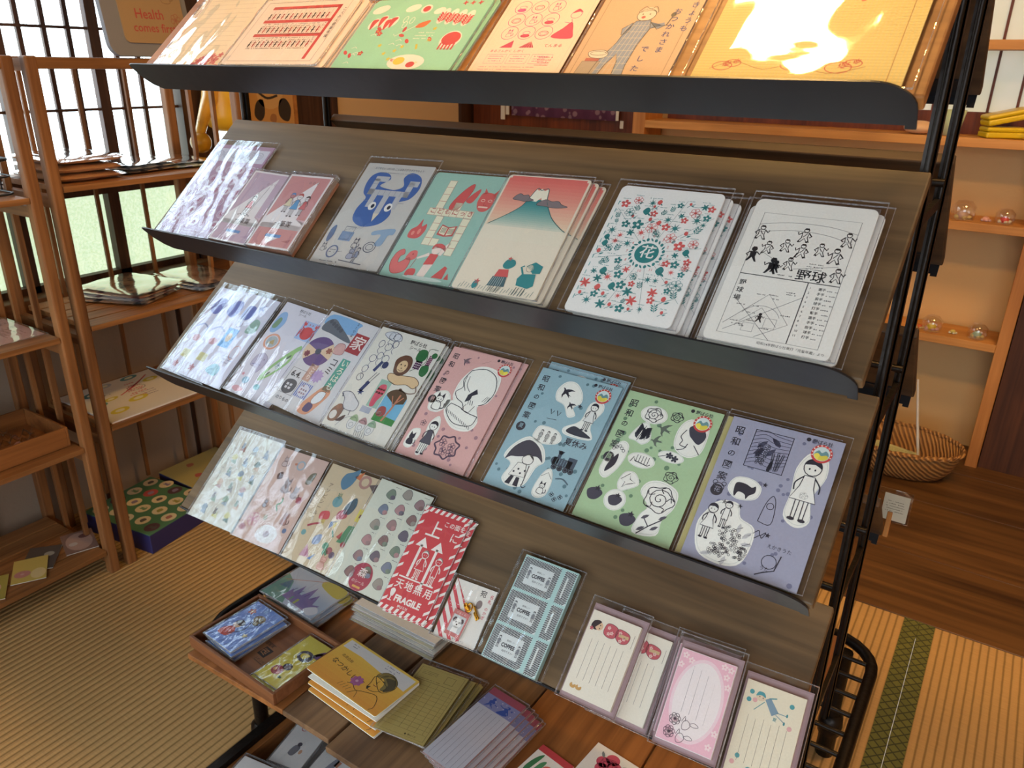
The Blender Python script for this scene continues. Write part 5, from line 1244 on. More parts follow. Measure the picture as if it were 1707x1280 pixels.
def fragile():
    p = P(.082, .163, 'f0e6da', t=.0012, edge='f2eee6'); H = p.H; r_, w = 'd0343a', 'f2e8dc'
    p.up(); p.rect(0, 0, 100, H, r_); p.up()
    for i in range(9):
        p.poly([(2+i*12, H), (8+i*12, H), (4+i*12, H-9), (-2+i*12, H-9)], w); p.poly([(2+i*12, 9), (8+i*12, 9), (4+i*12, 0), (-2+i*12, 0)], w)
    for j in range(9):
        y = 12+j*21
        p.poly([(0, y), (9, y+7), (9, y+13), (0, y+6)], w); p.poly([(100, y+8), (91, y+1), (91, y+7), (100, y+14)], w)
    p.text('上', 38, 160, 34, w, vert=True, bold=.035); p.text('この面を', 52, 172, 11.5, w, bold=.025); p.text('に', 82, 156, 19, w, vert=True, bold=.035)
    for x in (28, 62): p.rect(x-2.6, 66 if x < 40 else 52, 5.2, 62 if x < 40 else 76, w); p.poly([(x-13, 124), (x+13, 124), (x, 142)], w)
    p.rect(12, 62, 74, 2.6, w)
    p.up(); 
    for x, y, h in ((44, 66, 54), (76, 64, 52)): p.person(x, y, h, c=w, dress=r_, skin=r_, hair=w, t=1.4, boy=x > 60)
    for i, ch in enumerate('天地無用'): p.text(ch, 20+i*20.5, 50, 18, w, vert=True, bold=.03)
    p.text('FRAGILE', 23, 20, 15.5, w, bold=.045, sx=.98); p.blob([(13, 26), (10, 36), (15, 40), (20, 36), (18, 26)], w); p.rect(14, 18, 2, 8, w); p.rect(11, 17, 8, 2, w)
    p.text('野ばら社', 36, 11, 5.6, w, bold=.015)
    return p
item(cones(), 'sticker_sheet', 4, -1.052, 2.0, .0008, 'pale sticker sheet of cone-shaped creatures, leftmost on the lowest sloping shelf', 'sticker sheet', v=-.006, seed=41, film_=CRINK, amp=.0006, top=.006)
item(animals(), 'sticker_sheet', 4, -.934, 2.6, .0008, 'dusty pink animal sticker sheet with glare on its lower half', 'sticker sheet', v=-.004, seed=42, film_=CRINK, amp=.0009, tilt=1.6, top=.006)
item(toys(), 'sticker_sheet', 4, -.812, 1.6, .0008, 'tan sticker sheet of colourful toys, a yacht and a parrot', 'sticker sheet', v=.000, seed=43, tilt=1.6, top=.006)
item(stones(), 'sticker_sheet', 4, -.715, .4, .0046, 'grey-green sticker sheet with a round dark red seal at its foot', 'sticker sheet', v=.000, seed=44, tilt=.8, top=.004)
o = item(fragile(), 'caution_label_sheet', 4, -.618, 2.6, .0068, 'red and white sheet reading FRAGILE with two arrows, front copy', 'label sheet', v=-.004, seed=45, top=.002, mx=.001, amp=.0002, tilt=.9)
copies(o, 1, .0095, -.002, .0032, .3, 'red and white caution sheet showing along the right edge of the FRAGILE one', 'caution label sheets on the lowest sloping shelf')
def keycard():
    p = P(.068, .083, 'e6e0d4', t=.0015); H = p.H; r_ = 'cf3c48'
    p.up()
    for i in range(-3, 5): p.poly([(i*22, 0), (i*22+11, 0), (i*22-50+11, H), (i*22-50, H)] if False else [(max(0, i*20), max(0, -i*20*0)), ], r_) if False else None
    for k_ in range(5):
        y = 20+k_*26; p.poly([(0, y), (0, min(H, y+12)), (62*min(1, (y+12)/80), max(0, y+12-62*1.25*min(1, (y+12)/80))), (62*min(1, y/80), max(0, y-62*1.25*min(1, y/80)))], r_)
    p.rect(62, 0, 38, H, 'e6e0d4'); p.poly([(62, 0), (62, H), (50, H), (50, 0)], 'e6e0d4') if False else None
    p.up(); p.text('宛', 72, H-13, 15, '3c3438', vert=True, bold=.03); p.text('名札', 92, H-14, 9, r_, vert=True, bold=.02); p.text('のかぎ', 90, H-40, 8, r_, vert=True, bold=.02); p.ell(72, H-36, 7, 9, '8c7c78')
    p.text('キーチェーン', 44, 4, 5, '3c3438')
    for i in range(12): p.tiny(p.rng.uniform(2, 40), p.rng.uniform(30, H-8), 14, 1, 'f0dcd4', size=3)
    return p
plain('gold', 'e0a838', .22, 1.0); plain('silver', 'c9ccd0', .2, 1.0)
o = item(keycard(), 'keychain_card', 4, -.527, 3.0, .0008, 'small red striped keychain card with a gold clasp and a white dog tag', 'keychain', v=-.004, seed=46, top=.006, mx=.003, amp=.0006, film_=None)
m = MB(); m.tube([(.004+.004*math.cos(a), .050+.006*math.sin(a), .004) for a in [2*PI*i/14 for i in range(14)]], .0011, 8, closed=True); m.tube([(.010, .054, .004), (.020, .043, .004), (.0235, .041, .004), (.022, .0375, .004), (.014, .046, .004)], .0016, 8)
for i in range(5): m.tube([(.002+.0025*math.cos(a)-.001*i, .050+.0016*i*.5+.003*math.sin(a)-.002, .0035+.0006*i) for a in [2*PI*j/8 for j in range(8)]], .0007, 6, closed=True)
m.build('clasp', 'gold', o)
d = P(.026, .036, 'c8706a', t=.0025, edge='e8e4dc'); H = d.H; d.up(); d.rect(10, 20, 80, H-46, 'c9ccc8'); d.up(); d.ell(50, 72, 28, 26, 'f0ede4'); d.poly([(30, 22), (70, 22), (66, 56), (34, 56)], 'f0ede4'); d.blob([(16, 84), (24, 100), (36, 96), (28, 72)], '5c4a4c'); d.blob([(84, 84), (76, 100), (64, 96), (72, 72)], '5c4a4c'); d.up(); d.ell(40, 76, 3, 4, '2c282c'); d.ell(60, 76, 3, 4, '2c282c'); d.ell(50, 64, 5, 4, '2c282c'); d.text('イヌイヌ', 18, H-20, 15, 'e8d8d0')
c = d.build('dog_tag'); c.parent = o; c.matrix_basis = Matrix.Translation((-.004, .006, .0030)) @ Matrix.Rotation(R(-3), 4, 'Z')
sleeve(o, .068, .083, .0065, amp=.0008, top=.005, mx=.003, seed=46)
def coffee():
    p = P(.083, .147, 'b4d8d2', t=.010, edge='a9cfc9'); H = p.H; k = '3e3f46'
    for j in range(3):
        y0 = 2+j*59; 
        p.l = 1
        for (x, w) in ((2, 68), (78, 20)):
            p.l = 1; p.rect(x, y0, w, 54, 'dfe6e0')
            p.l = 2
            n = int((w+54)/3.4)
            for i in range(n):
                a = i*3.4-54; q = []
                # 45 degree hatching clipped to the rectangle
                xa, xb = max(a, 0), min(a+54, w)
                if xb-xa > 1: p.line([(x+xa, y0+xa-a), (x+xb, y0+xb-a)], 1.5, k)
        p.l = 4; p.rect(14, y0+10, 46, 34, 'dde2de'); p.rect(84, y0+10, 3, 34, 'dfe6e0')
        p.l = 5; p.text('COFFEE', 37, y0+24, 8.6, k, cx=True, bold=.045, sx=.82); p.text('美味しい', 31, y0+34, 3.6, k); p.text('如何ですか?', 29, y0+17, 3.8, k)
        p.person(18.5, y0+20, 19, c=k, dress='8c8f94', boy=True); p.person(56, y0+16, 18, c=k, dress='8c8f94')
    return p
o = item(coffee(), 'coffee_label_pack', 4, -.434, 1.0, .0012, 'thick pack of three striped COFFEE labels in a clear bag on the lowest sloping shelf', 'label pack', v=-.003, seed=47, mx=.009, top=.005, amp=.0012, film_=CRINK)
def memo(kind):
    w, h = .066, .104
    p = P(.075, .122, 'a68a8c', t=.003, edge='8c6c66'); s = 100/75.; H = p.H   # card backing
    p.up(); p.rect(3, 3, 94, H-6, 'b09498')
    return p
def memosheet(kind):
    p = P(.066, .106, {'kok': 'e8e0cc', 'pink': 'efe4e0', 'swim': 'e6dcc0'}[kind], t=.006); H = p.H; k = '4a3e40'
    p.up()
    if kind == 'kok':
        for i in range(6): p.line([(18+i*13, 30 if i else 30), (18+i*13, 108)], .5, '6a6468')
        p.blob([(6, 132), (10, 142), (22, 144), (28, 134), (20, 126), (10, 126)], '3c3034'); p.up(); p.ell(22, 134, 8, 8, 'dfb890'); p.up(); p.blob([(8, 136), (14, 144), (24, 143), (18, 134), (12, 128)], '3c3034'); p.ell(24, 136, 1, 1.4, k); p.ell(24, 130, 1, 1.4, k); p.flower(9, 126, 4, 'c0505c'); p.up(-2)
        p.blob([(34, 126), (36, 144), (50, 146), (60, 140), (58, 124), (46, 120)], 'c4525c'); p.blob([(58, 128), (60, 142), (76, 142), (86, 136), (84, 122), (70, 118)], 'c4525c'); p.up(); p.outl([(34, 126), (36, 144), (50, 146), (60, 140), (58, 124), (46, 120)], .7, k); p.outl([(58, 128), (60, 142), (76, 142), (86, 136), (84, 122), (70, 118)], .7, k)
        for x, y in ((42, 138), (50, 130), (44, 127), (66, 136), (76, 128), (70, 122)): p.flower(x, y, 3.6, 'e8c4b8', 'c4525c')
        p.rect(64, 129, 20, 6, 'd0b080'); p.up(-1); p.line([(94, 116), (94, 142)], .5, k)
        for x in (12, 24): p.blob([(x, 12), (x-2, 16), (x+1, 20), (x+4, 16), (x+9, 19), (x+10, 14), (x+6, 11)], 'c89a50')
    elif kind == 'pink':
        p.rect(1, 1, 98, H-2, 'eeb8c4'); p.up(); p.ell(50, H/2, 45, 73, 'f0d2d6', n=40); p.up(); p.ell(50, H/2, 40, 67, 'efe4e0', n=40)
        for x, y in ((10, 150), (22, 144), (88, 136), (92, 150), (80, 152), (94, 120), (6, 132), (94, 40), (90, 16)): p.up(); p.flower(x, y, 6, 'f4dcd8', 'e8a8b4'); p.up(-1)
        for i, (a, b) in enumerate(((54, 136), (54, 134), (50, 128), (46, 118))): p.line([(30+i*14, a), (30+i*14, b)], .5, '6a6068')
        p.up()
        for x, y in ((24, 40), (20, 17)):
            p.flower(x, y, 10, '5c4a54', n=7, line=1.0); p.ring(x, y, 6.5, 6.5, .6, '5c4a54'); p.ell(x-2, y+1, 1, 1.2, '5c4a54'); p.ell(x+3, y+1, 1, 1.2, '5c4a54'); p.ell(x, y-1, 5, 4, 'efc8cc')
            p.outl([(x+14, y-6), (x+16, y+2), (x+22, y+4), (x+28, y-2), (x+24, y-10), (x+17, y-12)], .9, '5c4a54'); p.curve([(x+26, y), (x+34, y+4), (x+42, y), (x+34, y-3), (x+26, y-1)], .8, '5c4a54'); p.curve([(x+12, y), (x+16, y+10), (x+18, y+2)], .8, '5c4a54')
    else:
        for i in range(6): p.line([(16+i*13, 26), (16+i*13, 104-(i % 2)*4)], .5, '8a8078')
        def swim(x, y, c='4a9aa0'):
            p.ell(x, y, 8, 7, 'dfc8a8'); p.up(); p.blob([(x-8, y), (x-5, y+8), (x+4, y+8), (x+8, y+1), (x, y+3)], c); p.ell(x-2, y, .9, 1, k); p.ell(x+4, y-1, .9, 1, k); p.up(-1)
            p.poly([(x+8, y-2), (x+16, y+4), (x+34, y-16), (x+24, y-24)], '7c98a8'); p.line([(x+14, y+2), (x+26, y+6)], 2, c); p.line([(x+8, y-6), (x-6, y-24)], 1.2, c); p.line([(x+30, y-16), (x+48, y-16)], 1.4, '8aa8ac'); p.line([(x+30, y-20), (x+46, y-28)], 1.4, '8aa8ac'); p.ell(x+48, y-15, 1.6, 3, c); p.ell(x+46, y-29, 1.6, 3, c)
        swim(28, 138); swim(40, 14)
        for x, y, c in ((12, 142, '4a9aa0'), (10, 128, '4a9aa0'), (80, 140, '4a9aa0'), (20, 130, 'e0a8a4'), (84, 104, 'e0a8a4'), (10, 22, 'e0a8a4'), (16, 34, '5aa0a0'), (86, 24, 'e0a8a4')): p.ell(x, y, 4, 4, c)
        p.text('夏', 58, 110, 7, '4a9aa0', vert=True)
    return p
def memoitem(kind, u, rot, lift, label, v=-.004, seed=50, group=None):
    b = memo(kind); o = b.build('memo_pad', mw=on(4, u, v, rot, lift+.0018)); tag(o, label, 'memo pad', group)
    s_ = memosheet(kind).build('paper_block'); s_.parent = o; s_.matrix_basis = Matrix.Translation((-.001, .006, .0034))
    sleeve(o, .075, .122, .0098, amp=.0005, top=.008, mx=.0035, seed=seed)
    return o
memoitem('kok', -.277, 1.4, .0008, 'lined memo pad with a doll girl, partly covered by its twin on the left', seed=51)
memoitem('kok', -.318, 1.0, .0125, 'lined memo pad with a doll girl in a red kimono, overlapping its twin', seed=52) if False else memoitem('kok', -.3165, 1.0, .0128, 'lined memo pad with a doll girl in a red kimono, overlapping its twin', seed=52)
memoitem('pink', -.1985, 3.2, .0008, 'pink bordered memo pad lying under the one with two flower faces', v=.002, seed=54)
memoitem('pink', -.1915, 3.0, .0130, 'pink bordered memo pad with two flower-faced rabbits, on top of its twin', seed=53)
memoitem('swim', -.1125, 2.8, .0008, 'cream memo pad with teal swimming children at the right end of the lowest sloping shelf', seed=55, v=-.006)
# ---------------------------------------------------------------- goods on the bottom tray
PT = PZ+.0118
def flat(x, y, z, rot=0): return Matrix.Translation((x, y, z)) @ Matrix.Rotation(R(rot), 4, 'Z')
def flatitem(p, name, x, y, z, rot, label, cat, group=None, film_=FILM, amp=.0004, mx=.003, top=.006, seed=1):
    """x, y = middle of the near edge"""
    o = p.build(name, mw=flat(x, y, z, rot)); tag(o, label, cat, group)
    if film_: sleeve(o, p.w, p.h, p.t, amp=amp, mat=film_, seed=seed, top=top, mx=mx)
    return o
def stack(o, n, du, dv, dz, rots, labels, group):
    o['group'] = group
    for i in range(n):
        c = o.copy(); C.objects.link(c)
        for ch in o.children: k = ch.copy(); C.objects.link(k); k.parent = c
        c.matrix_world = o.matrix_world @ Matrix.Translation((du*(i+1), dv*(i+1), -dz*(i+1))) @ Matrix.Rotation(R(rots[i % len(rots)]), 4, 'Z')
        c['label'] = labels[i]
def open_box(name, w, h, d, th, mat, label, cat, mw, bottom=True):
    t = tag(empty(name, mat=mw), label, cat)
    MB().box(-w/2+th, w/2-th, -h/2+th, h/2-th, 0, th).build('bottom', mat, t)
    for a, b_, c_, e in ((-w/2, w/2, -h/2, -h/2+th), (-w/2, w/2, h/2-th, h/2), (-w/2, -w/2+th, -h/2+th, h/2-th), (w/2-th, w/2, -h/2+th, h/2-th)):
        MB().box(a, b_, c_, e, 0, d, bev=.0012).build('side', mat, t)
    return t
wood('tray_wood', '6e4228', '8f5c3a', 0, rough=.45)
TM = flat(-.955, .678, PT, -2.5)
tr = open_box('wooden_tray', .232, .150, .024, .006, 'tray_wood', 'small brown wooden tray with a black stamp on its floor, holding picture cards', 'tray', TM)
st = P(.046, .056, '80522f', t=.0002); k = '2c2422'; st.up(); st.frame(18, 36, 64, 50, 4, k) if False else st.rect(30, 36, 46, 44, k); st.up(); st.text('店', 53, 62, 34, '8f6038', vert=True, bold=.03); st.text('紙雑貨', 88, 96, 15, k, vert=True); st.text('いろいろ', 14, 60, 13, k, vert=True); st.line([(5, 10), (5, 60)], 2, k); st.line([(97, 50), (97, 105)], 2, k)
s_ = st.build('stamp'); s_.parent = tr; s_.matrix_basis = Matrix.Translation((.034, -.012, .0062)) @ Matrix.Rotation(R(85), 4, 'Z')
def bluecard():
    p = P(.078, .112, '7ea2e8', t=.0045, edge='c8ccd8'); p.up(); p.blob([(16, 22), (18, 44), (34, 54), (48, 44), (44, 24)], 'd9574e'); p.ell(34, 64, 12, 11, 'd8b090'); p.ell(60, 104, 16, 13, 'a08a6c'); p.up(); p.blob([(22, 66), (30, 80), (46, 76), (46, 64)], '4c4044'); p.beast(64, 96, 12, '4c4858', fill='a89878'); p.flower(22, 112, 10, 'd88a80', 'e8d8a0'); p.star(80, 50, 9, 'e8d890'); p.curve([(40, 30), (60, 60), (52, 90)], 2, '504c60')
    for i in range(5): p.line([(8+i*20, 4), (14+i*20, 14)], 2, '5074b8')
    return p
o = flatitem(bluecard(), 'picture_card_pack', -1.018, .626, PT+.0205, -4, 'blue picture card pack in shiny film, topmost of the pile in the wooden tray', 'card pack', film_=CRINK, amp=.0008, seed=61)
stack(o, 2, .004, -.0005, .0068, (-3, 2), ['blue picture card pack in the middle of the pile in the wooden tray', 'lowest blue picture card pack on the floor of the wooden tray'], 'blue card packs in the wooden tray')
def yelcard():
    p = P(.066, .118, 'e6d450', t=.002, edge='e8e4d0'); p.up(); p.ring(54, 118, 20, 15, 9, '6f6a72', 0, 360); p.curve([(60, 100), (76, 140), (90, 150)], 9, '6f6a72'); p.ell(34, 44, 18, 16, 'b0424c'); p.ell(48, 66, 14, 12, '5c5660'); p.blob([(70, 132), (84, 160), (96, 150), (88, 128)], '7c5a94'); p.up(); p.ell(26, 44, 6, 6, 'e0a050'); p.ell(44, 38, 5, 5, 'e07050'); p.flower(48, 66, 9, '8c8890'); p.ell(60, 30, 6, 4, '4c6a50')
    return p
o = flatitem(yelcard(), 'picture_card_pack', -.880, .617, PT+.0135, -3, 'yellow picture card pack with a grey curling shape, upper one in the wooden tray', 'card pack', film_=CRINK, amp=.0006, seed=62)
stack(o, 1, -.006, -.006, .0050, (-2,), ['yellow picture card pack lying under the other yellow one'], 'yellow card packs in the wooden tray')
def castle():
    p = P(.140, .096, 'b9c4d4', t=.004, edge='dcdce0'); H = p.H; p.up(); p.poly([(0, 0), (44, 0), (20, 40), (0, 50)], '6f9c8c'); p.blob([(60, 56), (60, 68), (98, 68), (98, 48)], 'c0b85c'); p.up()
    p.poly([(30, 10), (32, 30), (38, 24), (42, 44), (48, 26), (52, 26), (60, 50), (66, 26), (74, 40), (80, 20), (90, 24), (86, 4)], '8a78a8'); p.poly([(8, 24), (16, 44), (26, 26)], '5c7c90'); p.up(); p.line([(6, 38), (60, 66)], .8, 'c07050'); p.rect(54, 8, 4, 10, 'b8b860'); p.rect(44, 10, 3, 8, '6a9a80'); p.blob([(76, 8), (88, 20), (98, 12), (90, 2)], 'e4e0e4')
    for i in range(4): p.line([(34+i*12, 26), (36+i*12, 34)], 1, '5c4c80')
    return p
o = flatitem(castle(), 'postcard_pack', -1.003, .765, PT+.018, -1.5, 'postcard pack with purple castle towers on the tray rods behind the wooden tray, upper one', 'postcards', film_=FILM, amp=.0005, seed=63)
stack(o, 2, .006, .001, .0062, (-1.5, 1), ['castle postcard pack in the middle of its pile', 'lowest castle postcard pack of its pile'], 'castle postcard packs')
# propped pile of white papers
for i in range(6):
    w = P(.192, .13, 'ece8e0' if i % 3 else 'e8e0c0', t=.0022); o = w.build('paper_sheet_pad', mw=flat(-.795+(i % 3)*.003, .822+.0015*i, PT+.0002+.0068*i, (0, .8, -.6)[i % 3]))
    sleeve(o, .192, .13, .0022, amp=.0003, top=.004, mx=.002, seed=70+i)
    tag(o, ['lowest', 'second from the bottom', 'third from the bottom', 'third from the top', 'second from the top', 'topmost'][i]+' white pad in the pile under the FRAGILE sheet', 'paper pad', 'white pads piled under the lowest sloping shelf')
def gold(curl=True):
    p = P(.158, .102, 'f0bc40', t=.0016, r=2, edge='f0ece0'); H = p.H
    p.up(); p.fade(0.6, 99.4, 1, H-1, 'e89a20', 'f0cc48', 10); p.up(); p.poly([(2, 40), (2, H-1), (98, H-1), (98, H-16), (24, H-16), (24, 46)], 'e0dcd8') if False else p.poly([(3, H-16), (3, H-3), (97, H-3), (97, H-22), (30, H-15)], 'dedcdc')
    k = '4a4434'
    p.up(); p.text('北原白秋', 12, 38, 4.4, '7a4a30', rot=-6); p.text('なつかしい顔', 9, 26, 8.4, k, rot=-8, bold=.006)
    p.blob([(62, 40), (66, 50), (76, 52), (86, 46), (86, 34), (78, 28), (76, 36), (70, 42)], '8c7c48'); p.up(); p.outl([(62, 40), (64, 30), (66, 22), (74, 22), (80, 28), (80, 36)], .6, k); p.outl([(62, 40), (66, 50), (76, 52), (86, 46), (88, 36), (80, 26)], .6, k); p.blob([(72, 44), (82, 48), (88, 38), (82, 28), (80, 38)], '5c5440')
    for i in range(5): p.ring(76, 42+i*1.2, 9-i, 8-i, .35, k, 0, 200)
    p.line([(66, 40), (69, 40)], .8, k); p.line([(72, 39), (76, 39)], .8, k); p.line([(70, 37), (69, 33), (71, 33)], .5, k); p.line([(68, 29), (73, 29)], .8, 'a04a40'); p.poly([(64, 24), (68, 26), (67, 20)], k)
    p.flower(52, 22, 7, 'b868a0', 'd8a0c0', 8); p.curve([(46, 14), (52, 16), (60, 12), (68, 16), (82, 20), (90, 8), (88, 2)], .6, k); p.curve([(56, 4), (62, 12), (66, 4)], .5, k); [p.line([(42+i*4, 12), (40+i*4, 6)], .4, k) for i in range(4)]
    p.tiny(60, 58, 16, 2, '8a88a0', size=2.4); p.tiny(10, 58, 8, 2, '6a6a70', size=2)
    return p
def book(z, x, y, rot, label, curl, seed):
    p = gold(); o = p.build('postcard_book', mw=flat(x, y, z, rot)); tag(o, label, 'postcard book', 'golden postcard books')
    m = MB()
    for k_ in range(3): m.box(-.078+.001*k_, .078, .001+.001*k_, .101, -.0016*(k_+1), -.0016*(k_+1)+.0013)
    m.build('pages', plain('page_white', 'efece2', .7), o)
    if curl:   # front cover springs up at its near left corner
        me = o.data
        for v in me.vertices: v.co.z += .017*(1-(v.co.x+.079)/.158*.55-v.co.y/.102*.45)
    return o
book(PT+.030, -.744, .650, -2.5, 'golden postcard book with a bearded portrait, top of its pile with a lifted corner', True, 1)
book(PT+.0175, -.743, .647, -3.5, 'golden postcard book in the middle of its pile', False, 2)
book(PT+.0060, -.741, .643, -4.5, 'lowest golden postcard book, its orange edge showing', False, 3)
def pad():
    p = P(.088, .150, 'ccb464', t=.0028, edge='a89048'); H = p.H; k = '5c5434'
    p.up(); p.frame(5, 5, 90, H-10, .5, k); p.frame(62, H-30, 18, 18, .8, k); p.rect(5, H-38, 90, .6, k)
    for i in range(12): p.rect(5, 18+i*9.4, 90, .4, '7c7040')
    for x in (40, 56, 72, 86): p.rect(x, 18, .5, 112, '7c7040')
    p.tiny(12, H-34, 44, 1, k, size=2.4); p.tiny(12, H-14, 30, 3, k, size=2.2); p.ell(58, 9.5, 1.8, 1.8, k); p.text('野ばら社', 62, 8, 4.4, k)
    return p
o = flatitem(pad(), 'ruled_pad', -.622, .650, PT+.0205, 9.5, 'ochre ruled pad in a clear bag, top of the pile beside the golden books', 'paper pad', seed=81, top=.012, mx=.005)
stack(o, 3, .007, .004, .0051, (-2, -4, 1), ['ochre ruled pad, second in the pile', 'ochre ruled pad, third in the pile', 'ochre ruled pad, lowest in the pile'], 'ochre ruled pads')
def dance():
    p = P(.066, .165, 'e0dce4', t=.0032, edge='c09090'); H = p.H; b = '3a5ab4'
    p.up(); p.rect(0, H-62, 100, 40, '9c9ccc'); p.rect(0, H-22, 100, 22, 'c0586c')
    for i in range(7): p.line([(12+i*13, 6), (12+i*13, H-70)], .6, '8a8494')
    p.up(); p.spots(16, 'dcd8e8', (1, 2), 4, 96, H-58, H-26)
    p.blob([(16, H-60), (22, H-48), (20, H-40), (28, H-34), (36, H-40), (32, H-48), (40, H-58), (28, H-52)], b); p.ell(28, H-31, 4.5, 4.5, b)
    p.blob([(54, H-60), (60, H-50), (66, H-42), (62, H-38), (70, H-34), (76, H-40), (84, H-52), (76, H-58), (66, H-60)], b); p.ell(72, H-32, 4.5, 4.5, b); p.line([(32, H-42), (46, H-46)], 2, b); p.line([(66, H-40), (50, H-36)], 2, b); p.star(84, H-36, 4, b)
    return p
o = flatitem(dance(), 'letter_pad', -.535, .640, PT+.0290, -5, 'slim letter pad with blue dancing figures, top of its pile', 'letter pad', film_=CRINK, amp=.0004, seed=82)
stack(o, 4, .0075, .001, .0056, (-.6, -.4, -.8, .4), ['dancing figures letter pad, second of the pile', 'dancing figures letter pad, third of the pile', 'dancing figures letter pad, fourth of the pile', 'dancing figures letter pad, lowest of the pile'], 'letter pads with dancing figures')
def pc(kind):
    p = P(.060 if kind else .072, .085, 'e6e0d8', t=.0012); H = p.H; p.up()
    if kind == 1:
        p.rect(0, H-20, 100, 20, 'c22c34'); p.up(); p.blob([(8, 60), (14, 100), (26, 118), (24, 80), (18, 40)], '3a7a4c'); p.blob([(30, 50), (32, 92), (44, 104), (42, 66)], '4a8c5c'); p.ell(60, 84, 15, 15, 'd0503c'); p.ell(86, 92, 16, 14, '44408c'); p.up(); p.ell(60, 84, 6, 6, 'e08050'); p.flower(86, 92, 10, '5c58a8')
    else:
        for x, y in ((36, 82), (62, 84), (50, 98), (42, 66), (62, 64)): p.ell(x, y, 15, 14, 'c8405c')
        p.up(); p.rose(50, 80, 20, '9c2c48'); p.leaf(26, 98, 9, '7c8484', 130); p.leaf(80, 96, 9, '7c8484', 40); p.line([(50, 10), (50, 60)], 2.5, '5c7c60'); p.leaf(60, 34, 10, '5c7c60', 40)
    return p
flatitem(pc(1), 'postcard', -.425, .690, PT+.0005, -9, 'postcard with a red top band, green leaves and a blue flower', 'postcard', film_=None)
flatitem(pc(0), 'postcard', -.346, .742, PT+.0005, -6, 'postcard with a crimson rose at the bottom edge of the picture', 'postcard', film_=None)
pk = P(.07, .05, 'd8a428', t=.002); pk.up(); pk.tiny(10, 50, 70, 4, 'a87020', size=5)
flatitem(pk, 'postcard', -.268, .715, PT+.0005, -4, 'golden yellow card near the rose postcard', 'postcard', film_=None)
# ---------------------------------------------------------------- low crate in front with envelope packs
cr = tag(empty('low_crate', (-.62, .66, 0)), 'low wooden crate with a black iron rim, below the rack tray', 'crate')
def cpart(m, n, mat): o = m.build(n, mat, cr); o.matrix_parent_inverse = Matrix.Translation((.62, -.66, 0)); return o
cx0, cx1, cy0, cy1 = -.925, -.31, .42, .90
cpart(MB().box(cx0+.012, cx1-.012, cy0+.012, cy1-.012, .05, .06), 'bottom', 'plank_warm')
for a, b_, c_, e in ((cx0, cx0+.012, cy0, cy1), (cx1-.012, cx1, cy0, cy1), (cx0+.012, cx1-.012, cy0, cy0+.012), (cx0+.012, cx1-.012, cy1-.012, cy1)): cpart(MB().box(a, b_, c_, e, .0, .140, bev=.001), 'side', 'plank_warm')
cpart(MB().box(cx0-.016, cx0+.002, cy0-.01, cy1+.01, .141, .153).box(cx1-.002, cx1+.016, cy0-.01, cy1+.01, .141, .153).box(cx0+.002, cx1-.002, cy0-.01, cy0+.004, .141, .153).box(cx0+.002, cx1-.002, cy1-.004, cy1+.01, .141, .153), 'iron_rim', IRON)
def env(kind):
    p = P(.062, .112, 'dcdad8', t=.010, edge='c8c4c0'); H = p.H; k = '6a6870'; p.up()
    if kind == 0: p.ring(30, 128, 8, 8, 3, 'c07a80', 30, 330); p.blob([(34, 40), (40, 70), (58, 66), (52, 36)], '7c7c84'); p.ell(50, 76, 7, 7, '54505c'); p.ell(66, 54, 5, 8, 'c89878')
    elif kind == 1: p.blob([(34, 20), (40, 60), (50, 92), (62, 92), (60, 60), (50, 20)], '8c8c98'); p.ell(58, 102, 6, 6, '4c4854'); p.rect(56, 68, 14, 20, 'b8785c', -12); p.line([(36, 18), (48, 18)], 3, k)
    elif kind == 2: p.text('おてがみ', 52, 80, 8, k, vert=True, gap=1.5)
    elif kind == 3: p.text('ふみ', 50, 84, 8, k, vert=True, gap=1.4); p.ring(60, 140, 8, 8, 3, 'c07a80', 30, 330)
    else: p.rect(4, 4, 92, H-8, 'd8d0a8'); p.up(); p.blob([(30, 60), (36, 90), (56, 84), (50, 56)], '7c94b0')
    return p
for i, (kd, x, y, z, rot, lb) in enumerate(((0, -.850, .606, .128, 12, 'white envelope pack with a small grey figure, at the back left of the low crate'), (1, -.776, .610, .128, 8, 'white envelope pack with a standing grey figure in the low crate'), (2, -.702, .612, .128, 5, 'white envelope pack with a column of writing, right of the standing figure pack'), (3, -.858, .47, .142, 10, 'pale envelope pack with a red ring mark at the near left of the low crate'), (4, -.782, .475, .142, 9, 'cream envelope pack at the near edge of the low crate'))):
    o = flatitem(env(kd), 'envelope_pack', x, y, z, rot, lb, 'envelopes', film_=CRINK, amp=.0012, seed=90+i)
    m = MB()
    for q in range(4): m.box(-.029, .029, .002, .110, -.0042*(q+1)*3.4, -.0042*(q+1)*3.4+.0125)
    m.build('envelope_block', plain('envelope_white', 'cfcac4', .6), o)
    o.location.z += .0
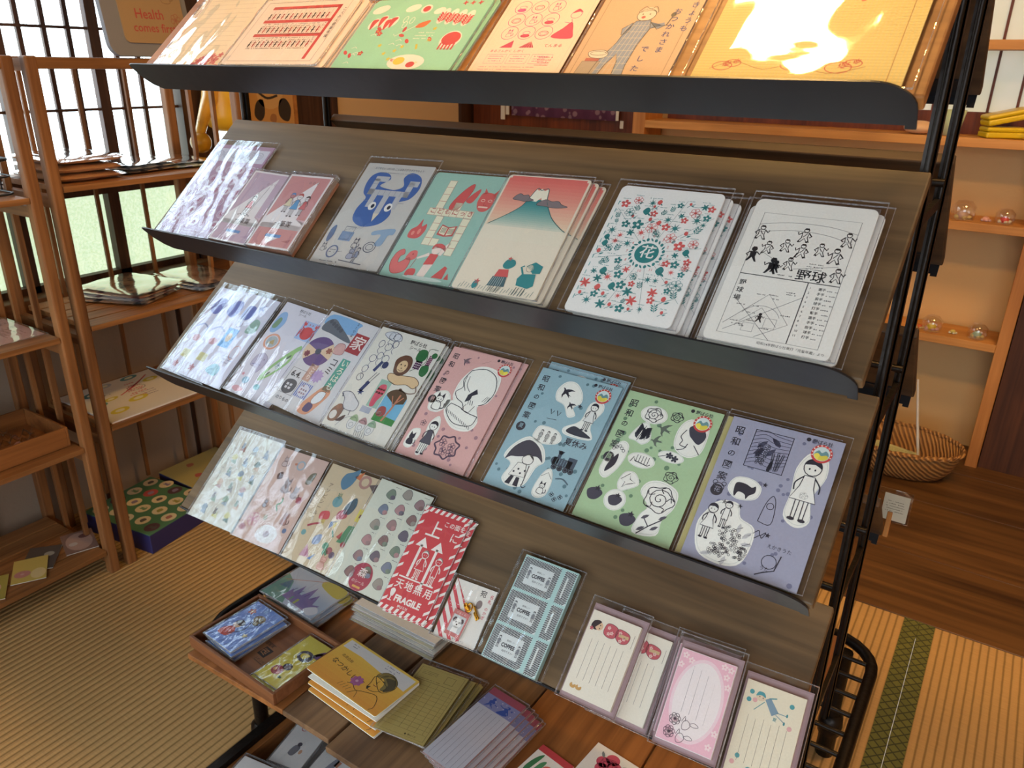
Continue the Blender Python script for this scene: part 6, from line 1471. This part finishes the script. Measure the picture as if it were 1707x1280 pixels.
# ---------------------------------------------------------------- goods on the slatted units
def clothpack(name, x, y, z, rot, w, h, t, col, label, cat, group=None, seed=1, mat=None):
    """soft pillow-shaped pack in a clear bag; x, y = centre"""
    rn = random.Random(seed); b = MB(); n = 14
    top, bot = [], []
    for j in range(n+1):
        for i in range(n+1):
            u, v = i/n*2-1, j/n*2-1; e = (1-abs(u)**5)*(1-abs(v)**5)
            zz = t/2*e**.45*(1+.10*math.sin(3*u+2*v+seed)+.06*math.sin(7*v-4*u))
            top.append((u*w/2*(1-.03*v*v), v*h/2*(1-.03*u*u), t/2+zz*.85)); bot.append((u*w/2*(1-.03*v*v), v*h/2*(1-.03*u*u), t/2-min(zz, t/2)*.98))
    N1 = n+1
    b.add(top, [(j*N1+i, j*N1+i+1, (j+1)*N1+i+1, (j+1)*N1+i) for j in range(n) for i in range(n)], True)
    b.add(bot, [(j*N1+i, (j+1)*N1+i, (j+1)*N1+i+1, j*N1+i+1) for j in range(n) for i in range(n)], True)
    o = b.build(name, mat or plain('fabric_'+col, col, .8, bump=.5, bscale=200)); o.matrix_world = flat(x, y, z, rot); tag(o, label, cat, group)
    s = MB(); vs = [(p_[0]*1.06, p_[1]*1.05, p_[2]+.0012+.0006*math.sin(p_[0]*160+p_[1]*90)) for p_ in top]
    s.add(vs, [(j*N1+i, j*N1+i+1, (j+1)*N1+i+1, (j+1)*N1+i) for j in range(n) for i in range(n)], True)
    q = s.build('plastic_bag', SOFT); q.parent = o
    return o
for i, (lb) in enumerate(('lowest', 'middle', 'topmost')):
    clothpack('folded_cloth_bag', -1.925+.004*i, .999, .9838+.0195*i, (2, -3, 4)[i], .215, .165, .019, 'c99a70', lb+' tan folded cloth pack on the upper shelf beside the window', 'cloth pack', 'tan cloth packs on the upper slatted shelf', seed=i)
def patt(c0, c1, nm):
    if nm in MATS: return MATS[nm]
    m, nt, b = newmat(nm); tc = nt.nodes.new('ShaderNodeTexCoord'); vo = nt.nodes.new('ShaderNodeTexVoronoi'); vo.inputs['Scale'].default_value = 34
    r = nt.nodes.new('ShaderNodeValToRGB'); r.color_ramp.interpolation = 'CONSTANT'; r.color_ramp.elements[0].color = (*lin(c1), 1); r.color_ramp.elements[1].position = .34; r.color_ramp.elements[1].color = (*lin(c0), 1)
    nt.links.new(tc.outputs['Object'], vo.inputs[0]); nt.links.new(vo.outputs['Distance'], r.inputs[0]); nt.links.new(r.outputs[0], b.inputs['Base Color']); b.inputs['Roughness'].default_value = .7
    return m
pb = patt('e0e4e8', '7c8a9c', 'print_blue'); pk_ = patt('c89c70', '5c4a3c', 'print_tan'); py = patt('b8b060', '5c4a58', 'print_yellow'); pw = patt('e8e4e0', 'c08a8c', 'print_red')
spec = [  # x, y, base z, rot, w, h, t, mat, what
    (-1.955, 1.165, .9838, 8, .20, .165, .009, pk_, 'patterned handkerchief pack, lowest of the pile next to the tan cloth packs'),
    (-1.955, 1.160, .9932, 12, .21, .165, .008, pb, 'patterned handkerchief pack, second of the pile next to the tan cloth packs'),
    (-1.950, 1.165, 1.0020, 10, .20, .160, .008, pb, 'patterned handkerchief pack, top of the pile next to the tan cloth packs'),
    (-1.950, 1.312, .9838, -4, .20, .135, .009, py, 'yellow and grey handkerchief pack near the far post of the upper shelf'),
    (-1.965, 1.308, .9932, -6, .20, .130, .008, pb, 'handkerchief pack with glare lying on the yellow and grey one'),
    (-1.960, 1.105, .6608, 24, .215, .160, .009, pk_, 'flat printed pack, lowest of the fan on the middle shelf by the frosted glass'),
    (-1.958, 1.110, .6702, 20, .215, .165, .008, pb, 'flat printed pack, second of the fan on the middle shelf by the frosted glass'),
    (-1.952, 1.116, .6790, 16, .210, .165, .008, pw, 'flat printed pack, third of the fan on the middle shelf by the frosted glass'),
    (-1.948, 1.122, .6878, 12, .205, .165, .008, pk_, 'flat printed pack, top of the fan on the middle shelf by the frosted glass'),
    (-1.940, 1.300, .6608, 8, .215, .150, .009, pb, 'blue printed pack, lowest of the pile at the far end of the middle shelf'),
    (-1.940, 1.305, .6702, 5, .215, .145, .008, pb, 'blue printed pack, middle of the pile at the far end of the middle shelf'),
    (-1.925, 1.310, .6790, 3, .210, .140, .008, patt('c8a490', '6c5c60', 'print_pink'), 'peach printed pack on top at the far end of the middle shelf')]
for i, (x, y, z, rot, w, h, t, m_, lb) in enumerate(spec):
    clothpack('handkerchief_pack', x, y, z, rot, w, h, t, 'c', lb, 'cloth pack', 'cloth packs on the slatted shelves', seed=i+3, mat=m_)
# lemon-printed board on the lower shelf
lp = P(.27, .26, 'e4dcd4', t=.004); H = lp.H; g = lp.rng; lp.up()
for x, y, a, b_, c in ((20, 20, 10, 6, 'd8c832'), (48, 34, 11, 6, 'd8c832'), (30, 52, 8, 4, 'd0c040'), (84, 70, 9, 5, 'd8c832'), (16, 46, 7, 5, '5a9c98'), (24, 76, 10, 6, '3f7f84'), (72, 90, 10, 5, '4c8c94'), (44, 88, 8, 5, 'b4bcc8')): lp.ell(x, y, a, b_, c, 10); lp.up(); lp.ell(x, y, a*.5, b_*.5, 'e8e4c8', 10); lp.up(-1)
for i in range(8): lp.line([(36+i*5, 50+i*3), (60+i*4, 62+i*3.2)], 1.6, 'cf4450') if i % 2 else lp.tiny(46+i*2, 44+i*5, 14, 2, 'cf5460', size=4)
lp.ring(62, 60, 9, 7, .6, '5c5c68'); lp.tiny(58, 44, 14, 3, '7a6a90', size=3); lp.tiny(30, 64, 6, 1, '3c3c50', size=3)
tag(lp.build('printed_cloth', mw=flat(-1.935, 1.056, .3975, 90) @ Matrix.Translation((0, -.135, 0))), 'white cloth with yellow lemons, teal ovals and red strokes on the lower slatted shelf', 'cloth')
# boxes on the floor under the unit
gb = tag(empty('gift_box', mat=flat(-1.925, 1.045, .0, 98)), 'flat green box with round cream pictures, on the tatami under the slatted shelf', 'box')
MB().box(-.115, .115, -.13, .13, 0, .058, bev=.002).build('box_body', plain('navy_card', '2c2a5c', .5), gb)
lp = P(.23, .26, '4f7d58', t=.002); g = random.Random(8); lp.up()
for j in range(5):
    for i in range(4):
        x, y = 14+i*25+(j % 2)*6, 12+j*22; lp.ell(x, y, 9.5, 8.5, 'e0cda4' if (i+j) % 5 else ('b04448' if j % 2 else '5c3c44'), n=22); lp.up(); c = ['a09440', '5c5450', 'b06a5c', '8c7ca0', '7c9c6c'][g.randrange(5)]
        (lp.beast(x, y-1, 4, c, fill=c, t=.5) if (i+j) % 3 == 0 else lp.blob([(x-4, y-2), (x-2, y+3), (x+4, y+2), (x+3, y-3)], c)); lp.up(-1)
l = lp.build('lid'); l.parent = gb; l.matrix_basis = Matrix.Translation((0, -.13, .058))
yb = tag(empty('gift_box', mat=flat(-1.955, 1.278, .0, 91)), 'flat yellow-green printed box on the tatami behind the green one', 'box')
MB().box(-.105, .105, -.12, .12, 0, .058, bev=.002).build('box_body', 'navy_card', yb)
lp = P(.21, .24, 'b8ac68', t=.002); lp.up(); [lp.blob([(x-6, y-4), (x-2, y+5), (x+6, y+2), (x+3, y-5)], c) for x, y, c in ((20, 20, 'c8503c'), (46, 26, '8c8440'), (70, 18, 'b04c60'), (28, 60, 'c0584c'), (60, 70, '8c8440'), (80, 50, '6c7c50'), (40, 96, 'b06a50'))]
l = lp.build('lid'); l.parent = yb; l.matrix_basis = Matrix.Translation((0, -.12, .058))
# unit at the left edge: sheet, tray of packs, cards, wire basket
sp = P(.19, .20, 'd4b4bc', t=.001); g = sp.rng; sp.up(); [ (sp.beast(g.uniform(12, 88), g.uniform(12, 98), 6, '6c6478') if i % 3 == 0 else sp.tiny(g.uniform(6, 70), g.uniform(10, 100), 20, 2, '8c7484', size=3)) for i in range(20)]; sp.line([(10, 30), (80, 44)], 1, '5c5464')
flatitem(sp, 'sticker_sheet', -1.935, .628, .6538, 0, 'pink sticker sheet lying flat on the shelf at the left picture edge', 'sticker sheet', seed=99, mx=.008)
bt = open_box('wooden_tray', .20, .30, .05, .006, 'plank_warm', 'deep wooden tray of clear packets on the left-edge shelf unit', 'tray', flat(-1.925, .675, .3705, 0))
for i, (x, y, z) in enumerate(((-1.965, .60, .378), (-1.885, .64, .378), (-1.96, .70, .379), (-1.90, .745, .379), (-1.89, .575, .379))):
    b = MB(); rn = random.Random(i); n = 9; vs = []
    for j in range(n+1):
        for k in range(n+1): vs.append(((k/n-.5)*.07, (j/n-.5)*.07, .022+.016*math.sin(k*1.3+i)*math.cos(j*1.1+i)+.004*rn.random()))
    b.add(vs, [(j*(n+1)+k, j*(n+1)+k+1, (j+1)*(n+1)+k+1, (j+1)*(n+1)+k) for j in range(n) for k in range(n)], True)
    o = b.build('clear_packet', CRINK); o.matrix_world = flat(x, y, z, 20*i); tag(o, 'crumpled clear packet among those in the deep wooden tray', 'packet', 'clear packets in the deep tray')
    MB().lathe([(0, 0), (.012, .001), (.014, .004), (.010, .008), (0, .009)], (0, 0, .002), 14).build('trinket', plain('trinket_pink', 'c08a84', .4) if i % 2 else plain('trinket_white', 'c8c4bc', .4), o)
def gcard(c0, sh):
    p = P(.075, .105, c0, t=.0012, edge='e0dcd0'); p.up()
    for (x, y, a, b_, c) in sh: p.ell(x, y, a, b_, c); p.up()
    return p
for i, (x, y, z, rot, c0, sh, lb) in enumerate((
    (-1.835, .800, .0735, 70, '8c6a5c', [(50, 70, 42, 60, 'b89484'), (70, 100, 18, 14, '6c4440'), (30, 60, 14, 12, 'c8b8b0')], 'brown card nearest the post on the lowest shelf at the left edge'),
    (-1.850, .690, .0735, 50, '5c5048', [(40, 40, 20, 18, 'c0a8a0'), (70, 90, 16, 14, 'b0a898')], 'dark card between the brown and the yellow one on the lowest left shelf'),
    (-1.815, .655, .0755, 60, 'd0b450', [(30, 50, 24, 20, 'c88478'), (76, 40, 22, 30, 'e0c888'), (30, 50, 6, 5, 'd4a498')], 'yellow card with a pink face on the lowest left shelf'),
    (-1.815, .560, .0735, 60, 'b0a040', [(50, 70, 34, 34, 'e0b490'), (52, 74, 20, 20, 'd8a480'), (16, 20, 12, 12, 'c88878')], 'olive card with a peach disc at the left picture edge'))):
    o = gcard(c0, sh).build('greeting_card', mw=flat(x, y, z, rot)); tag(o, lb, 'card')
wb = tag(empty('wire_basket', (-1.93, .70, .969)), 'black wire basket at the left picture edge on the upper shelf', 'basket')
wi = Matrix.Translation((1.93, -.70, -.969))
for z, r in ((.9735, .0025), (1.045, .0035), (1.01, .002)): MB().tube(rrect(-2.04, -1.83, .56, .835, .03, z), r, 8, closed=True).build('wire_ring', BLACK, wb).matrix_parent_inverse = wi
for x, y in ((-2.04, .62), (-2.04, .70), (-2.04, .78), (-1.83, .62), (-1.83, .70), (-1.83, .78), (-1.98, .835), (-1.90, .835), (-1.98, .56), (-1.90, .56)): MB().tube([(x, y, .9735), (x, y, 1.045)], .002, 6).build('wire', BLACK, wb).matrix_parent_inverse = wi
for i in range(4):
    w = P(.15, .10, ['d8dce0', 'c0c8d0', 'd8d4cc', 'b8a8a0'][i], t=.003); w.up(); w.tiny(10, 50, 80, 5, '6c7480', size=4)
    tag(w.build('card_pack', mw=flat(-1.935, .64, .979+.012*i, 4*i-6)), ['lowest', 'second', 'third', 'topmost'][i]+' printed pack inside the black wire basket', 'card pack', 'packs in the wire basket')
# things standing above the slatted unit
hb = tag(empty('paper_bag', (-1.845, 1.19, 1.25)), 'kraft bag reading Health comes first, on a grey pouch above the slatted unit', 'bag')
hi = Matrix.Translation((1.845, -1.19, -1.25))
BM = Matrix(((-.12, 0, -.9928, -1.800), (.9928, 0, -.12, 1.2), (0, 1, 0, 1.262), (0, 0, 0, 1)))
BM = Matrix.Translation((-1.80, 1.185, 1.2505)) @ Matrix.Rotation(R(96), 4, 'Z') @ Matrix.Rotation(R(82), 4, 'X')
p = P(.235, .36, '7e7c80', t=.012, r=12); o = p.build('grey_pouch'); o.parent = hb; o.matrix_parent_inverse = hi; o.matrix_basis = BM
p = P(.175, .32, 'a08058', t=.003, r=8); p.up(); p.text('Health', 22, 30, 17, 'a8382c', bold=.01); p.text('comes first.', 16, 14, 15, 'a8382c', bold=.01); p.person(34, 54, 46, c='8c6a48'); p.beast(76, 62, 12, '8c6a48'); p.flower(86, 30, 8, '9c5c40', n=6, line=.8)
o = p.build('kraft_bag'); o.parent = hb; o.matrix_parent_inverse = hi; o.matrix_basis = BM @ Matrix.Translation((.012, .028, .0125))
# yellow toy and framed picture by the far window
yt = tag(empty('yellow_toy', (-2.02, 1.50, .98)), 'translucent yellow soft toy with a round knob, hanging by the far window', 'toy')
yi = Matrix.Translation((2.02, -1.50, -.98)); plain('yellow_vinyl', 'e0a020', .35)
y_ = MATS['yellow_vinyl'].node_tree.nodes['Principled BSDF']; y_.inputs['Transmission Weight'].default_value = .25
MB().lathe([(0, -.10), (.03, -.098), (.052, -.085), (.058, -.05), (.054, 0), (.046, .05), (.034, .09), (.03, .17), (0, .175)], (-2.075, 1.577, 1.147), 24).build('body', 'yellow_vinyl', yt).matrix_parent_inverse = yi
MB().lathe([(.030*math.sin(a), -.030*math.cos(a)) for a in [PI*i/10 for i in range(11)]], (-2.06, 1.468, 1.023), 20).build('knob', 'yellow_vinyl', yt).matrix_parent_inverse = yi
MB().tube([(-2.06, 1.468, 1.045), (-2.06, 1.488, 1.09), (-2.065, 1.52, 1.14), (-2.075, 1.545, 1.2)], [.014, .017, .024, .03], 12).build('arm', 'yellow_vinyl', yt).matrix_parent_inverse = yi
MB().tube([(-2.075, 1.577, 1.32), (-2.12, 1.577, 1.55)], .0015, 6).build('string', plain('string', 'c8b890', .8), yt).matrix_parent_inverse = yi
fr = tag(empty('framed_picture', (-2.13, 1.80, .95)), 'framed picture of a tan and black animal face on the left wall', 'picture')
FM = Matrix.Translation((-2.145, 1.805, .97)) @ Matrix.Rotation(R(90), 4, 'Z') @ Matrix.Rotation(R(90), 4, 'X')
p = P(.19, .24, 'c8924c', t=.004); k = '3a302c'; p.up(); p.ell(50, 92, 28, 24, 'd0a468'); p.blob([(14, 60), (20, 80), (34, 84), (36, 62), (26, 50)], k); p.blob([(66, 62), (70, 82), (84, 84), (94, 68), (88, 48), (74, 50)], k); p.up(); p.curve([(26, 96), (44, 86), (66, 90)], 4, k); p.blob([(46, 50), (50, 60), (60, 58), (58, 46)], 'a06c40')
o = p.build('picture'); o.parent = fr; o.matrix_parent_inverse = Matrix.Translation((2.13, -1.80, -.95)); o.matrix_basis = FM
m = MB()
for a, b_, c_, e in ((-.105, .105, -.012, 0), (-.105, .105, .24, .252), (-.105, -.095, 0, .24), (.095, .105, 0, .24)): m.box(a, b_, c_, e, 0, .012)
o = m.build('picture_frame', 'pine_z', fr); o.matrix_parent_inverse = Matrix.Translation((2.13, -1.80, -.95)); o.matrix_basis = FM
# purple cloth with tags hanging on the red-brown panel
cl = tag(empty('hanging_cloth', (-1.67, 2.895, 1.04)), 'purple patterned cloth hung on the red-brown panel behind the rack', 'cloth')
ci = Matrix.Translation((1.67, -2.895, -1.04))
m = MB(); n = 30; vs = []
for j in range(2):
    for i in range(n+1): vs.append((-1.92+.50*i/n, 2.893+.006*math.sin(i*1.3), (1.047, 1.30)[j]))
m.add(vs, [(i, i+1, n+2+i, n+1+i) for i in range(n)], True); o = m.build('cloth', patt('6c3c58', 'a8848c', 'print_purple'), cl); o.matrix_parent_inverse = ci
sd = o.modifiers.new('thick', 'SOLIDIFY'); sd.thickness = .003
for x, w, z0, z1 in ((-1.96, .02, 1.03, 1.09), (-1.935, .016, 1.05, 1.10), (-1.40, .014, 1.022, 1.05), (-1.42, .012, 1.05, 1.09)): MB().box(x, x+w, 2.872, 2.875, z0, z1).build('paper_tag', plain('tag_white', 'd8cfc0', .7), cl).matrix_parent_inverse = ci
# ---------------------------------------------------------------- small goods on the pine shelving
def ball(m, x, y, z, r, sx=1, sz=1, n=14): return m.lathe([(r*sx*math.sin(a), -r*sz*math.cos(a)) for a in [PI*i/8 for i in range(9)]], (x, y, z), n)
yb_ = plain('yellow_tin', 'd8b818', .35)
for i, (rot, ty, lb) in enumerate(((0, 0, 'yellow tin case lying on the pine shelf beneath the tilted one'), (0, 13, 'yellow tin case tilted on top of another on the pine shelf'))):
    t = tag(empty('tin_case', (-.120, 2.885, 1.0635+i*.046)), lb, 'tin')
    t.rotation_euler = (0, R(-ty), R(24)); 
    MB().box(-.06, .06, -.036, .036, 0, .017, bev=.005).build('case_bottom', yb_, t); MB().box(-.06, .06, -.036, .036, .0175, .031, bev=.006).build('case_lid', yb_, t); MB().box(-.03, .02, -.015, .015, .0312, .0317).build('sticker', plain('pale_sticker', 'd8d0b0', .6), t)
cup = tag(empty('toy_cup', (-.262, 2.88, 1.0625)), 'cream and mint paper cup half behind the rack upright on the pine shelf', 'cup')
MB().lathe([(0, 0), (.022, 0), (.034, .075), (.032, .075), (.021, .004), (0, .004)], (0, 0, 0), 20).build('cup_wall', plain('mint_cream', 'b8c8a0', .5), cup); MB().lathe([(.0285, .045), (.0325, .068)], (0, 0, 0), 20).build('cup_band', plain('teal_band', '6cb0a8', .5), cup)
ob = tag(empty('toy_fish', (-.352, 2.87, 1.0625)), 'cream and orange fish-shaped toy lying by the lip of the top shelf', 'toy')
MB().lathe([(.045*math.sin(a)**.8 if 0 < a < PI else 0, .02-.02*math.cos(a)) for a in [PI*i/10 for i in range(11)]], (0, 0, 0), 18).build('body', plain('cream_toy', 'e0b890', .5), ob); MB().prism([(.035, .012), (.07, .03), (.062, .02), (.07, .008)], 1, -.004, .004).build('tail', plain('orange_toy', 'd08050', .5), ob)
tb = tag(empty('trinket_box', (-.04, 2.87, 1.0625)), 'clear dome trinket beside the yellow tins at the right picture edge', 'trinket')
MB().lathe([(0, 0), (.03, 0), (.032, .012), (.028, .03), (.016, .045), (0, .05)], (0, 0, 0), 20).build('dome', film('dome_film', k=1.4, add=.06, bump=.1), tb); MB().lathe([(0, .001), (.018, .001), (.018, .02), (0, .026)], (0, 0, 0), 14).build('trinket', 'trinket_white', tb)
for i, (x, z, c, r, lb) in enumerate(((-.262, .8125, 'a8a040', .010, 'tiny olive trinket on the second pine shelf'), (-.176, .8125, 'c8a898', .017, 'pale pink shell-like trinket on the second pine shelf'), (-.110, .8125, 'd8a090', .010, 'small pink trinket on the second pine shelf'), (-.060, .8125, 'd0403c', .013, 'red trinket on the second pine shelf'),
    (-.225, .4375, 'c8602c', .009, 'orange trinket on the lower pine shelf'), (-.190, .4375, 'd8c040', .015, 'yellow flower trinket on the lower pine shelf'), (-.125, .4375, 'c0b060', .009, 'flat gold trinket on the lower pine shelf'), (-.055, .4375, '98b8a0', .014, 'pale green bead flower on the lower pine shelf'))):
    t = tag(empty('trinket', (x, 2.872, z)), lb, 'trinket')
    ball(MB(), 0, 0, r*.8, r, 1, .8).build('bead', plain('bead_%d' % i, c, .3), t)
    m = MB()
    for q in range(5): ball(m, r*1.1*math.cos(q*1.257), r*.6*math.sin(q*1.257), r*.45, r*.5, 1, .8, 8)
    m.build('petals', plain('bead_light_%d' % (i % 3), ('d8d0b8', 'c8b880', 'c4a0a0')[i % 3], .3), t)
    if i % 2: MB().lathe([(0, 0), (r*2.1, 0), (r*2.1, r*2.4), (r*1.2, r*3.4), (0, r*3.6)], (0, 0, 0), 14).build('clear_pack', 'dome_film', t)
gl = tag(empty('glass_ornament', (-.09, 2.88, 1.336)), 'clear glass ornament on the upper pine shelf at the right picture edge', 'ornament'); ball(MB(), 0, 0, .02, .02).build('glass_ball', 'dome_film', gl); ball(MB(), .018, 0, .012, .012).build('dark_bead', 'dark_wood', gl)
# ---------------------------------------------------------------- wicker basket on the wooden floor
def wick():
    m, nt, b = newmat('wicker'); L = nt.links.new
    tc = nt.nodes.new('ShaderNodeTexCoord'); mp = nt.nodes.new('ShaderNodeMapping'); mp.inputs['Rotation'].default_value = (0, .6, .3)
    wv = nt.nodes.new('ShaderNodeTexWave'); wv.inputs['Scale'].default_value = 26; wv.inputs['Distortion'].default_value = 2; L(tc.outputs['Object'], mp.inputs[0]); L(mp.outputs[0], wv.inputs[0])
    r = nt.nodes.new('ShaderNodeValToRGB'); r.color_ramp.elements[0].color = (*lin('7a4e26'), 1); r.color_ramp.elements[1].color = (*lin('c08c50'), 1); L(wv.outputs['Fac'], r.inputs[0]); L(r.outputs[0], b.inputs['Base Color'])
    bp = nt.nodes.new('ShaderNodeBump'); bp.inputs['Distance'].default_value = .004; L(wv.outputs['Fac'], bp.inputs['Height']); L(bp.outputs[0], b.inputs['Normal']); b.inputs['Roughness'].default_value = .6
wick()
bk = tag(empty('wicker_basket', (-.20, 2.68, .0016)), 'oval brown wicker basket on the wooden floor in front of the pine shelving', 'basket')
def oval(rx, ry, z, n=36): return [(rx*math.cos(2*PI*i/n), ry*math.sin(2*PI*i/n), z) for i in range(n)]
m = MB(); n = 36; rings = [oval(.155, .095, .004), oval(.175, .112, .03), oval(.19, .125, .07), oval(.20, .132, .10), oval(.192, .125, .10), oval(.18, .115, .07), oval(.163, .102, .03), oval(.15, .09, .010)]
m.add([v for r_ in rings for v in r_], [(j*n+i, j*n+(i+1) % n, (j+1)*n+(i+1) % n, (j+1)*n+i) for j in range(7) for i in range(n)]+[tuple(range(n))[::-1], tuple(range(7*n, 8*n))], True)
m.build('basket_wall', 'wicker', bk)
m = MB()
for ph in (0, PI/2, PI): m.tube([(x*(1+.012*math.cos(i*1.1+ph)), y*(1+.02*math.cos(i*1.1+ph)), .103+.005*math.sin(i*1.1+ph)) for i, (x, y, z) in enumerate(oval(.197, .130, .1, 80))], .0052, 7, closed=True)
m.build('braided_rim', 'wicker', bk)
for i, (x, y, z, rot, c, lb) in enumerate(((-.18, 2.62, .045, 20, 'd8d0b0', 'printed paper lying in the wicker basket'), (-.22, 2.64, .052, -14, 'c8cc9c', 'greenish printed paper lying over the other in the wicker basket'))):
    p = P(.14, .09, c, t=.002); p.up(); p.tiny(10, 50, 70, 5, '9c9c60', size=5); tag(p.build('leaflet', mw=flat(x, y, z, rot)), lb, 'leaflet')
o = MB().tube([(-.125, 2.66, .05), (-.155, 2.70, .17), (-.185, 2.745, .30)], [.0045, .0045, .0035], 8).build('white_rod', plain('white_plastic', 'c8c4c0', .4)); tag(o, 'thin white rod leaning out of the wicker basket', 'rod')
# acrylic price holder clipped on the rear side of the rack
ah = tag(empty('price_holder', (-.085, 1.330, .525)), 'clear acrylic price holder on the far side of the rack above the wooden floor', 'price holder')
MB().box(-.03, .03, 0, .0018, 0, .062, bev=.0006).build('acrylic', 'dome_film', ah); p = P(.04, .05, 'c8c0a8', t=.0006); p.up(); p.tiny(12, 90, 70, 5, '5c5850', size=7)
o = p.build('price_card'); o.parent = ah; o.matrix_basis = Matrix.Translation((.006, -.0008, .004)) @ Matrix.Rotation(R(90), 4, 'X')
MB().box(-.004, .004, -.004, .006, -.03, .02, bev=.001).build('clip', 'pine_z', ah)
